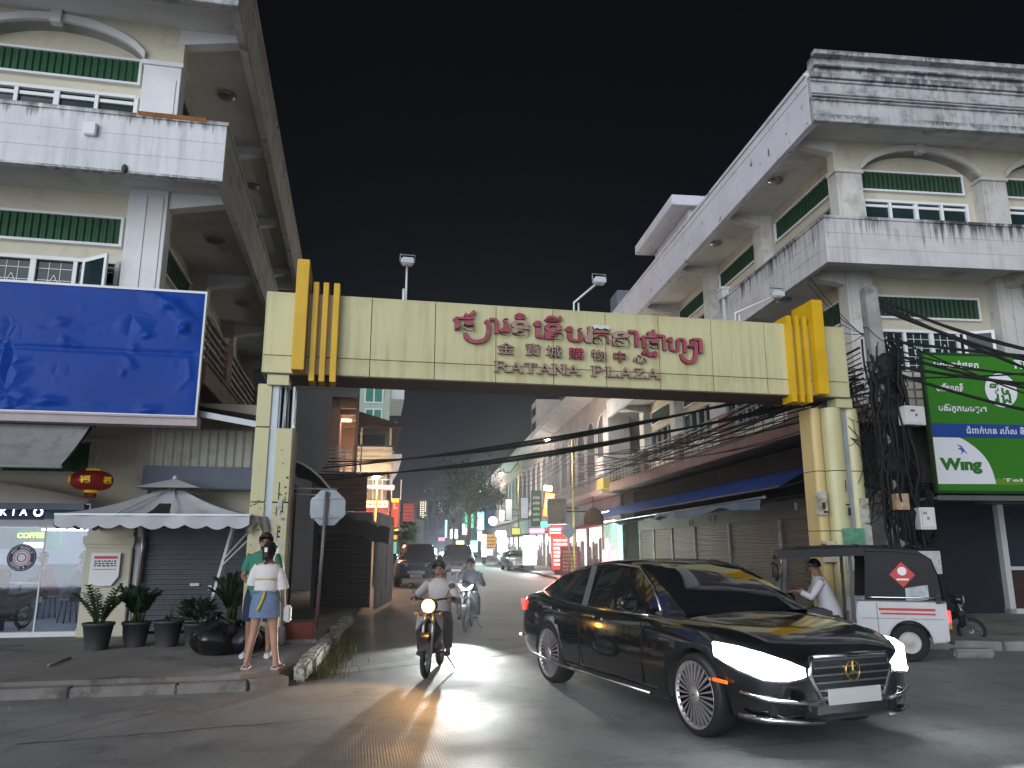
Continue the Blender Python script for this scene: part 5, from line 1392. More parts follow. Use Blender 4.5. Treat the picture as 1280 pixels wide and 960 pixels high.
cloth([((0, .0, .90), .148, .115), ((0, .0, .94), .158, .125), ((.0, .0, 1.0), .150, .12), ((0, .0, 1.1), .162, .125), ((0, .0, 1.17), .172, .115), ((.0, .0, 1.225), .155, .10), ((.012, 0, 1.25), .125, .085)], 'blouse', m_top, wm, wav=.012)
sleeve([(-.12, 0, 1.235), (-.155, 0, 1.16), (-.18, 0, 1.06), (-.19, .01, 1.0)], [.055, .064, .068, .072], 'blouse_sleeve', m_top, wm)
sleeve([(.13, 0, 1.19), (.16, 0, 1.12), (.19, 0, 1.02), (.20, .01, .95)], [.05, .062, .068, .074], 'blouse_sleeve', m_top, wm)
b = MB(); b.tube([(-.12, -.095, 1.075), (-.05, -.122, 1.08), (.05, -.122, 1.078), (.12, -.095, 1.07)], .015, 6); b.build('cream_band', mat('cream_lace', (.62, .55, .35), .9), wm)
m_den = mat('denim', (.14, .21, .34), .9, var=.2, vs=9, bump=.25, bs=60)
cloth([((0, 0, .94), .145, .12), ((0, 0, .90), .16, .13), ((0, 0, .80), .185, .15), ((0, 0, .76), .19, .152), ((0, 0, .68), .192, .155), ((0, 0, .61), .196, .156)], 'denim_skirt', m_den, wm, wav=.018)
MB().box(-.152, -.125, .915, .152, .125, .935).build('waistband', m_den, wm)
b = MB(); b.tube([(.02, -.135, .93), (.01, -.158, .85), (-.02, -.168, .76), (-.05, -.175, .70)], .016, 6); b.build('yellow_strap', mat('yellow_strap', (.6, .52, .03), .6), wm)
MB().tube([(.02, -.14, 1.275), (.0, -.075, 1.30), (-.02, -.09, 1.25)], .012, 6).build('neck_tie', mat('dark_ribbon', (.02, .02, .05), .7), wm)
m_shoe = mat('pale_pink_sandal', (.55, .36, .34), .6, var=.1)
for sx_ in ((-.19, -.215), (.175, .205)):
    b = MB(); q = [(sx_[0] - .04, -.09), (sx_[0] + .04, -.09), (sx_[1] + .045, .13), (sx_[1], .16), (sx_[1] - .045, .13)]
    b.extr([(x, y, 0) for x, y in q], (0, 0, .022)); b.tube([(sx_[1] - .04, .08, .02), (sx_[1], .08, .065), (sx_[1] + .04, .08, .02)], .012, 6); b.tube([(sx_[0] - .04, -.06, .02), (sx_[0], -.075, .06), (sx_[0] + .04, -.06, .02)], .012, 6)
    b.build('sandal', m_shoe, wm)
bagt = thing('handbag', 'small white shoulder bag hanging at the woman side', 'handbag', WP + Vector((.27, .02, .55)))
MB().box(-.045, -.03, 0, .045, .05, .2).build('pouch', mat('white_bag', (.55, .53, .55), .6), bagt, bevel=.02); MB().tube([(-.03, .0, .2), (-.045, -.02, .45), (-.075, -.03, .72)], .008, 6).build('strap', m_wp, bagt)
# ---- the man facing her
MP = G(322, 822, .15)
mn = thing('person', 'man in a green t shirt standing against the gate column facing the woman', 'person', MP)
J = {'pelvis': ((0, 0, .86), .13), 'waist': ((-.01, 0, 1.02), .125), 'chest': ((-.015, 0, 1.2), .135), 'up': ((-.015, 0, 1.33), .1), 'neck': ((.01, -.01, 1.42), .055),
     'hl': ((-.10, 0, .80), .10), 'kl': ((-.13, -.02, .46), .062), 'cl': ((-.135, .0, .33), .058), 'al': ((-.14, .0, .085), .036), 'tl': ((-.16, -.13, .035), .034), 'sl': ((-.14, .05, .035), .032),
     'hr': ((.10, 0, .80), .10), 'kr': ((.13, -.02, .46), .062), 'cr': ((.135, .0, .33), .058), 'ar': ((.14, .0, .085), .036), 'tr': ((.16, -.13, .035), .034), 'sr': ((.14, .05, .035), .032),
     'ul': ((-.19, 0, 1.32), .055), 'el': ((-.265, -.02, 1.06), .042), 'wl': ((-.14, -.24, 1.02), .028),
     'ur': ((.17, 0, 1.32), .055), 'er': ((.25, -.04, 1.08), .042), 'wr': ((.13, -.24, 1.06), .028)}
B = [('pelvis', 'waist'), ('waist', 'chest'), ('chest', 'up'), ('up', 'neck'), ('pelvis', 'hl'), ('hl', 'kl'), ('kl', 'cl'), ('cl', 'al'), ('al', 'tl'), ('al', 'sl'), ('pelvis', 'hr'), ('hr', 'kr'), ('kr', 'cr'), ('cr', 'ar'), ('ar', 'tr'), ('ar', 'sr'),
     ('up', 'ul'), ('ul', 'el'), ('el', 'wl'), ('up', 'ur'), ('ur', 'er'), ('er', 'wr')]
hand(J, B, 'wl', (.7, -.7, 0), (0, 0, 1)); hand(J, B, 'wr', (-.6, -.7, .1), (0, 0, 1))
figure(J, B, 'body', skin_b, mn, (.02, -.02, 1.53), (.1, -1, -.1), hr=.11)
hair_cap((.02, -.02, 1.53), .11, (.1, -1, 0), mat('dark_brown_hair', (.03, .02, .014), .6, bump=.4, bs=80), mn, -.1, 'hair', 1.02)
m_tee = mat('green_t_shirt', (.035, .19, .13), .85, var=.12, vs=7, bump=.25, bs=12)
cloth([((0, 0, .80), .19, .15), ((0, 0, .9), .195, .155), ((-.01, 0, 1.05), .19, .155), ((-.015, 0, 1.2), .19, .15), ((-.015, 0, 1.32), .195, .125), ((-.01, 0, 1.39), .13, .09), ((0, 0, 1.41), .075, .07)], 't_shirt', m_tee, mn, wav=.01)
sleeve([(-.17, 0, 1.345), (-.205, 0, 1.27), (-.245, -.01, 1.14)], [.07, .07, .066], 't_shirt_sleeve', m_tee, mn)
sleeve([(.15, 0, 1.345), (.18, -.01, 1.27), (.215, -.03, 1.15)], [.07, .07, .066], 't_shirt_sleeve', m_tee, mn)
m_sh = mat('navy_shorts', (.015, .025, .06), .85, var=.15, bump=.2)
for s in (-1, 1): sleeve([(s * .08, 0, .90), (s * .11, 0, .75), (s * .13, -.01, .55), (s * .135, -.01, .48)], [.12, .125, .115, .11], 'shorts_leg', m_sh, mn)
m_snk = mat('white_sneaker', (.6, .6, .62), .6, var=.1)
for s in (-1, 1):
    b = MB(); b.ring([[(s * .14 + s * t * .03 + w_ * math.cos(2 * math.pi * j / 12), .07 - t * .24, max(0, z_ + h_ * math.sin(2 * math.pi * j / 12))) for j in range(12)] for t, w_, z_, h_ in ((0, .035, .05, .05), (.15, .045, .06, .06), (.5, .05, .045, .05), (.85, .048, .035, .035), (1, .03, .03, .025))]); b.build('sneaker', m_snk, mn)
# ---- riders and the driver: one seated figure, posed by its joints
def seated(parent_loc, rz, label, shirt, trouser, reach, z0=.80, lean=.05, skinm=skin_b, hat=None, foot=(.22, .26), knee=(.38, .62), short=1.0):
    """local +x is forward; reach = (x, y, z) of the right hand, mirrored for the left"""
    t = thing('person', label, 'person', parent_loc, rz)
    L_ = lean
    J = {'pelvis': ((0, 0, z0), .125), 'waist': ((L_ * .3, 0, z0 + .17), .115), 'chest': ((L_ * .8, 0, z0 + .34), .13), 'up': ((L_, 0, z0 + .47), .095), 'neck': ((L_ * 1.2, 0, z0 + .56), .052)}
    B = [('pelvis', 'waist'), ('waist', 'chest'), ('chest', 'up'), ('up', 'neck')]
    for n_, s in (('l', 1), ('r', -1)):
        rx, ry, rz_ = reach
        J.update({'h' + n_: ((.06, s * .09, z0 - .02), .095), 'k' + n_: ((knee[0], s * .19, knee[1]), .065), 'a' + n_: ((foot[0], s * .20, foot[1]), .038), 't' + n_: ((foot[0] + .14, s * .22, foot[1] - .05), .034), 's' + n_: ((foot[0] - .05, s * .2, foot[1] - .05), .03),
                  'u' + n_: ((L_, s * .18, z0 + .46), .055), 'e' + n_: (((L_ + rx) / 2 - .02, s * (ry + .07), z0 + .24), .042), 'w' + n_: ((rx, s * ry, rz_), .028)})
        B += [('pelvis', 'h' + n_), ('h' + n_, 'k' + n_), ('k' + n_, 'a' + n_), ('a' + n_, 't' + n_), ('a' + n_, 's' + n_), ('up', 'u' + n_), ('u' + n_, 'e' + n_), ('e' + n_, 'w' + n_)]
        hand(J, B, 'w' + n_, (.9, -s * .1, -.4), (0, s, 0))
    H_ = (L_ * 1.35 + .02, 0, z0 + .68)
    figure(J, B, 'body', skinm, t, H_, (1, 0, -.05), hr=.108)
    if hat is None: hair_cap(H_, .108, (1, 0, 0), m_hair, t, -.1)
    else: hair_cap(H_, .125, (1, 0, 0), hat, t, -.35, 'helmet', 1.1)
    cloth([((-.01, 0, z0 - .06), .17, .19), ((0, 0, z0 + .05), .165, .185), ((L_ * .3, 0, z0 + .17), .155, .18), ((L_ * .8, 0, z0 + .33), .155, .2), ((L_, 0, z0 + .45), .13, .21), ((L_ * 1.1, 0, z0 + .53), .085, .12), ((L_ * 1.15, 0, z0 + .55), .065, .07)], 'shirt', shirt, t, wav=.012)
    for n_, s in (('l', 1), ('r', -1)):
        a, e, w_ = (Vector(J[k + n_][0]) for k in 'uew')
        sleeve([a, a.lerp(e, .6), e, e.lerp(w_, .6 * short)], [.068, .062, .054, .045], 'sleeve', shirt, t)
        h_, k_, f_ = (Vector(J[k + n_][0]) for k in 'hka')
        sleeve([h_ - Vector((.05, 0, 0)), h_.lerp(k_, .5), k_, k_.lerp(f_, .5), k_.lerp(f_, .93)], [.115, .1, .082, .07, .062], 'trouser_leg', trouser, t)
        b = MB(); b.ring([[(f_.x - .06 + q * .24, f_.y + w2 * math.cos(2 * math.pi * j / 10), f_.z - .05 + h2 * math.sin(2 * math.pi * j / 10)) for j in range(10)] for q, w2, h2 in ((0, .03, .035), (.3, .042, .045), (.8, .045, .035), (1, .025, .02))]); b.build('shoe', black_m, t)
    return t
# ================================================================== vehicles
def spl(xs, ys, n):
    """smooth resampling of (xs, ys)"""
    out_ = []
    for k in range(n + 1):
        x = xs[0] + (xs[-1] - xs[0]) * k / n; i = 0
        while i < len(xs) - 2 and x > xs[i + 1]: i += 1
        t = (x - xs[i]) / (xs[i + 1] - xs[i])
        def sl(j):
            j0, j1 = max(0, j - 1), min(len(xs) - 1, j + 1); return (ys[j1] - ys[j0]) / (xs[j1] - xs[j0])
        h = xs[i + 1] - xs[i]; m0, m1 = sl(i) * h, sl(i + 1) * h
        out_.append((2 * t ** 3 - 3 * t * t + 1) * ys[i] + (t ** 3 - 2 * t * t + t) * m0 + (3 * t * t - 2 * t ** 3) * ys[i + 1] + (t ** 3 - t * t) * m1)
    return out_
def boolean_cut(o, cutters):
    for c in cutters:
        md = o.modifiers.new('b', 'BOOLEAN'); md.object = c; md.operation = 'DIFFERENCE'; md.solver = 'EXACT'
    dg = bpy.context.evaluated_depsgraph_get(); dg.update()
    me = bpy.data.meshes.new_from_object(o.evaluated_get(dg)); o.modifiers.clear(); old = o.data; o.data = me
    bpy.data.meshes.remove(old)
    for c in cutters: bpy.data.objects.remove(c)
m_carglass = mat('tinted_car_glass', (.008, .009, .011), .04, var=0, spec=.7, coat=.6)
m_plate = mat('number_plate', (.65, .65, .66), .5, var=.05)
def car(label, loc, rz, paint, S, cat='car', detail=False, lit=False, name='parked_car', group=None):
    """S: dict of station lists; local x forward, rear axle at x=0"""
    t = thing(name, label, cat, loc, rz, group)
    X, Wd, Zb, Zs, Zt = S['x'], S['w'], S['zb'], S['zs'], S['zt']; N = 64 if detail else 30
    xs = [X[0] + (X[-1] - X[0]) * k / N for k in range(N + 1)]
    w, zb, zs, zt = (spl(X, q, N) for q in (Wd, Zb, Zs, Zt)); rings = []
    for x, a, b, s, c in zip(xs, w, zb, zs, zt):
        hp = [(.0, b), (.84, b), (.955, b + .05), (.985, b + .16), (1.0, b + .45 * (s - b)), (.995, b + .68 * (s - b)), (.985, b + .85 * (s - b)), (.955, s), (.90, s + .42 * (c - s)), (.74, s + .74 * (c - s)), (.42, s + .94 * (c - s)), (0, c)]
        rings.append([(x, a * p, z) for p, z in hp] + [(x, -a * p, z) for p, z in hp[-2:0:-1]])
    body = MB().ring(rings).build('body', paint, t)
    wb, R_, yw = S['wb'], S['r'], S['yw']
    cut = []
    for ax in (0, wb):
        for s in (-1, 1):
            cut.append(MB().lathe([(R_ * 1.12, s * (yw - .17)), (R_ * 1.12, s * 1.4)], (ax, 0, R_ * 1.02), 40, 'y').build('tmp_cut', black_m, t))
    for c in cut: c.parent = None; c.matrix_world = t.matrix_world
    bpy.context.view_layer.update()
    M0 = Matrix.Translation(loc) @ Matrix.Rotation(rz, 4, 'Z')
    for c in cut: c.matrix_world = M0
    boolean_cut(body, cut)
    # greenhouse
    gx, gw, gt, gz_, gs = S['gx'], S['gw'], S['gt'], S['gz'], S['gs']; n = 40 if detail else 22
    fx = [gx[0] + (gx[-1] - gx[0]) * k / n for k in range(n + 1)]
    bw, tw, rz_, sh = (spl(gx, q, n) for q in (gw, gt, gz_, gs)); rg = []
    for x, a, c, z, s in zip(fx, bw, tw, rz_, sh):
        h = max(z - s, .001); c = a + (c - a) * min(1, h / S['gh'])
        hp = [(a, s - .04), (a * .995, s + .02 * min(1, h * 4)), (c * 1.0, s + h * .82), (c * .94, s + h * .93), (c * .7, s + h * .985), (0, s + h)]
        rg.append([(x, p, q) for p, q in hp] + [(x, -p, q) for p, q in hp[-2::-1]])
    parts = {'windscreen': (MB(), m_carglass), 'rear_window': (MB(), m_carglass), 'side_window': (MB(), m_carglass), 'roof': (MB(), paint)}
    ra, rb = S['roof']; sa, sb_ = S['sidewin']; m_ = len(rg[0])
    for i in range(n):
        xm = (fx[i] + fx[i + 1]) / 2
        for j in range(m_ - 1):
            side = j in (1, m_ - 3); base_ = j in (0, m_ - 2)
            if base_: k = 'roof'
            elif side: k = 'side_window' if sa < xm < sb_ else 'roof'
            else: k = 'windscreen' if xm > rb else 'rear_window' if xm < ra else 'roof'
            p = parts[k][0]; q = len(p.v); p.v += [rg[i][j], rg[i][j + 1], rg[i + 1][j + 1], rg[i + 1][j]]; p.f.append((q, q + 1, q + 2, q + 3)); p.sm.append(True)
    for k, (p, m) in parts.items():
        o = p.build(k, m, t); bm = bmesh.new(); bm.from_mesh(o.data); bmesh.ops.remove_doubles(bm, verts=bm.verts, dist=.0005); bmesh.ops.recalc_face_normals(bm, faces=bm.faces); bm.to_mesh(o.data); bm.free()
    # wheels
    for ax in (0, wb):
        for s in (-1, 1):
            c = (ax, s * yw, R_)
            ty = MB().lathe([(R_ * .78, -s * .11), (R_ * .92, -s * .12), (R_ * .985, -s * .09), (R_, -s * .03), (R_, s * .03), (R_ * .985, s * .09), (R_ * .92, s * .118), (R_ * .8, s * .11)], c, 48, 'y', cap=False).build('wheel', rubber, t)
            rm = MB()
            rm.lathe([(R_ * .80, s * .11), (R_ * .815, s * .118), (R_ * .78, s * .112), (R_ * .74, s * .09)], c, 48, 'y', cap=False)
            rm.lathe([(R_ * .2, s * .112), (R_ * .18, s * .122), (.01, s * .125)], c, 24, 'y', cap=False)
            ns = 26 if detail else 10
            for k in range(ns):
                a = 2 * math.pi * k / ns
                def pt(r, q, y): return (c[0] + r * math.cos(q), c[1] + y * s, c[2] + r * math.sin(q))
                rm.extr([pt(R_ * .19, a - .05, .116), pt(R_ * .19, a + .05, .116), pt(R_ * .78, a + .05, .106), pt(R_ * .78, a - .03, .106)], (0, -s * .02, 0))
            rm.build('rim', S.get('rim', metal_g), ty)
            MB().lathe([(R_ * .78, s * .05), (.01, s * .05)], c, 24, 'y').build('brake_disc', metal_d, ty)
    return t
SED = dict(x=[-1.12, -1.08, -.95, -.6, 0, 1.2, 2.4, 2.95, 3.35, 3.62, 3.78, 3.84], w=[.60, .74, .84, .90, .93, .94, .94, .93, .88, .80, .66, .50],
           zb=[.40, .30, .26, .22, .20, .19, .19, .20, .20, .21, .24, .30], zs=[.80, .88, .94, .96, .955, .93, .905, .88, .83, .76, .68, .60],
           zt=[.84, .96, 1.03, 1.06, 1.03, .98, 1.0, .975, .92, .84, .75, .66], wb=2.95, r=.345, yw=.81,
           gx=[-.55, -.1, .5, 1.1, 1.7, 2.25, 2.62], gw=[.70, .80, .845, .855, .85, .82, .74], gt=[.55, .58, .61, .63, .63, .60, .56], gz=[1.055, 1.27, 1.43, 1.475, 1.46, 1.24, .995], gs=[1.05, .985, .96, .945, .94, .95, .99], gh=.5,
           roof=(.35, 1.82), sidewin=(-.12, 2.1))
black_paint = mat('black_car_paint', (.004, .004, .005), .14, .0, var=.2, spec=.6, coat=1, dirt=((.035, .032, .03), 1.1, .56, .35))
h_ = Vector((.389, -.921)); ang = math.atan2(h_.y, h_.x)
CARL = Vector((1.295, 10.15, 0))
S1 = dict(SED); S1['rim'] = mat('polished_rim', (.60, .56, .55), .35, .75, var=.1)
bc = car('glossy black saloon car with blazing headlights turning into the main road', CARL, ang, black_paint, S1, 'car', True, True, 'saloon_car')
def pb(mb, n, m, bev=0, par=None): return mb.build(n, m, par or bc, bevel=bev)
hl = emis('xenon_glow', (.86, .97, 1.0), 22)
for s in (-1, 1):
    # swept-back headlamp: follows the corner of the nose
    b = MB(); U = [(3.80, .44), (3.765, .60), (3.66, .745), (3.48, .835), (3.22, .885)]
    lo = [.595, .575, .585, .635, .72]; hi = [.655, .715, .765, .80, .815]; off = .045
    top = [(x + off * .8, s * (y + off), z) for (x, y), z in zip(U, hi)]; bot = [(x + off, s * (y + off), z) for (x, y), z in zip(U, lo)]
    bot2 = [(x - .1, s * (y - .12), z) for (x, y), z in zip(U, lo)]; top2 = [(x - .1, s * (y - .12), z) for (x, y), z in zip(U, hi)]
    b.ring([[a, c, d, e] for a, c, d, e in zip(top, bot, bot2, top2)], smooth=False)
    o = pb(b, 'headlight', hl)
    b = MB(); b.tube([(x + .012, y + s * .012, z - .015) for x, y, z in bot], .012, 6); pb(b, 'headlight_trim', chrome)
    lamp('headlight_beam', (3.9, s * .62, .66), 420, (.85, .95, 1), 'SPOT', .06, (1, s * .06, -.10), RAD(75), bc)
    # lower intake blades and corner lamps
    b = MB(); b.tube([(3.87, s * .36, .385), (3.83, s * .56, .40), (3.72, s * .765, .42), (3.5, s * .865, .45)], .016, 6); b.tube([(3.86, s * .34, .25), (3.81, s * .56, .255), (3.70, s * .76, .265), (3.48, s * .87, .28)], .022, 6); pb(b, 'bumper_blade', chrome)
    b = MB(); b.extr([(3.852, s * .40, .275), (3.80, s * .57, .28), (3.70, s * .74, .29), (3.705, s * .74, .385), (3.81, s * .57, .375), (3.855, s * .40, .365)], (-.05, 0, 0)); pb(b, 'intake', black_m)
    # mirror, handles, trims
    b = MB(); b.ring([[(2.02 + dx, s * (.93 + a), 1.0 + b_) for a, b_ in ((-.02, .0), (.16, .0), (.18, .05), (.16, .12), (0, .11))] for dx in (-.06, .03, .07)]); pb(b, 'mirror', black_paint, .02)
    pb(BX(1.0, s * .955, .86, 1.24, s * .975, .885), 'door_handle', chrome); pb(BX(-.05, s * .955, .88, .18, s * .975, .905), 'door_handle', chrome)
    b = MB(); b.tube([(-.50, s * .735, 1.05), (-.1, s * .82, .985), (.5, s * .862, .965), (1.1, s * .872, .95), (1.7, s * .866, .945), (2.15, s * .845, .95)], .011, 6); pb(b, 'window_trim', chrome)
    b = MB(); b.tube([(-.62, s * .68, 1.05), (-.1, s * .64, 1.26), (.5, s * .628, 1.385), (1.1, s * .645, 1.43), (1.7, s * .645, 1.40), (2.05, s * .70, 1.20), (2.3, s * .80, 1.0)], .013, 6); pb(b, 'window_trim', chrome)
    b = MB(); b.extr([(.80, s * .868, .95), (.92, s * .868, .95), (.80, s * .655, 1.40), (.68, s * .65, 1.395)], (0, s * .012, 0)); pb(b, 'door_pillar', mat('grey_pillar', (.2, .2, .21), .25, .3))
    b = MB(); b.tube([(-.5, s * .93, .30), (.4, s * .945, .255), (2.3, s * .945, .255)], .018, 6); pb(b, 'sill_trim', chrome)
    b = MB(); b.box(.84, s * .94, .3, .85, s * .947, .92); b.box(2.14, s * .93, .32, 2.15, s * .944, .9); pb(b, 'door_gap', black_m)
    b = MB(); b.extr([(-1.09, s * .60, .78), (-.82, s * .87, .80), (-.86, s * .87, .93), (-1.08, s * .62, .90)], (-.03, s * .02, 0)); pb(b, 'tail_light', emis('tail_red', (1, .04, .03), 2.5))
    b = MB(); b.tube([(-1.13, s * .3, .42), (-1.10, s * .7, .44), (-.9, s * .9, .48)], .02, 6); pb(b, 'rear_trim', chrome)
    b = MB(); b.box(3.18, s * .905, .50, 3.40, s * .925, .525); pb(b, 'side_marker', mat('amber_marker', (.5, .12, .02), .3, emit=(1, .15, .02), estr=.6))
# grille
b = MB()
pts = [(3.84, y, z) for y, z in ((-.40, .74), (.40, .74), (.44, .60), (.34, .42), (-.34, .42), (-.44, .60))]
MB().extr(pts, (-.04, 0, 0)).build('grille', black_m, bc)
b = MB(); b.tube(pts + [pts[0]], .02, 8); [b.bar((3.845, -.42 + .02 * abs(k - 2), .48 + .058 * k), (3.845, .42 - .02 * abs(k - 2), .48 + .058 * k), .012, .014) for k in range(5)]
pb(b, 'grille_frame', chrome)
gold = mat('gold_emblem', (.65, .42, .1), .25, .9, var=0)
b = MB(); c_ = (3.862, 0, .62)
b.tube([(c_[0], .075 * math.cos(2 * math.pi * k / 24), c_[2] + .075 * math.sin(2 * math.pi * k / 24)) for k in range(25)], .007, 6)
for k in range(3):
    a = math.pi / 2 + 2 * math.pi * k / 3; b.bar(c_, (c_[0], .075 * math.cos(a), c_[2] + .075 * math.sin(a)), .012, .012)
pb(b, 'emblem', gold)
b = MB(); b.box(3.855, -.28, .37, 3.87, .28, .49); pl = pb(b, 'number_plate', m_plate)
# ---- other cars along the street
SUV = dict(x=[-.85, -.8, -.5, 0, 1.2, 2.4, 3.0, 3.4, 3.62, 3.68], w=[.78, .86, .9, .92, .93, .93, .92, .88, .78, .68], zb=[.5, .45, .4, .36, .35, .35, .36, .38, .42, .5], zs=[1.05, 1.08, 1.1, 1.1, 1.08, 1.08, 1.06, 1.03, .98, .9],
           zt=[1.08, 1.12, 1.14, 1.14, 1.12, 1.16, 1.15, 1.11, 1.04, .95], wb=2.75, r=.38, yw=.80, gx=[-.8, -.5, 0, .8, 1.5, 2.0, 2.45], gw=[.78, .83, .85, .86, .86, .84, .76], gt=[.66, .68, .69, .7, .69, .67, .62], gz=[1.2, 1.68, 1.78, 1.8, 1.76, 1.5, 1.15], gs=[1.1, 1.1, 1.1, 1.08, 1.08, 1.1, 1.14], gh=.65, roof=(-.6, 1.62), sidewin=(-.6, 1.95))
HAT = dict(x=[-.9, -.85, -.6, 0, 1.2, 2.2, 2.7, 3.1, 3.3, 3.36], w=[.66, .76, .82, .85, .86, .86, .85, .8, .68, .56], zb=[.42, .34, .28, .25, .24, .24, .25, .26, .3, .36], zs=[.9, .93, .95, .94, .9, .88, .86, .8, .72, .64],
           zt=[.95, 1.02, 1.05, 1.03, .98, .99, .96, .88, .79, .7], wb=2.55, r=.31, yw=.74, gx=[-.7, -.3, .3, .9, 1.4, 1.85, 2.2], gw=[.68, .75, .78, .79, .78, .76, .70], gt=[.54, .56, .58, .59, .58, .56, .52], gz=[1.04, 1.3, 1.42, 1.46, 1.43, 1.24, .98], gs=[1.02, .96, .94, .92, .91, .93, .97], gh=.5, roof=(-.1, 1.42), sidewin=(-.3, 1.72))
def trims(t, S, lit=None, front=True, plate=True, ylamp=.6, zl=.75):
    xf = S['x'][-1]; xr = S['x'][0]
    for s in (-1, 1):
        b = MB(); b.extr([(xf + .03, s * .36, zl - .06), (xf - .14, s * (S['w'][-3] + .01), zl - .03), (xf - .18, s * (S['w'][-3] + .02), zl + .08), (xf + .0, s * .40, zl + .07)], (-.06, 0, 0)); b.build('headlight', lit or mat('unlit_headlamp', (.4, .42, .44), .15, spec=.8), t)
        b = MB(); b.box(xr - .02, s * .5, .8, xr + .12, s * .78, .95); b.build('tail_light', mat('red_lens', (.35, .02, .02), .2), t)
        b = MB(); b.box(S['gx'][-1] - .5, s * (S['gw'][-2] + .02), S['gs'][-2], S['gx'][-1] - .38, s * (S['gw'][-2] + .22), S['gs'][-2] + .12); b.build('mirror', black_m, t, bevel=.02)
    b = MB(); [b.box(xf - .02, -.36, .56 + .05 * k, xf + .012, .36, .58 + .05 * k) for k in range(3)]; b.build('grille', chrome, t)
    MB().box(xf - .05, -.25, .42, xf + .02, .25, .53).build('number_plate', m_plate, t)
sv = car('dark blue four wheel drive parked on the left before the pink red sign', G(511, 734) + Vector((.0, 2.9, 0)), RAD(-84), mat('dark_blue_paint', (.02, .03, .06), .2, .2, var=0, coat=.8), SUV); trims(sv, SUV, zl=.92)
s2 = car('silver hatchback parked beside the white lit panel, facing the camera', G(637, 713) + Vector((.2, 2.5, 0)), RAD(-80), mat('silver_paint', (.5, .52, .54), .25, .6, var=0, coat=.6), HAT); trims(s2, HAT)
s3 = car('dark car driving behind the dazzling headlights in the middle of the street', Vector((-3.0, 44, 0)), RAD(-88), mat('dark_grey_paint', (.03, .03, .035), .2, .3, var=0, coat=.8), SUV); trims(s3, SUV)
s4 = car('oncoming car with dazzling blue white headlights far down the street', Vector((-12.4, 132, 0)), RAD(-85), mat('dark_grey_paint', (.03, .03, .035), .2, .3, var=0, coat=.8), HAT, name='driving_car'); trims(s4, HAT, emis('headlamp_far', (.75, .86, 1.0), 320))
for s in (-1, 1): lamp('headlight_beam', (3.5, s * .58, .75), 2500, (.8, .9, 1), 'SPOT', .08, (1, 0, -.05), RAD(60), s4)
s5 = car('small pale car parked far behind the silver hatchback', Vector((-.5, 74, 0)), RAD(-82), mat('white_paint_car', (.5, .5, .5), .3, .1, var=0, coat=.5), HAT); trims(s5, HAT)
s6 = car('dark car parked far down on the left by the white lamps', Vector((-10.2, 66, 0)), RAD(-88), mat('dark_grey_paint', (.03, .03, .035), .2, .3, var=0, coat=.8), HAT); trims(s6, HAT)
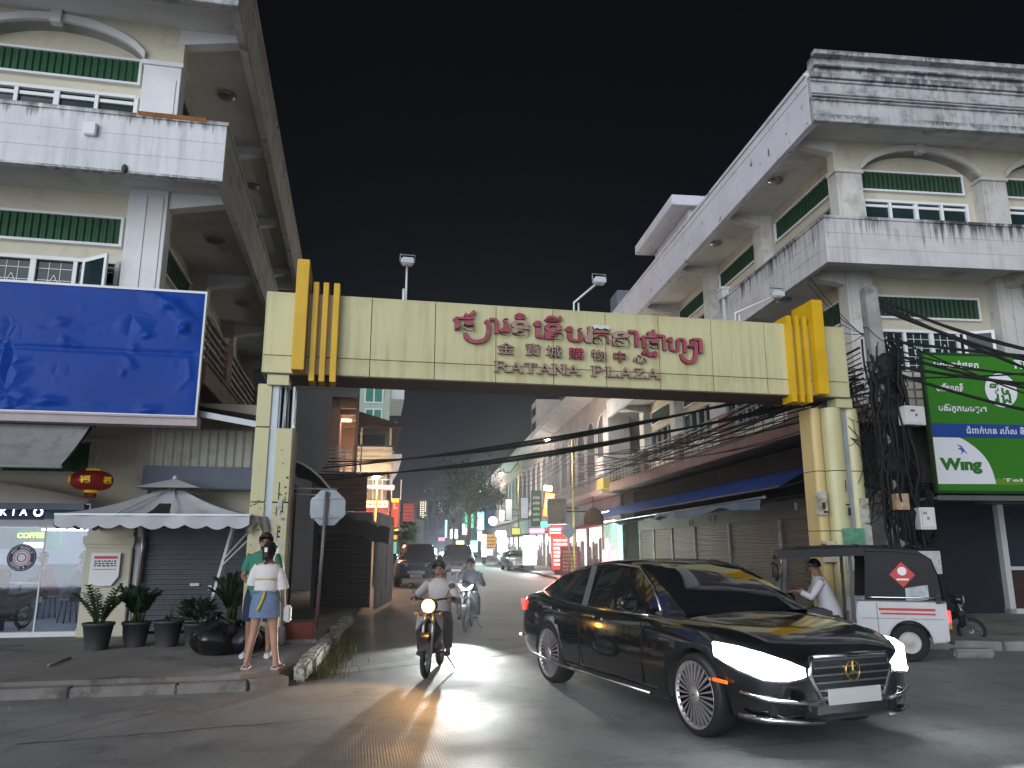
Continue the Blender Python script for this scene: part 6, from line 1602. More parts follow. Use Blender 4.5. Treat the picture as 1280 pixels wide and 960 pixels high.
# ---- motorbikes
def motorbike(label, loc, rz, paint, lit=None, shape='round', group=None, lean=0, frontpl=True):
    t = thing('motorbike', label, 'motorbike', loc, rz, group)
    t.rotation_euler = (lean, 0, rz)
    for x in (0, 1.22):
        w = MB().lathe([(.21, -.03), (.255, -.036), (.28, -.015), (.285, 0), (.28, .015), (.255, .036), (.21, .03)], (x, 0, .285), 32, 'y', cap=False).build('wheel', rubber, t)
        r = MB(); r.lathe([(.215, -.025), (.205, 0), (.215, .025)], (x, 0, .285), 32, 'y', cap=False); r.lathe([(.05, -.05), (.05, .05)], (x, 0, .285), 14, 'y')
        for k in range(18):
            a = 2 * math.pi * k / 18; r.tube([(x + .05 * math.cos(a), .02 * (-1) ** k, .285 + .05 * math.sin(a)), (x + .21 * math.cos(a + .2), 0, .285 + .21 * math.sin(a + .2))], .004, 4)
        r.build('rim', metal_g, w)
    b = MB()
    for s in (-1, 1): b.tube([(1.22, s * .065, .285), (1.08, s * .065, .70), (1.02, s * .05, .88)], [.022, .026, .024], 10)
    b.build('fork', metal_g, t)
    b = MB(); n = 10
    rows = [[(1.22 + .32 * math.cos(a), y, .285 + .32 * math.sin(a)) for a in [RAD(20 + 130 * k / n) for k in range(n + 1)]] for y in (-.055, -.03, .03, .055)]
    b.ring(rows, cap=False, closed=False).build('front_mudguard', paint, t)
    # leg shield and front cowl
    b = MB(); b.ring([[(1.06, -.16, .35), (1.02, -.2, .6), (.98, -.19, .82), (1.0, 0, .90), (.98, .19, .82), (1.02, .2, .6), (1.06, .16, .35), (1.13, .08, .4), (1.14, .10, .65), (1.10, 0, .8), (1.14, -.10, .65), (1.13, -.08, .4)], [(1.02, -.15, .36), (.97, -.18, .6), (.94, -.17, .8), (.95, 0, .86), (.94, .17, .8), (.97, .18, .6), (1.02, .15, .36), (1.06, .06, .42), (1.06, .08, .65), (1.04, 0, .78), (1.06, -.08, .65), (1.06, -.06, .42)]], smooth=False).build('leg_shield', paint, t, bevel=.01)
    b = MB(); b.ring([[(1.12 - q * .24, w_ * math.cos(2 * math.pi * j / 18), .945 + h_ * math.sin(2 * math.pi * j / 18)) for j in range(18)] for q, w_, h_ in ((0, .105, .075), (.2, .125, .095), (.6, .12, .1), (1, .06, .06))]).build('headlamp_cowl', paint, t)
    if shape == 'round': b = MB().lathe([(.09, 1.125), (.085, 1.14), (.05, 1.155), (.005, 1.16)], (0, 0, .945), 24, 'x', cap=False)
    else:
        b = MB()
        for s in (-1, 1): b.extr([(1.128, s * .015, .895), (1.10, s * .10, .96), (1.09, s * .15, 1.0), (1.10, s * .13, .94), (1.12, s * .06, .875)], (.02, 0, 0))
    b.build('headlight', lit or mat('unlit_headlamp', (.4, .42, .44), .15, spec=.8), t)
    b = MB(); b.tube([(.98, 0, .9), (.96, 0, 1.0)], .03, 8); b.tube([(.80, -.29, 1.02), (.90, -.18, 1.03), (.97, 0, 1.0), (.90, .18, 1.03), (.80, .29, 1.02)], .014, 8); b.build('handlebar', metal_d, t)
    for s in (-1, 1):
        MB().tube([(.86, s * .225, 1.025), (.78, s * .31, 1.02)], .02, 8).build('grip', black_m, t)
        b = MB(); b.tube([(.9, s * .2, 1.03), (.93, s * .28, 1.18)], .006, 6); b.ball((.93, s * .30, 1.21), (.02, .055, .04), 10, 7); b.build('mirror', black_m, t)
        MB().ball((1.08, s * .17, .84), (.03, .03, .022), 10, 6).build('indicator', mat('amber_lens', (.5, .2, .02), .3), t)
    b = MB(); b.ring([[(x, w_ * math.cos(2 * math.pi * j / 16), z + h_ * math.sin(2 * math.pi * j / 16)) for j in range(16)] for x, w_, z, h_ in ((-.42, .05, .80, .05), (-.3, .11, .74, .11), (0, .13, .68, .14), (.35, .12, .6, .13), (.6, .08, .5, .1), (.98, .07, .62, .08))]).build('body', paint, t)
    b = MB(); b.ring([[(x, w_ * math.cos(2 * math.pi * j / 16), z + h_ * math.sin(2 * math.pi * j / 16)) for j in range(16)] for x, w_, z, h_ in ((-.42, .07, .85, .03), (-.2, .13, .83, .05), (.1, .14, .79, .05), (.4, .11, .77, .045), (.52, .05, .74, .03))]).build('seat', black_m, t)
    b = MB(); b.ring([[(x, w_ * math.cos(2 * math.pi * j / 12), .36 + h_ * math.sin(2 * math.pi * j / 12)) for j in range(12)] for x, w_, h_ in ((.35, .08, .08), (.5, .12, .11), (.75, .12, .1), (.85, .07, .07))]).build('engine', metal_d, t)
    MB().tube([(.7, -.12, .28), (.3, -.15, .27), (.0, -.17, .33), (-.35, -.18, .42)], [.02, .025, .045, .05], 12).build('exhaust', metal_g, t)
    b = MB(); b.box(-.4, -.1, .55, -.36, .1, .68); b.build('number_plate', m_plate, t)
    b = MB(); b.bar((.45, .12, .28), (.45, .3, .02), .02, .02); b.bar((.6, -.25, .27), (.6, .25, .27), .025, .025); b.build('stand', metal_d, t)
    MB().box(-.44, -.06, .72, -.39, .06, .79).build('tail_light', mat('red_lens', (.35, .02, .02), .2), t)
    return t
amber = emis('amber_headlamp', (1.0, .46, .06), 22)
B1 = G(530, 850)      # contact of the front wheel
r1 = RAD(-90 - 4)
d1 = Vector((math.cos(r1), math.sin(r1), 0))
mb1 = motorbike('dark motorbike with amber headlight ridden towards the camera over the gutter', B1 - d1 * 1.22, r1, mat('dark_bike_paint', (.03, .02, .02), .3, .1, coat=.5), amber)
lamp('headlight_beam', (1.26, 0, .945), 60, (1, .55, .2), 'SPOT', .05, (1, -.5, -.10), RAD(120), mb1)
rd1 = seated(mb1.location + d1 * .12, r1, 'rider in a pale shirt on the motorbike with the amber headlight', mat('pale_shirt', (.45, .42, .42), .85, bump=.2), mat('dark_trousers', (.03, .03, .04), .85), (.70, .26, 1.03), .74, .08, knee=(.40, .66), foot=(.40, .30))
for o_ in (mb1, rd1): o_.scale = (.92,) * 3
B2 = G(580, 792)
r2 = RAD(-90 - 3); d2 = Vector((math.cos(r2), math.sin(r2), 0))
white_l = emis('white_headlamp', (.9, 1.0, .95), 45)
mb2 = motorbike('motorbike with a white v shaped headlight behind the amber one', B2 - d2 * 1.22, r2, mat('black_bike_paint', (.015, .015, .017), .3, .1, coat=.5), white_l, 'vee')
lamp('headlight_beam', (1.24, 0, .93), 900, (.95, 1, .97), 'SPOT', .05, (1, -.04, -.05), RAD(52), mb2)
rd2 = seated(mb2.location + d2 * .12, r2, 'dark clothed rider on the motorbike with the white headlight', mat('dark_jacket', (.04, .04, .045), .85, bump=.2), mat('dark_trousers', (.03, .03, .04), .85), (.70, .26, 1.03), .74, .08, knee=(.40, .66), foot=(.40, .30))
for o_ in (mb2, rd2): o_.scale = (.9,) * 3
# parked motorbikes
pk1 = motorbike('black motorbike parked in the dark beside the three wheeler', G(1212, 806) + Vector((-.75, .5, 0)), RAD(-28), mat('black_bike_paint', (.015, .015, .017), .3, .1, coat=.5), lean=.08); pk1.scale = (.78,) * 3
q1 = FL.w(-3.15, 2.3, .2)
dup(pk1, q1, RAD(-97), 'motorbike standing inside the lit glass shop')
for k, (u, v, lb) in enumerate(((676, 714, 'motorbike parked beside the white lit panel on the right pavement'), (684, 717, 'motorbike parked between the white panel and the red lit panel'), (728, 716, 'motorbike parked by the green lit shop behind the maroon board'))):
    dup(pk1, FR.w(-.6, 24 + (10, 7.5, 3.5)[k], .13), RAD(100 + 15 * k), lb)
# ---- three wheeler (tuk-tuk)
tw = Vector((-.955, .295, 0)); rt = math.atan2(tw.y, tw.x); lft = Vector((-tw.y, tw.x, 0))
TK = G(1140, 828) - lft * .56
tk = thing('three_wheeler', 'white three wheeled taxi with black hood and red diamond on the right', 'three wheeler', TK, rt)
m_wv = mat('white_van_paint', (.55, .55, .57), .35, .0, var=.08, vs=2, coat=.4, dirt=((.25, .22, .2), 2, .62, .4))
m_hood = mat('black_hood_cloth', (.018, .018, .022), .7, var=.25, vs=3, bump=.2, bs=15)
def side_panel(pts, y0, y1, m, name, bev=.01): return MB().extr([(x, y0, z) for x, z in pts], (0, y1 - y0, 0)).build(name, m, tk, bevel=bev)
arch = [(.29 * math.cos(RAD(a)), .28 + .31 * math.sin(RAD(a))) for a in range(0, 181, 15)]
for s in (-1, 1):
    side_panel([(-.50, .30), (-.52, .62), (-.47, .84), (.66, .84), (.69, .60), (.66, .28)] + [(x, z) for x, z in arch] + [(-.33, .28)], s * .60, s * .645, m_wv, 'tub_side', .018)
    f = MB(); rows = [[(x * 1.06, s * (.60 + d), .28 + (z - .28) * 1.06) for x, z in arch] for d in (0, .085)]
    f.ring(rows, cap=False, closed=False); f.ring([[(x * 1.0, s * (.685), .28 + (z - .28) * 1.0) for x, z in arch], rows[1]], cap=False, closed=False); f.build('mudguard', m_wv, tk)
    side_panel([(-.47, .85), (-.44, 1.2), (-.36, 1.46), (-.2, 1.57), (.52, 1.60), (.50, 1.40), (.55, .85)], s * .60, s * .625, m_hood, 'hood_side', .004)
    for q in (((.72, s * .60, .40), (.70, s * .60, 1.55)), ((1.72, s * .56, .45), (1.60, s * .57, 1.52))): MB().bar(*q, .05, .05).build('pillar', mat('dark_pillar', (.06, .06, .065), .5), tk)
    b = MB(); b.box(-.56, s * .44, .56, -.50, s * .60, .72); b.build('tail_light', emis('tail_red', (1, .04, .03), 2.5) if s > 0 else mat('red_lens', (.35, .02, .02), .2), tk)
    b = MB(); b.box(-.56, s * .44, .47, -.50, s * .60, .55); b.build('indicator', mat('amber_lens', (.5, .2, .02), .3), tk)
    b = MB(); b.box(1.93, s * .42, .78, 1.99, s * .52, .86); b.build('front_indicator', emis('red_orange_lamp', (1, .12, .03), 2.5), tk)
    b = MB(); b.tube([(1.72, s * .58, 1.15), (1.75, s * .78, 1.22)], .012, 6); b.ring([[(1.76 + dx, s * .80 + .07 * math.cos(2 * math.pi * j / 14), 1.24 + .13 * math.sin(2 * math.pi * j / 14)) for j in range(14)] for dx in (-.03, .03)]); b.build('mirror', black_m, tk)
b = MB(); b.box(-.52, -.60, .30, -.48, .60, .84); b.box(-.5, -.40, .28, 1.75, .40, .33); b.box(.62, -.6, .3, .68, .6, .62); b.build('tub', m_wv, tk, bevel=.01)
b = MB(); b.extr([(1.55, -.55, .32), (2.0, -.25, .32), (2.12, 0, .32), (2.0, .25, .32), (1.55, .55, .32)], (0, 0, .1))
b.ring([[(1.68, -.56, .42), (2.02, -.34, .42), (2.14, 0, .42), (2.02, .34, .42), (1.68, .56, .42)], [(1.70, -.56, .98), (1.94, -.36, .98), (2.0, 0, .98), (1.94, .36, .98), (1.70, .56, .98)]]); b.build('nose', m_wv, tk, bevel=.02)
b = MB(); b.quad((1.74, -.55, .98), (1.74, .55, .98), (1.60, .54, 1.5), (1.60, -.54, 1.5)); b.build('windscreen', m_carglass if False else mat('clear_screen', (.8, .85, .85), .05, var=0, trans=1), tk)
b = MB(); rows = []
for (x, z) in ((-.49, .86), (-.46, 1.2), (-.38, 1.47), (-.2, 1.6), (.1, 1.645), (.8, 1.65), (1.4, 1.63), (1.68, 1.58), (1.75, 1.50)):
    rows.append([(x, y, z - .09 * abs(y / .62) ** 3 * (1 if x > -.3 else .3)) for y in (-.64, -.5, -.25, 0, .25, .5, .64)])
b.ring(rows, cap=False, closed=False).build('hood', m_hood, tk)
for s in (-1, 1): MB().bar((.5, s * .635, 1.55), (1.72, s * .62, 1.50), .04, .12).build('hood_valance', m_hood, tk)
m_diam = mat('red_sticker', (.55, .05, .04), .5, var=.1)
MB().extr([(.02 - .17, .628, 1.22), (.02, .628, 1.40), (.02 + .17, .628, 1.22), (.02, .628, 1.04)], (0, .004, 0)).build('diamond_sticker', m_diam, tk)
b = MB().lathe([(.062, .634), (.06, .637)], (.02, 0, 1.27), 18, 'y'); b.box(-.06, .633, 1.14, .1, .636, 1.165); b.build('sticker_print', m_wp, tk)
b = MB(); b.ring([[(-.30 + .3 * f, .630 + .004 * math.sin(9 * f + g_ * 7), .88 + .2 * g_ - .05 * f) for f in (0, .2, .4, .6, .8, 1)] for g_ in (0, .3, .6, 1)], cap=False, closed=False); b.build('clear_pocket', mat('crinkled_plastic', (.4, .42, .47), .2, var=.4, vs=9), tk)
b = MB(); b.box(-.36, .647, .715, .38, .65, .75); b.box(-.36, .647, .66, .36, .65, .685); b.build('red_stripe', m_diam, tk)
b = MB(); b.box(-.44, .648, .82, -.38, .67, .96); b.build('strap', black_m, tk)
b = MB(); b.box(.40, .646, .33, .408, .649, .82); b.box(-.46, .646, .60, .62, .649, .606); b.box(-.50, .646, .845, .66, .652, .86); b.build('panel_seam', mat('seam_grey', (.12, .12, .12), .8, var=0), tk)
MB().tube([(-.46, .66, .90), (-.2, .675, .90), (.45, .675, .90), (.52, .66, .90)], .012, 8).build('grab_rail', chrome, tk)
for x in (-.25, .15, .55, 1.0, 1.4): MB().tube([(x, y, 1.652 - .09 * abs(y / .62) ** 3 * .4 - (.02 if x < 0 or x > 1.3 else 0)) for y in (-.6, -.3, 0, .3, .6)], .012, 6).build('hood_rib', m_hood, tk)
b = MB(); b.box(-.58, -.6, .26, -.52, .6, .34); b.build('rear_bumper', black_m, tk, bevel=.015)
for (x, y) in ((0, .52), (0, -.52), (1.82, 0)):
    w = MB().lathe([(.15, -.06), (.22, -.07), (.26, -.05), (.27, 0), (.26, .05), (.22, .07), (.15, .06)], (x, y, .27), 30, 'y', cap=False).build('wheel', rubber, tk)
    s = 1 if y >= 0 else -1
    MB().lathe([(.16, s * .055), (.15, s * .045), (.07, s * .03), (.05, s * .06), (.005, s * .065)], (x, y, .27), 24, 'y', cap=False).build('rim', mat('cream_rim', (.5, .48, .44), .5, var=.1), w)
b = MB(); b.box(-.4, -.55, .5, .3, .55, .62); b.box(-.45, -.55, .62, -.3, .55, 1.05); b.build('rear_seat', black_m, tk, bevel=.03)
b = MB(); b.box(.85, -.3, .45, 1.2, .3, .60); b.build('driver_seat', black_m, tk, bevel=.03)
b = MB(); b.tube([(1.7, 0, .5), (1.55, 0, .92)], .025, 8); b.tube([(1.48, -.3, .98), (1.55, 0, .92), (1.48, .3, .98)], .016, 8); b.build('handlebar', metal_d, tk)
drv = seated(TK + tw * .98, rt, 'driver in a white shirt leaning forward inside the three wheeler', mat('white_shirt', (.62, .60, .62), .85, bump=.2), mat('grey_trousers', (.06, .06, .065), .85), (.5, .27, .97), .62, .12, knee=(.42, .58), foot=(.42, .42))
# ================================================================== down the street, left side
m_gconc = mat('grey_render', (.33, .335, .34), .85, var=.15, vs=.5, dirt=((.09, .09, .09), 1, .56, .6), bump=.15)
m_peach = mat('peach_paint', (.50, .33, .24), .8, var=.1, vs=.6)
# grey house whose end wall faces the camera, with a peach loggia
A = P(362, 600, 27.5)
H2 = thing('house', 'grey house with a peach painted loggia past the left gate column', 'house', (A.x, 27.5, 0), RAD(11.5))
def hp(u, v): r = P(u, v, 27.5); return r.x - A.x, r.z
zt = 10.2; wl = hp(448, 500)[0]; xo0 = hp(412, 500)[0]; xo1 = hp(446, 500)[0]; zo0, zo1 = hp(412, 588)[1], hp(412, 494)[1]
b = MB(); b.box(0, 0, 0, xo0, 8, zt); b.box(xo0, 0, zo1, wl, 8, zt); b.box(xo0, 0, 3.6, wl, 8, zo0); b.box(0, -.03, zo1 + .28, wl, 0, zo1 + .34); b.box(xo0 * .55, -.03, zo0, xo0 * .6, 0, zo1 + .2)
b.box(xo0, 6, 0, wl - .6, 8, 3.6)
b.build('wall', m_gconc, H2)
b = MB(); b.box(xo0 + .05, 5.5, zo0, wl, 5.7, zo1); b.box(wl - .12, .0, zo1 - .5, wl, .12, zo1); b.box(wl - .12, 0, zo0, wl, .14, zo1)
for k in range(4): y = .3 + 1.5 * k; b.box(xo0 + .05, y, zo0, xo0 + .35, y + .25, zo1); b.box(xo0, y, zo1 - .35, wl, y + .25, zo1)
b.box(xo0, 0, zo0 - .02, xo0 + .06, 5.5, zo1)
b.build('loggia', m_peach, H2)
b = MB()
for k in range(6): b.bar((xo0 + .05, .05, zo0 + .15 * k + .1), (wl - .12, .05, zo0 + .15 * k + .1), .03, .03)
for k in range(5): b.bar((xo0 + .3 * k, .05, zo0), (xo0 + .3 * k, .05, zo0 + .95), .03, .03)
b.build('railing', steel, H2)
corr((xo0 - .5, -.05, 2.9), (0, 0, 1), (1, 0, 0), 1.3, wl - xo0 + .9, .18, .03, (0, -1, 0)).build('brown_siding', mat('brown_siding', (.17, .09, .06), .8, var=.25), H2)
lamp('loggia_light', (wl - .5, 3, zo1 - .5), 18, (1, .75, .55), size=.15, parent=H2)
MB().box(wl - .7, 2.8, zo1 - .42, wl - .3, 3.2, zo1 - .36).build('ceiling_light', emis('warm_lamp', (1, .8, .6), 2), H2)
# house with a dark tiled roof and boarded balcony
H3 = thing('house', 'house with dark pitched roof and cream boarded balcony beyond the peach loggia', 'house', (P(440, 600, 35).x, 35, 0), RAD(10))
A3 = P(440, 600, 35)
def hq(u, v): r = P(u, v, 35); return r.x - A3.x, r.z
z1, z0 = hq(450, 557)[1], hq(450, 584)[1]; x1 = hq(488, 570)[0]
b = corr((-.4, -.5, z0 - .3), (0, 0, 1), (1, 0, 0), z1 - z0 + .2, x1 + .4, .28, .02, (0, -1, 0)); b.box(x1 - .02, -.5, z0 - .3, x1 + .05, 8, z1 - .1); b.build('balcony_boarding', mat('cream_boarding', (.48, .40, .30), .75, var=.12), H3)
zr = hq(470, 536)[1]; BX(-2, 0.4, 0, x1 - .15, 10, zr).build('wall', mat('cream_house_wall', (.42, .40, .33), .8, var=.15), H3); zr2 = hq(450, 512)[1]
b = MB(); b.extr([(-.6, -.9, zr), (x1 + .45, -.9, zr), (x1 + .45, -.9, zr + .12), (-.6, -.9, zr2)], (0, 9, 0)); b.build('roof', mat('dark_roof_tile', (.035, .028, .025), .8, var=.3), H3)
b = MB(); b.box(x1 - .1, -.5, z1, x1, -.4, zr); b.box(.3, -.45, z1, .4, -.35, zr); b.build('balcony_post', mat('cream_house_wall', (.42, .40, .33), .8), H3)
BX(.0, .35, z1 + .1, x1 - .3, .41, zr - .2).build('window', pane_m, H3)
zs_ = hq(440, 625)[1]
b = MB(); b.box(-.3, -.6, zs_ + .5, x1 + .2, .4, zs_ + .65); [b.bar((-.3 + .42 * k, -.55, zs_), (-.3 + .42 * k, -.55, zs_ + .9), .03, .03) for k in range(7)]; b.bar((-.3, -.55, zs_ + .9), (x1, -.55, zs_ + .9), .04, .04); b.build('lower_railing', steel, H3)
b = MB(); b.extr([(x1, -.4, zs_ + 1.0), (x1 + .5, -.4, zs_ + 1.9), (x1 + .5, -.4, zs_ + 2.1), (x1, -.4, zs_ + 2.1)], (0, 7, 0)); b.build('side_awning', mat('pale_side_awning', (.35, .37, .4), .7, var=.15), H3)
# tall pale green house
H4 = thing('house', 'tall pale green house with teal windows behind the dark pitched roof', 'house', (P(452, 600, 44).x, 44, 0), RAD(10))
A4 = P(452, 600, 44)
def hr_(u, v): r = P(u, v, 44); return r.x - A4.x, r.z
xw = hr_(487, 500)[0]
BX(-3, 0, 0, xw, 8, 15.2).build('wall', mat('pale_green_wall', (.38, .48, .42), .8, var=.1, emit=(.3, .5, .42), estr=.0), H4)
for (ua, va, ub, vb) in ((457, 476, 478, 502), (457, 512, 476, 526), (457, 440, 478, 466)):
    xa, zb_ = hr_(ua, vb); xb, za = hr_(ub, va); f = MB(); f.box(xa - .08, -.06, zb_ - .08, xb + .08, -.0, zb_); f.box(xa - .08, -.06, za, xb + .08, 0, za + .08); f.box(xa - .08, -.06, zb_, xa, 0, za); f.box(xb, -.06, zb_, xb + .08, 0, za); f.box((xa + xb) / 2 - .04, -.06, zb_, (xa + xb) / 2 + .04, 0, za)
    fo = f.build('window', frame_m, H4); BX(xa, -.03, zb_, xb, -.01, za).build('pane', mat('lit_teal_glass', (.02, .16, .12), .2, var=.4, vs=1.5, emit=(.03, .3, .2), estr=.12), fo)
for v in (492, 545): x_, z_ = hr_(505 if v < 500 else 495, v); BX(xw, .1, z_ - .25, x_, 6, z_ + .9).build('balcony', mat('white_balcony', (.5, .56, .58), .7), H4)
# shed: dark shutter, dark hood, striped corrugated side
S0 = P(392, 760, 19.6)
SH = thing('shed', 'low shed with dark shutter, dark canvas hood and pale corrugated side wall', 'shed', (S0.x, 19.6, 0), RAD(7))
wS = P(463, 700, 19.6).x - S0.x; zS = P(420, 668, 19.6).z
shutter(0, wS, .15, zS, 0).build('roller_shutter', mat('charcoal_shutter', (.045, .046, .05), .6, .2, var=.2), SH)
b = MB(); b.box(-.1, 0, 0, 0, 4, 2.5); b.box(0, .02, zS, wS, .2, 2.5); b.box(-.1, -.05, zS, wS + .1, .02, zS + .12); b.build('wall', grime, SH)
corr((wS + .1, -.1, .1), (.09, .995, 0), (0, 0, 1), 3.4, 2.4, .3, .05, (.995, -.09, 0)).build('corrugated_side', mat('pale_corrugated_sheet', (.36, .36, .38), .6, var=.2, streak=((.06, .06, .06), .9, 6)), SH)
b = MB(); b.box(wS + .3, .45, .9, wS + .32, .5, 1.9); 
rows = []
for j in range(6):
    t = j / 5; rows.append([(.42 * wS + (.58 * wS + .45) * i / 12, .1 - 1.0 * t, 2.45 - .36 * (i / 12) - .42 * t ** 1.6 + .03 * math.sin(i * 1.3)) for i in range(13)])
MB().ring(rows, cap=False, closed=False).build('canvas_hood', mat('dark_canvas', (.04, .036, .034), .85, var=.3), SH)
corr((-.3, .05, 2.5), (1, 0, -.2), (0, .9, .10), wS + 1.2, .9, .22, .04, (0, 0, 1)).build('tin_roof', mat('pale_corrugated_sheet', (.36, .36, .38), .6), SH)
zz = MB()
for k in range(8): zz.box(wS + .35, .35, .9 + .14 * k, wS + .5, .36, 1.0 + .14 * k)
# dark awning between the gate column and the shed
da = thing('dark_awning', 'dark curved awning with pale metal edge behind the left gate column', 'awning', FL.w(1.1, 2.4, 0), FL.a)
rows = []
for j in range(7):
    t = j / 6; rows.append([(0 + 1.15 * t, 4.5 * i / 8, 3.35 - .10 * t - .75 * t ** 2.2) for i in range(9)])
MB().ring(rows, cap=False, closed=False).build('sheet', mat('dark_canvas', (.04, .036, .034), .85, var=.3), da)
b = MB(); b.tube([(r_[0][0], -.01, r_[0][2]) for r_ in rows], .022, 6); b.tube([(0, 0, 2.75), (1.1, 0, 2.75)], .02, 6); b.tube([(0, 0, 2.65), (1.1, 0, 2.62)], .015, 6); b.build('metal_edge', steel, da)
# ================================================================== right row of shophouses with arches
m_sw = mat('pale_shophouse_wall', (.33, .28, .25), .8, var=.2, vs=.7, dirt=((.2, .17, .16), 1.3, .55, .6), bump=.1)
m_eave = mat('pale_eave', (.42, .40, .40), .8, var=.15, dirt=((.25, .24, .24), 1.2, .56, .6))
m_arch_shade = mat('painted_arch_shade', (.10, .085, .09), .8, var=.3)  # dark panel colour stands in for shade inside the arches
def shophouse(v0, L_, label, arches=5):
    p = FR.w(0, v0); t = thing('shophouse', label, 'shophouse', (p.x, p.y, 0), FR.a, 'arched shophouses on the right')
    n = arches; bw = L_ / n
    b = MB(); b.box(.5, 0, 4.4, 8, L_, 10.2); b.box(1.2, 0, .1, 8, L_, 4.4); b.build('wall', m_sw, t)
    for k in range(n):
        y0, y1 = k * bw + .28, (k + 1) * bw - .28; ym = (y0 + y1) / 2; r = (y1 - y0) / 2; zs = 7.6
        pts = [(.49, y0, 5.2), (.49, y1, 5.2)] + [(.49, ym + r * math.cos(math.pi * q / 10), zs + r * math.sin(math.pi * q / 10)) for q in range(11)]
        o = MB().extr(pts, (-.02, 0, 0)).build('arch_window', m_arch_shade, t)
        f = MB(); ring = [(.45, y0, 5.2)] + [(.45, ym - r * math.cos(math.pi * q / 10), zs + r * math.sin(math.pi * q / 10)) for q in range(11)] + [(.45, y1, 5.2)]
        f.tube(ring, .05, 6); f.build('arch_trim', m_eave, o)
    b = MB(); b.extr([(1.25, 0, 9.75), (-.55, 0, 10.35), (-.55, 0, 10.7), (1.25, 0, 10.7)], (0, L_, 0)); b.build('eave', m_eave, t)
    b = MB(); b.box(.05, 0, 4.35, 1.25, L_, 4.62); b.build('balcony_slab', m_sw, t)
    b = MB()
    for z in (4.8, 5.0, 5.2, 5.42): b.bar((.1, 0, z), (.1, L_, z), .03, .03)
    y = .1
    while y < L_: b.bar((.1, y, 4.62), (.1, y, 5.42), .025, .025); y += .45
    b.build('railing', mat('pale_railing', (.30, .28, .27), .6), t)
    s = MB(); y = 0
    b = MB(); b.box(1.0, 0, 2.9, 1.2, L_, 4.3); b.build('shop_fascia', mat('dull_fascia', (.18, .16, .16), .7, var=.3, vs=.6), t)
    nsh = int(L_ / 4)
    for k in range(nsh):
        c = random.choice(((.9, .95, 1), (1, .93, .8), (.7, 1, .85), (1, .8, .85)))
        BX(1.12, k * L_ / nsh + .25, .15, 1.19, (k + 1) * L_ / nsh - .25, 2.8).build('shop_opening', emis('shop_glow_%d%d' % (int(v0), k), c, random.uniform(.35, .9)), t)
        q = MB(); q.box(1.02, k * L_ / nsh - .2, .1, 1.2, k * L_ / nsh + .2, 2.9)
        for _ in range(14):
            y = k * L_ / nsh + random.uniform(.3, L_ / nsh - .5); h = random.uniform(.5, 2.2); q.box(1.04, y, .13, 1.11, y + random.uniform(.1, .5), h)
        q.build('shop_pier', mat('shop_clutter', (.2, .15, .14), .8, var=.6, vs=3), t)
    a = MB(); rows = [[(1.1 - 1.5 * j / 3, y, 3.0 - .35 * j / 3 + .04 * math.sin(y * 2)) for y in [L_ * i / 20 for i in range(21)]] for j in range(4)]
    a.ring(rows, cap=False, closed=False).build('shop_awning', random.choice((m_tarp, mat('red_awning', (.25, .05, .05), .8, var=.2))), t)
    return t
sp_ = shophouse(23.2, 17, 'arched shophouse nearest to the right corner building', 6)
shophouse(40.4, 18, 'arched shophouse second along the row on the right', 6)
shophouse(58.6, 22, 'arched shophouse third along the row on the right', 7)
shophouse(80.8, 40, 'long arched shophouse at the far end of the right row', 10)
# pale corner box of the balcony at the end of the right building
b = thing('balcony_box', 'yellow edged white corner balcony at the end of the right building', 'balcony', FR.w(-.25, 21.6, 0), FR.a)
BX(0, 0, 4.5, 1.5, 1.5, 5.0).build('base', mat('yellow_ochre', (.45, .32, .08), .8, var=.2), b); BX(.02, 0, 5.0, 1.5, 1.5, 6.1).build('parapet', m_eave, b); BX(.4, .3, 6.1, 1.5, 1.5, 8.6).build('bay', m_eave, b)
f = MB()
for k in range(5): f.bar((-.06, .05, 5.05 + .22 * k), (-.06, 1.45, 5.05 + .22 * k), .03, .03)
f.build('railing', steel, b)
# roof tank tower and dark tall blocks behind the row
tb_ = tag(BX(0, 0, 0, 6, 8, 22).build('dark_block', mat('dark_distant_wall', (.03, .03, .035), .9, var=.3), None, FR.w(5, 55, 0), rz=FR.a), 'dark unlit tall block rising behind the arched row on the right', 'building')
st_ = thing('stair_tower', 'narrow pale stair tower standing on the roofs of the right row', 'tower', FR.w(.6, 50, 10.0), FR.a)
BX(0, 0, 0, 2.2, 3, 4.5).build('wall', m_sw, st_); f = MB(); [f.box(-.03, .4, .6 + 1.3 * k, 0, 2.6, 1.3 + 1.3 * k) for k in range(3)]; f.build('window', pane_m, st_)
# far towers with lit windows
for (u, v0, v1, w_, lb) in ((529, 626, 647, 9, 'distant dark tower with a bright column of lit windows'), (552, 628, 641, 8, 'distant dark tower with few lit windows beside the tree')):
    d = 320; a = P(u - w_ / 2, v1, d); c = P(u + w_ / 2, v0, d)
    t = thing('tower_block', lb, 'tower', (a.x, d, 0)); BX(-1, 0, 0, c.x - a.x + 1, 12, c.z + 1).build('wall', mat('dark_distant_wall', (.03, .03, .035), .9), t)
    wn = MB(); n = 9
    for k in range(n):
        z = a.z + (c.z - a.z) * k / n
        for q in range(3 if w_ > 8 else 2):
            if random.random() < .85: wn.box((c.x - a.x) * (q + .15) / 3, -.1, z, (c.x - a.x) * (q + .75) / 3, -.02, z + (c.z - a.z) / n * .55)
    wn.build('lit_window', emis('lit_window_far', (1, .8, .45), 1.1), t)
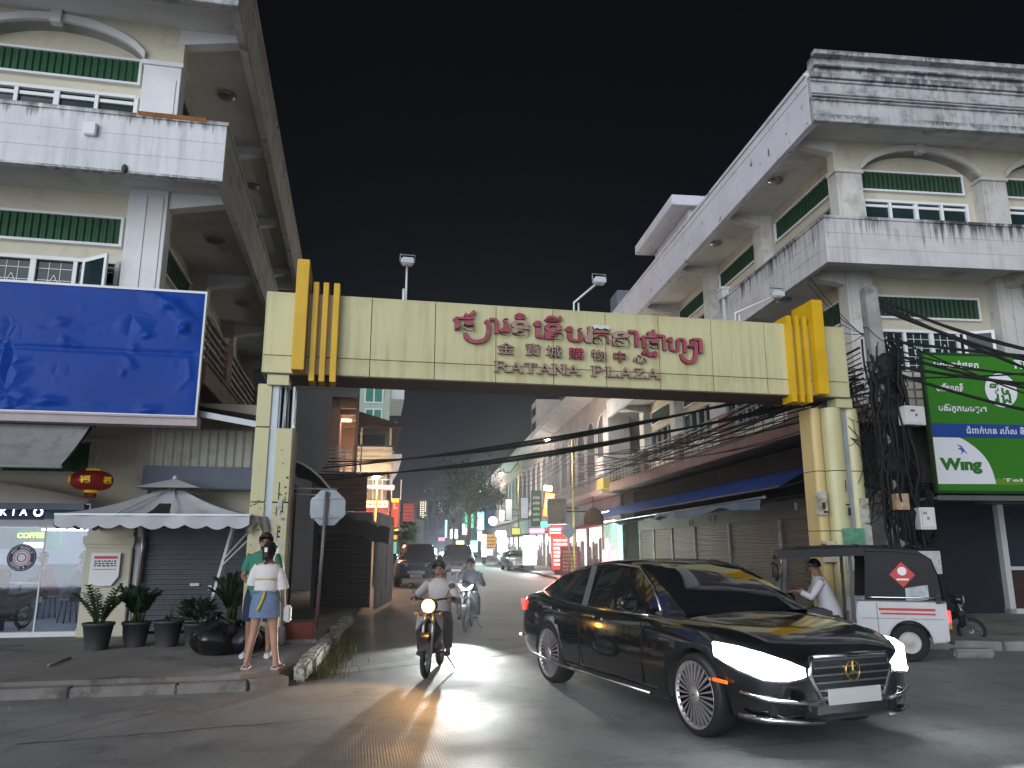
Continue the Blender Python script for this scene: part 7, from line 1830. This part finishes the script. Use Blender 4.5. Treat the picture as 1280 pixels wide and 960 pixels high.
# far end of the street closed by dark houses
for (u0, u1, v, d, lb) in ((500, 520, 648, 90, 'dark far house left of the street end'), (585, 612, 636, 140, 'dark far house right of the street end'), (518, 590, 668, 190, 'low dark houses closing the far end of the street')):
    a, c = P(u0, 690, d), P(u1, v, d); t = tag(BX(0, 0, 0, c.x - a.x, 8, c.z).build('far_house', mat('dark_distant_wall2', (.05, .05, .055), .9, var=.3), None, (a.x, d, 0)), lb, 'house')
# ------------------------------------------------------------------ trees
def tree(label, base, h, r, n, m):
    t = thing('tree', label, 'tree', base, 0, 'street trees'); b = MB()
    b.tube([(0, 0, 0), (.1, 0, h * .35), (0, .1, h * .7)], [.22, .17, .08], 8)
    cs = []
    for k in range(9):
        a = k * 2.4; q = Vector((r * .6 * math.cos(a), r * .6 * math.sin(a), h * random.uniform(.5, .95))); b.tube([(.05, 0, h * .4), q], [.08, .03], 6); cs.append(q)
    b.build('trunk', mat('bark', (.07, .05, .04), .9, var=.3), t)
    f = MB()
    for _ in range(n):
        c = random.choice(cs); d = Vector((random.gauss(0, 1), random.gauss(0, 1), random.gauss(0, .8))) * r * .26; p = c + d
        u = Vector((random.gauss(0, 1), random.gauss(0, 1), random.gauss(0, .6))); leafmesh(f, p, u, random.uniform(.3, .6), random.uniform(.07, .13), .1)
    f.build('crown', m, t)
m_tl = mat('street_tree_leaf', (.018, .038, .024), .6, var=.5, vs=1.2)
tree('dark street tree at the far right beside the green lit facade', P(585, 690, 70), 8.2, 2.6, 1900, m_tl)
tree('dark street tree further down left of the nearer one', P(566, 690, 100), 9.0, 3.2, 1700, m_tl)
tree('tall dark street tree right in front of the distant row end', P(604, 690, 90), 9.4, 2.6, 1500, m_tl)
tree('low green bush tree beneath the pink red sign on the left', P(503, 692, 47) , 1.9, .7, 500, mat('bush_leaf', (.07, .16, .04), .6, var=.4))  # lighter green than the street trees
# ------------------------------------------------------------------ signs; each a box of its own
def sign(label, u0, v0, u1, v1, d, m, depth=.18, rz=0, name='shop_sign', post=None, extra=None, frame=None, tilt=0):
    a, c = P(u0, v1, d), P(u1, v0, d); w_, h_ = c.x - a.x, c.z - a.z
    t = thing(name, label, 'sign', (a.x, d, a.z), rz); t.rotation_euler = (0, tilt, rz)
    BX(0, 0, 0, w_, depth, h_).build('panel', m, t, bevel=.015)
    f = MB(); q = .04
    for (x0, z0, x1, z1) in ((-q, -q, w_ + q, 0), (-q, h_, w_ + q, h_ + q), (-q, 0, 0, h_), (w_, 0, w_ + q, h_)): f.box(x0, -.02, z0, x1, depth + .02, z1)
    f.build('frame', frame or metal_d, t)
    if post == 'foot': BX(w_ * .15, .03, -a.z + .0, w_ * .85, depth - .03, -.04).build('foot', metal_d, t)
    elif post == 'arm': MB().bar((w_, depth / 2, h_ * .5), (w_ + 1.4, depth / 2, h_ * .5), .05, .05).build('arm', metal_d, t)
    elif post == 'armL': MB().bar((0, depth / 2, h_ * .5), (-1.4, depth / 2, h_ * .5), .05, .05).build('arm', metal_d, t)
    if extra: extra(t, w_, h_)
    return t
def bars(cols, m, seed=1, rows=6, x0=.12, x1=.88, z0=.1, z1=.9, name='lettering'):
    def f(t, w_, h_):
        rr = random.Random(seed); b = MB()
        for r in range(rows):
            z = h_ * (z1 - (z1 - z0) * (r + .8) / rows); hh = h_ * (z1 - z0) / rows * .55; x = w_ * x0
            while x < w_ * x1:
                l = w_ * rr.uniform(.05, .14); b.box(x, -.012, z, min(x + l, w_ * x1), -.001, z + hh * rr.uniform(.7, 1)); x += l + w_ * .035
        b.build(name, m, t)
    return f
def word(s, m, size=.7, zf=.3, vertical=False):
    def f(t, w_, h_):
        b = MB()
        if vertical:
            n = len(s)
            for i, ch in enumerate(s): b.add(textmesh(ch, min(w_, h_ / n) * .9, .004, .01, 'CENTER'), TX(w_ / 2, -.012, h_ * (1 - (i + .85) / n)))
        else:
            b.add(textmesh(s, h_ * size, .004, .01, 'CENTER'), TX(w_ / 2, -.012, h_ * zf))
        b.build('lettering', m, t)
    return f
wht = emis('white_sign_glow', (.95, .97, 1), 2.2); wht_s = emis('white_letter_glow', (1, .95, .95), 1.6)
redg = emis('red_sign_glow', (1, .035, .02), 1.2); orng = emis('orange_sign_glow', (1, .22, .05), 1.5); yelg = emis('yellow_sign_glow', (1, .75, .05), 1.4)
m_ydull = mat('yellow_letter', (.6, .45, .05), .6)
sign('white lit standing panel beside the silver hatchback', 654, 670, 670, 706, 52, emis('white_panel_glow', (.98, .98, 1), 4), .3, post='foot')
sign('tall red lit standing sign with white lettering behind the maroon board', 690, 668, 711, 712, 44, redg, .35, post='foot', extra=bars(0, wht_s, 3, 7))
sign('maroon standing board with faint yellow lettering at the right road side', 701, 684, 724, 718, 41, mat('maroon_board', (.14, .012, .035), .6, var=.15), .08, post='foot', extra=bars(0, mat('ochre_letter', (.35, .2, .08), .7), 5, 6))
sign('blank grey box sign hanging over the right pavement', 686, 624, 707, 654, 36, mat('stained_cream_panel', (.36, .31, .25), .7, var=.2, dirt=((.16, .1, .06), 2.5, .52, .6)), .9, post='arm', frame=mat('pale_sign_edge', (.42, .42, .44), .6))
sign('tilted orange and white lit sign above the grey box sign', 678, 615, 690, 645, 41, orng, .2, post='arm', tilt=RAD(8), extra=bars(0, wht_s, 8, 3, .2, .8, .35, .95))
sign('small white lit cap sign over the tilted orange sign', 679, 606, 690, 613, 41, wht, .2, tilt=RAD(8))
sign('tall dark green sign hanging by the right shophouse', 665, 614, 676, 657, 47, mat('dark_green_sign', (.02, .09, .05), .5, var=.2), .2, post='arm', extra=bars(0, mat('pale_letter', (.3, .4, .35), .6), 9, 5))
sign('grey white hanging sign left of the green one', 651, 622, 660, 648, 53, mat('grey_white_sign', (.42, .47, .52), .5), .2, post='arm')
sign('pale hanging sign farther along the right row', 632, 624, 640, 650, 62, mat('grey_white_sign', (.42, .47, .52), .5), .2, post='arm')
sign('white lit square sign above the round one', 624, 638, 630, 651, 64, wht, .2, post='arm')
sign('blue lit sign on the far part of the right row', 597, 640, 605, 662, 85, emis('blue_sign_glow', (.15, .5, .8), .8), .25, post='arm', extra=bars(0, wht_s, 4, 4))
sign('dark blue sign beside the round white lamp sign', 606, 634, 618, 660, 78, mat('dark_blue_sign', (.03, .06, .15), .5), .2, post='arm')
sign('pink lit oval shop sign with a heart of red lettering', 662, 660, 681, 667, 48, emis('pink_sign_glow', (1, .25, .4), 1.3), .2, extra=bars(0, wht_s, 7, 1, .1, .9, .2, .9))
sign('green lit shop fascia over the bright shop on the right', 676, 652, 688, 659, 46, emis('green_sign_glow', (.1, .9, .5), 1.2), .2)
sign('red and white lit shop fascia behind the diamond sign', 686, 658, 703, 670, 46, emis('pinkred_glow', (1, .1, .15), 1.2), .2, extra=bars(0, wht_s, 12, 2))
sign('tall white lit pillar sign farther along the right row', 602, 668, 608, 696, 80, wht, .3, post='foot')
sign('yellow and red shop board far along on the right', 608, 668, 620, 684, 76, mat('yellow_board', (.45, .28, .06), .6, emit=(.8, .45, .1), estr=.35), .2, extra=bars(0, mat('red_letters', (.4, .04, .03), .6), 6, 3))
sign('white glowing far sign over the parked cars', 563, 662, 572, 673, 110, wht, .3)
sign('small white glowing far sign beside the trees', 578, 655, 584, 668, 115, wht, .3)
sign('blue white lit far shop board', 530, 686, 546, 690, 120, emis('blue_white_glow', (.6, .72, 1), 1.5), .2)
rs_ = thing('round_sign', 'round white glowing lamp sign hanging from the right row', 'sign', P(616, 651, 70))
MB().lathe([(.38, 0), (.40, .05), (.40, .2), (.38, .25)], (0, 0, 0), 28, 'y').build('disc', wht, rs_); MB().bar((.4, .12, 0), (1.5, .12, 0), .05, .05).build('arm', metal_d, rs_)
ds = thing('diamond_sign', 'grey back of a diamond traffic sign on a thin post at the right kerb', 'sign', Vector((P(711, 690, 33).x, 33, 0)))
zc = P(711, 664, 33).z; MB().extr([(-.36, 0, zc), (0, 0, zc + .36), (.36, 0, zc), (0, 0, zc - .36)], (0, .02, 0)).build('plate', mat('bare_aluminium', (.42, .47, .52), .45, .5), ds); MB().tube([(0, .04, 0), (0, .04, zc + .4)], .03, 8).build('pole', metal_g, ds)
# left side signs
sign('long orange and white lit fascia sign on the left shops', 441, 626, 485, 634, 34.2, emis('orange_white_glow', (1, .55, .25), 1.6), .3, extra=bars(0, mat('orange_letters', (.5, .08, .02), .5, emit=(1, .15, .03), estr=1.0), 2, 1, .02, .98, .1, .95))
sign('dark red shop board below the orange lit fascia', 445, 635, 484, 645, 34.3, mat('dark_red_board', (.16, .02, .025), .6, var=.2), .25)
sign('tall red lit sign with yellow ends on the left', 489, 625, 498, 663, 38, redg, .35, post='armL', extra=lambda t, w_, h_: (BX(-.02, -.03, h_ * .93, w_ + .02, .38, h_ * 1.04).build('cap', yelg, t), BX(-.02, -.03, -.02, w_ + .02, .38, h_ * .1).build('cap', yelg, t), MB().add(textmesh('L', w_ * 1.1, .004, .02, 'CENTER'), TX(w_ / 2, -.012, h_ * .72)).build('lettering', m_wp, t)))
sign('pink red square sign with faint text above the parked four wheel drive', 503, 629, 518, 652, 46, mat('pink_red_sign', (.42, .09, .09), .5, var=.1, emit=(.6, .08, .08), estr=.18), .2, post='armL', extra=bars(0, mat('pale_red_letter', (.55, .25, .22), .6), 13, 4))
sign('small white lit sign under the pink red one', 511, 657, 516, 665, 52, wht, .2, post='armL')
sign('small orange lit sign at the left shops', 487, 669, 496, 674, 37, orng, .2)
sign('teal lit shop front beside the left bush', 485, 677, 496, 692, 39, emis('teal_glow', (.2, .55, .5), .5), .2)
# ------------------------------------------------------------------ street lamps
m_yp = mat('yellow_lamp_pole', (.26, .19, .06), .6, var=.2, dirt=((.2, .12, .05), 3, .55, .6))
def street_lamp(u, vt, d, ul, vl, label, e, col=(1, .9, .75), pole=m_yp, up=0):
    p = P(u, vt, d); t = thing('street_lamp', label, 'street lamp', (p.x, d, 0), 0, 'lit street lamps along the side street')
    l = P(ul, vl, d); dx, dz = l.x - p.x, l.z
    MB().tube([(0, 0, 0), (0, 0, p.z * .5), (0, 0, p.z)], [.06, .05, .04], 10).build('pole', pole, t)
    MB().tube([(0, 0, p.z - .15), (dx * .5, 0, dz + .12), (dx, 0, dz + .05)], .035, 8).build('arm', metal_d, t)
    h = MB(); h.ring([[(dx + q, w_ * math.cos(2 * math.pi * j / 12), dz + .06 + .05 * math.sin(2 * math.pi * j / 12)) for j in range(12)] for q, w_ in ((.3, .05), (.1, .13), (-.25, .13), (-.4, .05))]); h.build('lamp_head', metal_g, t)
    MB().ball((dx - .08, 0, dz - .02), (.16, .1, .06), 12, 8).build('lamp_glass', emis('street_lamp_glow', (1, .86, .66), 28), t)
    lamp('street_light', (dx - .08, 0, dz - .15), e, col, size=.12, parent=t)
street_lamp(715, 545, 38.5, 686, 549, 'yellow street lamp pole nearest on the right, its lamp over the road', 900)
street_lamp(648, 575, 61, 628, 592, 'yellow street lamp second along the right row', 1100)
street_lamp(613, 606, 95, 600, 614, 'small far street lamp third along the right row', 1500)
street_lamp(472, 597, 33, 472.5, 596, 'yellow street lamp on the left in front of the cream balcony house', 260)
# lights of the shops spilling on to the road
for (u, v, d, e, c) in ((730, 680, 37, 160, (.8, 1, .9)), (697, 690, 42, 110, (1, .3, .25)), (662, 688, 50, 120, (1, 1, 1)), (625, 670, 66, 260, (.95, 1, 1)), (600, 672, 85, 300, (.9, 1, 1)), (492, 640, 36.5, 60, (1, .25, .15)), (465, 640, 33.5, 70, (1, .6, .35)), (560, 668, 108, 300, (.9, .95, 1)), (590, 655, 84, 260, (.2, 1, .5))):
    lamp('shop_light', P(u, v, d) + Vector((0, -.6, 0)), e * 2.6, c, size=.3)
# the bright open shop at the end of the right building
bs = thing('lit_shop', 'bright open shop with green and pink light past the brown shutters', 'shop', FR.w(.2, 22.2, 0), FR.a)
BX(.4, 0, .13, .6, 3.2, 3.0).build('back_wall', mat('glowing_mint_wall', (.45, .65, .55), .6, emit=(.45, 1, .75), estr=.55), bs)  # back wall given its own glow in place of light falling on it
b = MB(); [b.box(.3, .25 + .5 * k, .2, .4, .3 + .5 * k, 2.9) for k in range(6)]; b.box(.2, 0, .13, .4, 3.2, .3); b.build('folding_grille', mat('green_white_grille', (.4, .5, .45), .5), bs)
b = MB(); b.tube([(.25, .1, 2.95), (.25, 3.0, 2.95)], .03, 6); b.tube([(.0, .2, 3.4), (.0, 2.6, 3.4)], .025, 6); b.build('tube_lamp', emis('tube_glow', (.85, .93, 1), 14), bs)
b = MB(); [b.box(.22, .3 + .7 * k, .5 + .4 * (k % 2), .3, .75 + .7 * k, 1.5 + .3 * (k % 3)) for k in range(4)]; b.build('poster', emis('pink_sign_glow', (1, .25, .4), 1.3), bs)
hl_ = thing('hanging_shade', 'brown hanging lamp shade below the left end of the blue canopy', 'lamp', P(742, 655, 33))
MB().lathe([(.42, 0), (.44, .25), (.32, .55), (.1, .7)], (0, 0, 0), 18, cap=False).build('shade', mat('brown_shade', (.2, .13, .08), .8, var=.2), hl_); MB().tube([(0, 0, .7), (0, 0, 1.2)], .015, 5).build('cord', metal_d, hl_)
# wires up in the air of the side street
for k in range(5):
    tag(cable(P(648, 585 + 6 * k, 61), P(715, 552 + 6 * k, 38.5), .35, .02, 10, 4).build('overhead_cable', blackcable), 'thin overhead cable slung between the two yellow lamp poles', 'cable', 'cables between the lamp poles')
# people and tables inside the lit glass shop, seen through the pane
m_tbl = mat('cafe_table_top', (.4, .38, .36), .5, var=.1)
for k, (x, y, lb) in enumerate(((-2.35, 3.5, 'small cafe table with thin legs near the shop pier'), (-3.9, 4.0, 'small cafe table deep inside the glass shop'))):
    t = thing('cafe_table', lb, 'table', FL.w(x, y, .2), FL.a)
    MB().lathe([(.32, .70), (.34, .715), (.32, .73)], n=24).build('table_top', m_tbl, t)
    MB().lathe([(.2, 0), (.2, .02), (.03, .04), (.03, .70)], n=16).build('pedestal', metal_d, t)
def stool(x, y, lb):
    t = thing('stool', lb, 'stool', FL.w(x, y, .2), FL.a)
    MB().lathe([(.17, .42), (.18, .44), (.17, .46)], n=20).build('seat', m_tbl, t)
    for a in range(4): MB().tube([(.12 * math.cos(a * 1.57), .12 * math.sin(a * 1.57), .43), (.17 * math.cos(a * 1.57), .17 * math.sin(a * 1.57), 0)], .012, 6).build('leg', metal_d, t)
for (x, y, rz, lb, c, sl) in ((-2.75, 3.3, 20, 'seated customer in a grey shirt at the table near the shop pier', (.10, .11, .14), 'stool under the customer in the grey shirt'), (-2.0, 3.9, 205, 'seated customer in a pale blue shirt facing the one in grey', (.30, .36, .45), 'stool under the customer in the pale blue shirt'), (-3.5, 4.4, 190, 'seated customer in dark red behind the round sticker', (.16, .03, .05), 'stool under the customer in dark red')):
    seated(FL.w(x, y, .2), FL.a + RAD(rz), lb, mat('cafe_shirt_%d' % int(c[0] * 100), c, .85, bump=.2), mat('dark_trousers', (.03, .03, .04), .85), (.40, .16, .78), .52, .12, knee=(.42, .50), foot=(.36, .07))
    stool(x, y, sl)
MB().box(-12, 5.86, .2, -1.25, 5.9, 1.25).build('lower_reflection_panel', mat('slate_blue_reflection', (.12, .14, .22), .6, var=.1), BL)  # dark panel added for the dark lower reflections in the glass
ctn = thing('curtain', 'dark maroon cloth hanging low at the left inside the shop', 'curtain', FL.w(-4.3, 1.9, .2), FL.a)
rows = [[(1.0 * i / 30, .05 * math.sin(i * 1.1), z) for i in range(31)] for z in (0, .5, 1.05)]
MB().ring(rows, cap=False, closed=False).build('cloth', mat('maroon_cloth', (.09, .015, .04), .9, var=.2), ctn)
# more lit boards, close together along the far right row
def gl(n, c, s): return emis(n, c, s)
for (u0, v0, u1, v1, d, lb, c, s) in (
    (588, 676, 597, 690, 98, 'blue green lit shop opening far along the right row', (.3, .9, .9), 1.4), (597, 664, 602, 676, 92, 'white lit board left of the tall white pillar sign', (1, 1, 1), 2.2),
    (620, 664, 632, 670, 66, 'cluster of white shop tubes below the pale hanging sign', (.95, 1, 1), 3.5), (622, 672, 634, 690, 67, 'pale green lit shop opening behind the silver hatchback', (.6, .95, .75), .7),
    (640, 660, 650, 668, 58, 'yellow and green shop board near the second lamp pole', (.7, .7, .15), .5), (570, 676, 580, 684, 128, 'warm lit far shop under the trees', (1, .75, .45), 1.2),
    (581, 640, 592, 660, 104, 'green lit facade beside the nearer street tree', (.1, .75, .35), .45), (548, 672, 556, 676, 150, 'red lit far sign over the oncoming headlights', (1, .2, .3), 1.2),
    (556, 650, 559, 672, 118, 'thin blue lit vertical sign far down the street', (.25, .6, 1), 1.3), (606, 686, 616, 694, 75, 'white lit kiosk front far along on the right', (.9, 1, 1), .9)):
    sign(lb, u0, v0, u1, v1, d, emis('glow_%d_%d' % (u0, v0), c, s), .25)
# ================================================================== haze added for glow round the lamps and lifted shadows
hz = bpy.data.materials.new('glow_haze'); hz.use_nodes = True
n_ = hz.node_tree; n_.nodes.clear()
ho = n_.nodes.new('ShaderNodeOutputMaterial'); hv = n_.nodes.new('ShaderNodeVolumePrincipled')
hv.inputs['Color'].default_value = (.82, .88, 1, 1); hv.inputs['Density'].default_value = .0008; hv.inputs['Anisotropy'].default_value = .78
n_.links.new(hv.outputs[0], ho.inputs['Volume'])
hb_ = MB().box(-150, -14, -1, 150, 420, 26).build('haze', hz)
hb_['kind'] = 'stuff'
sc.cycles.volume_bounces = 0
sc.cycles.volume_max_steps = 64
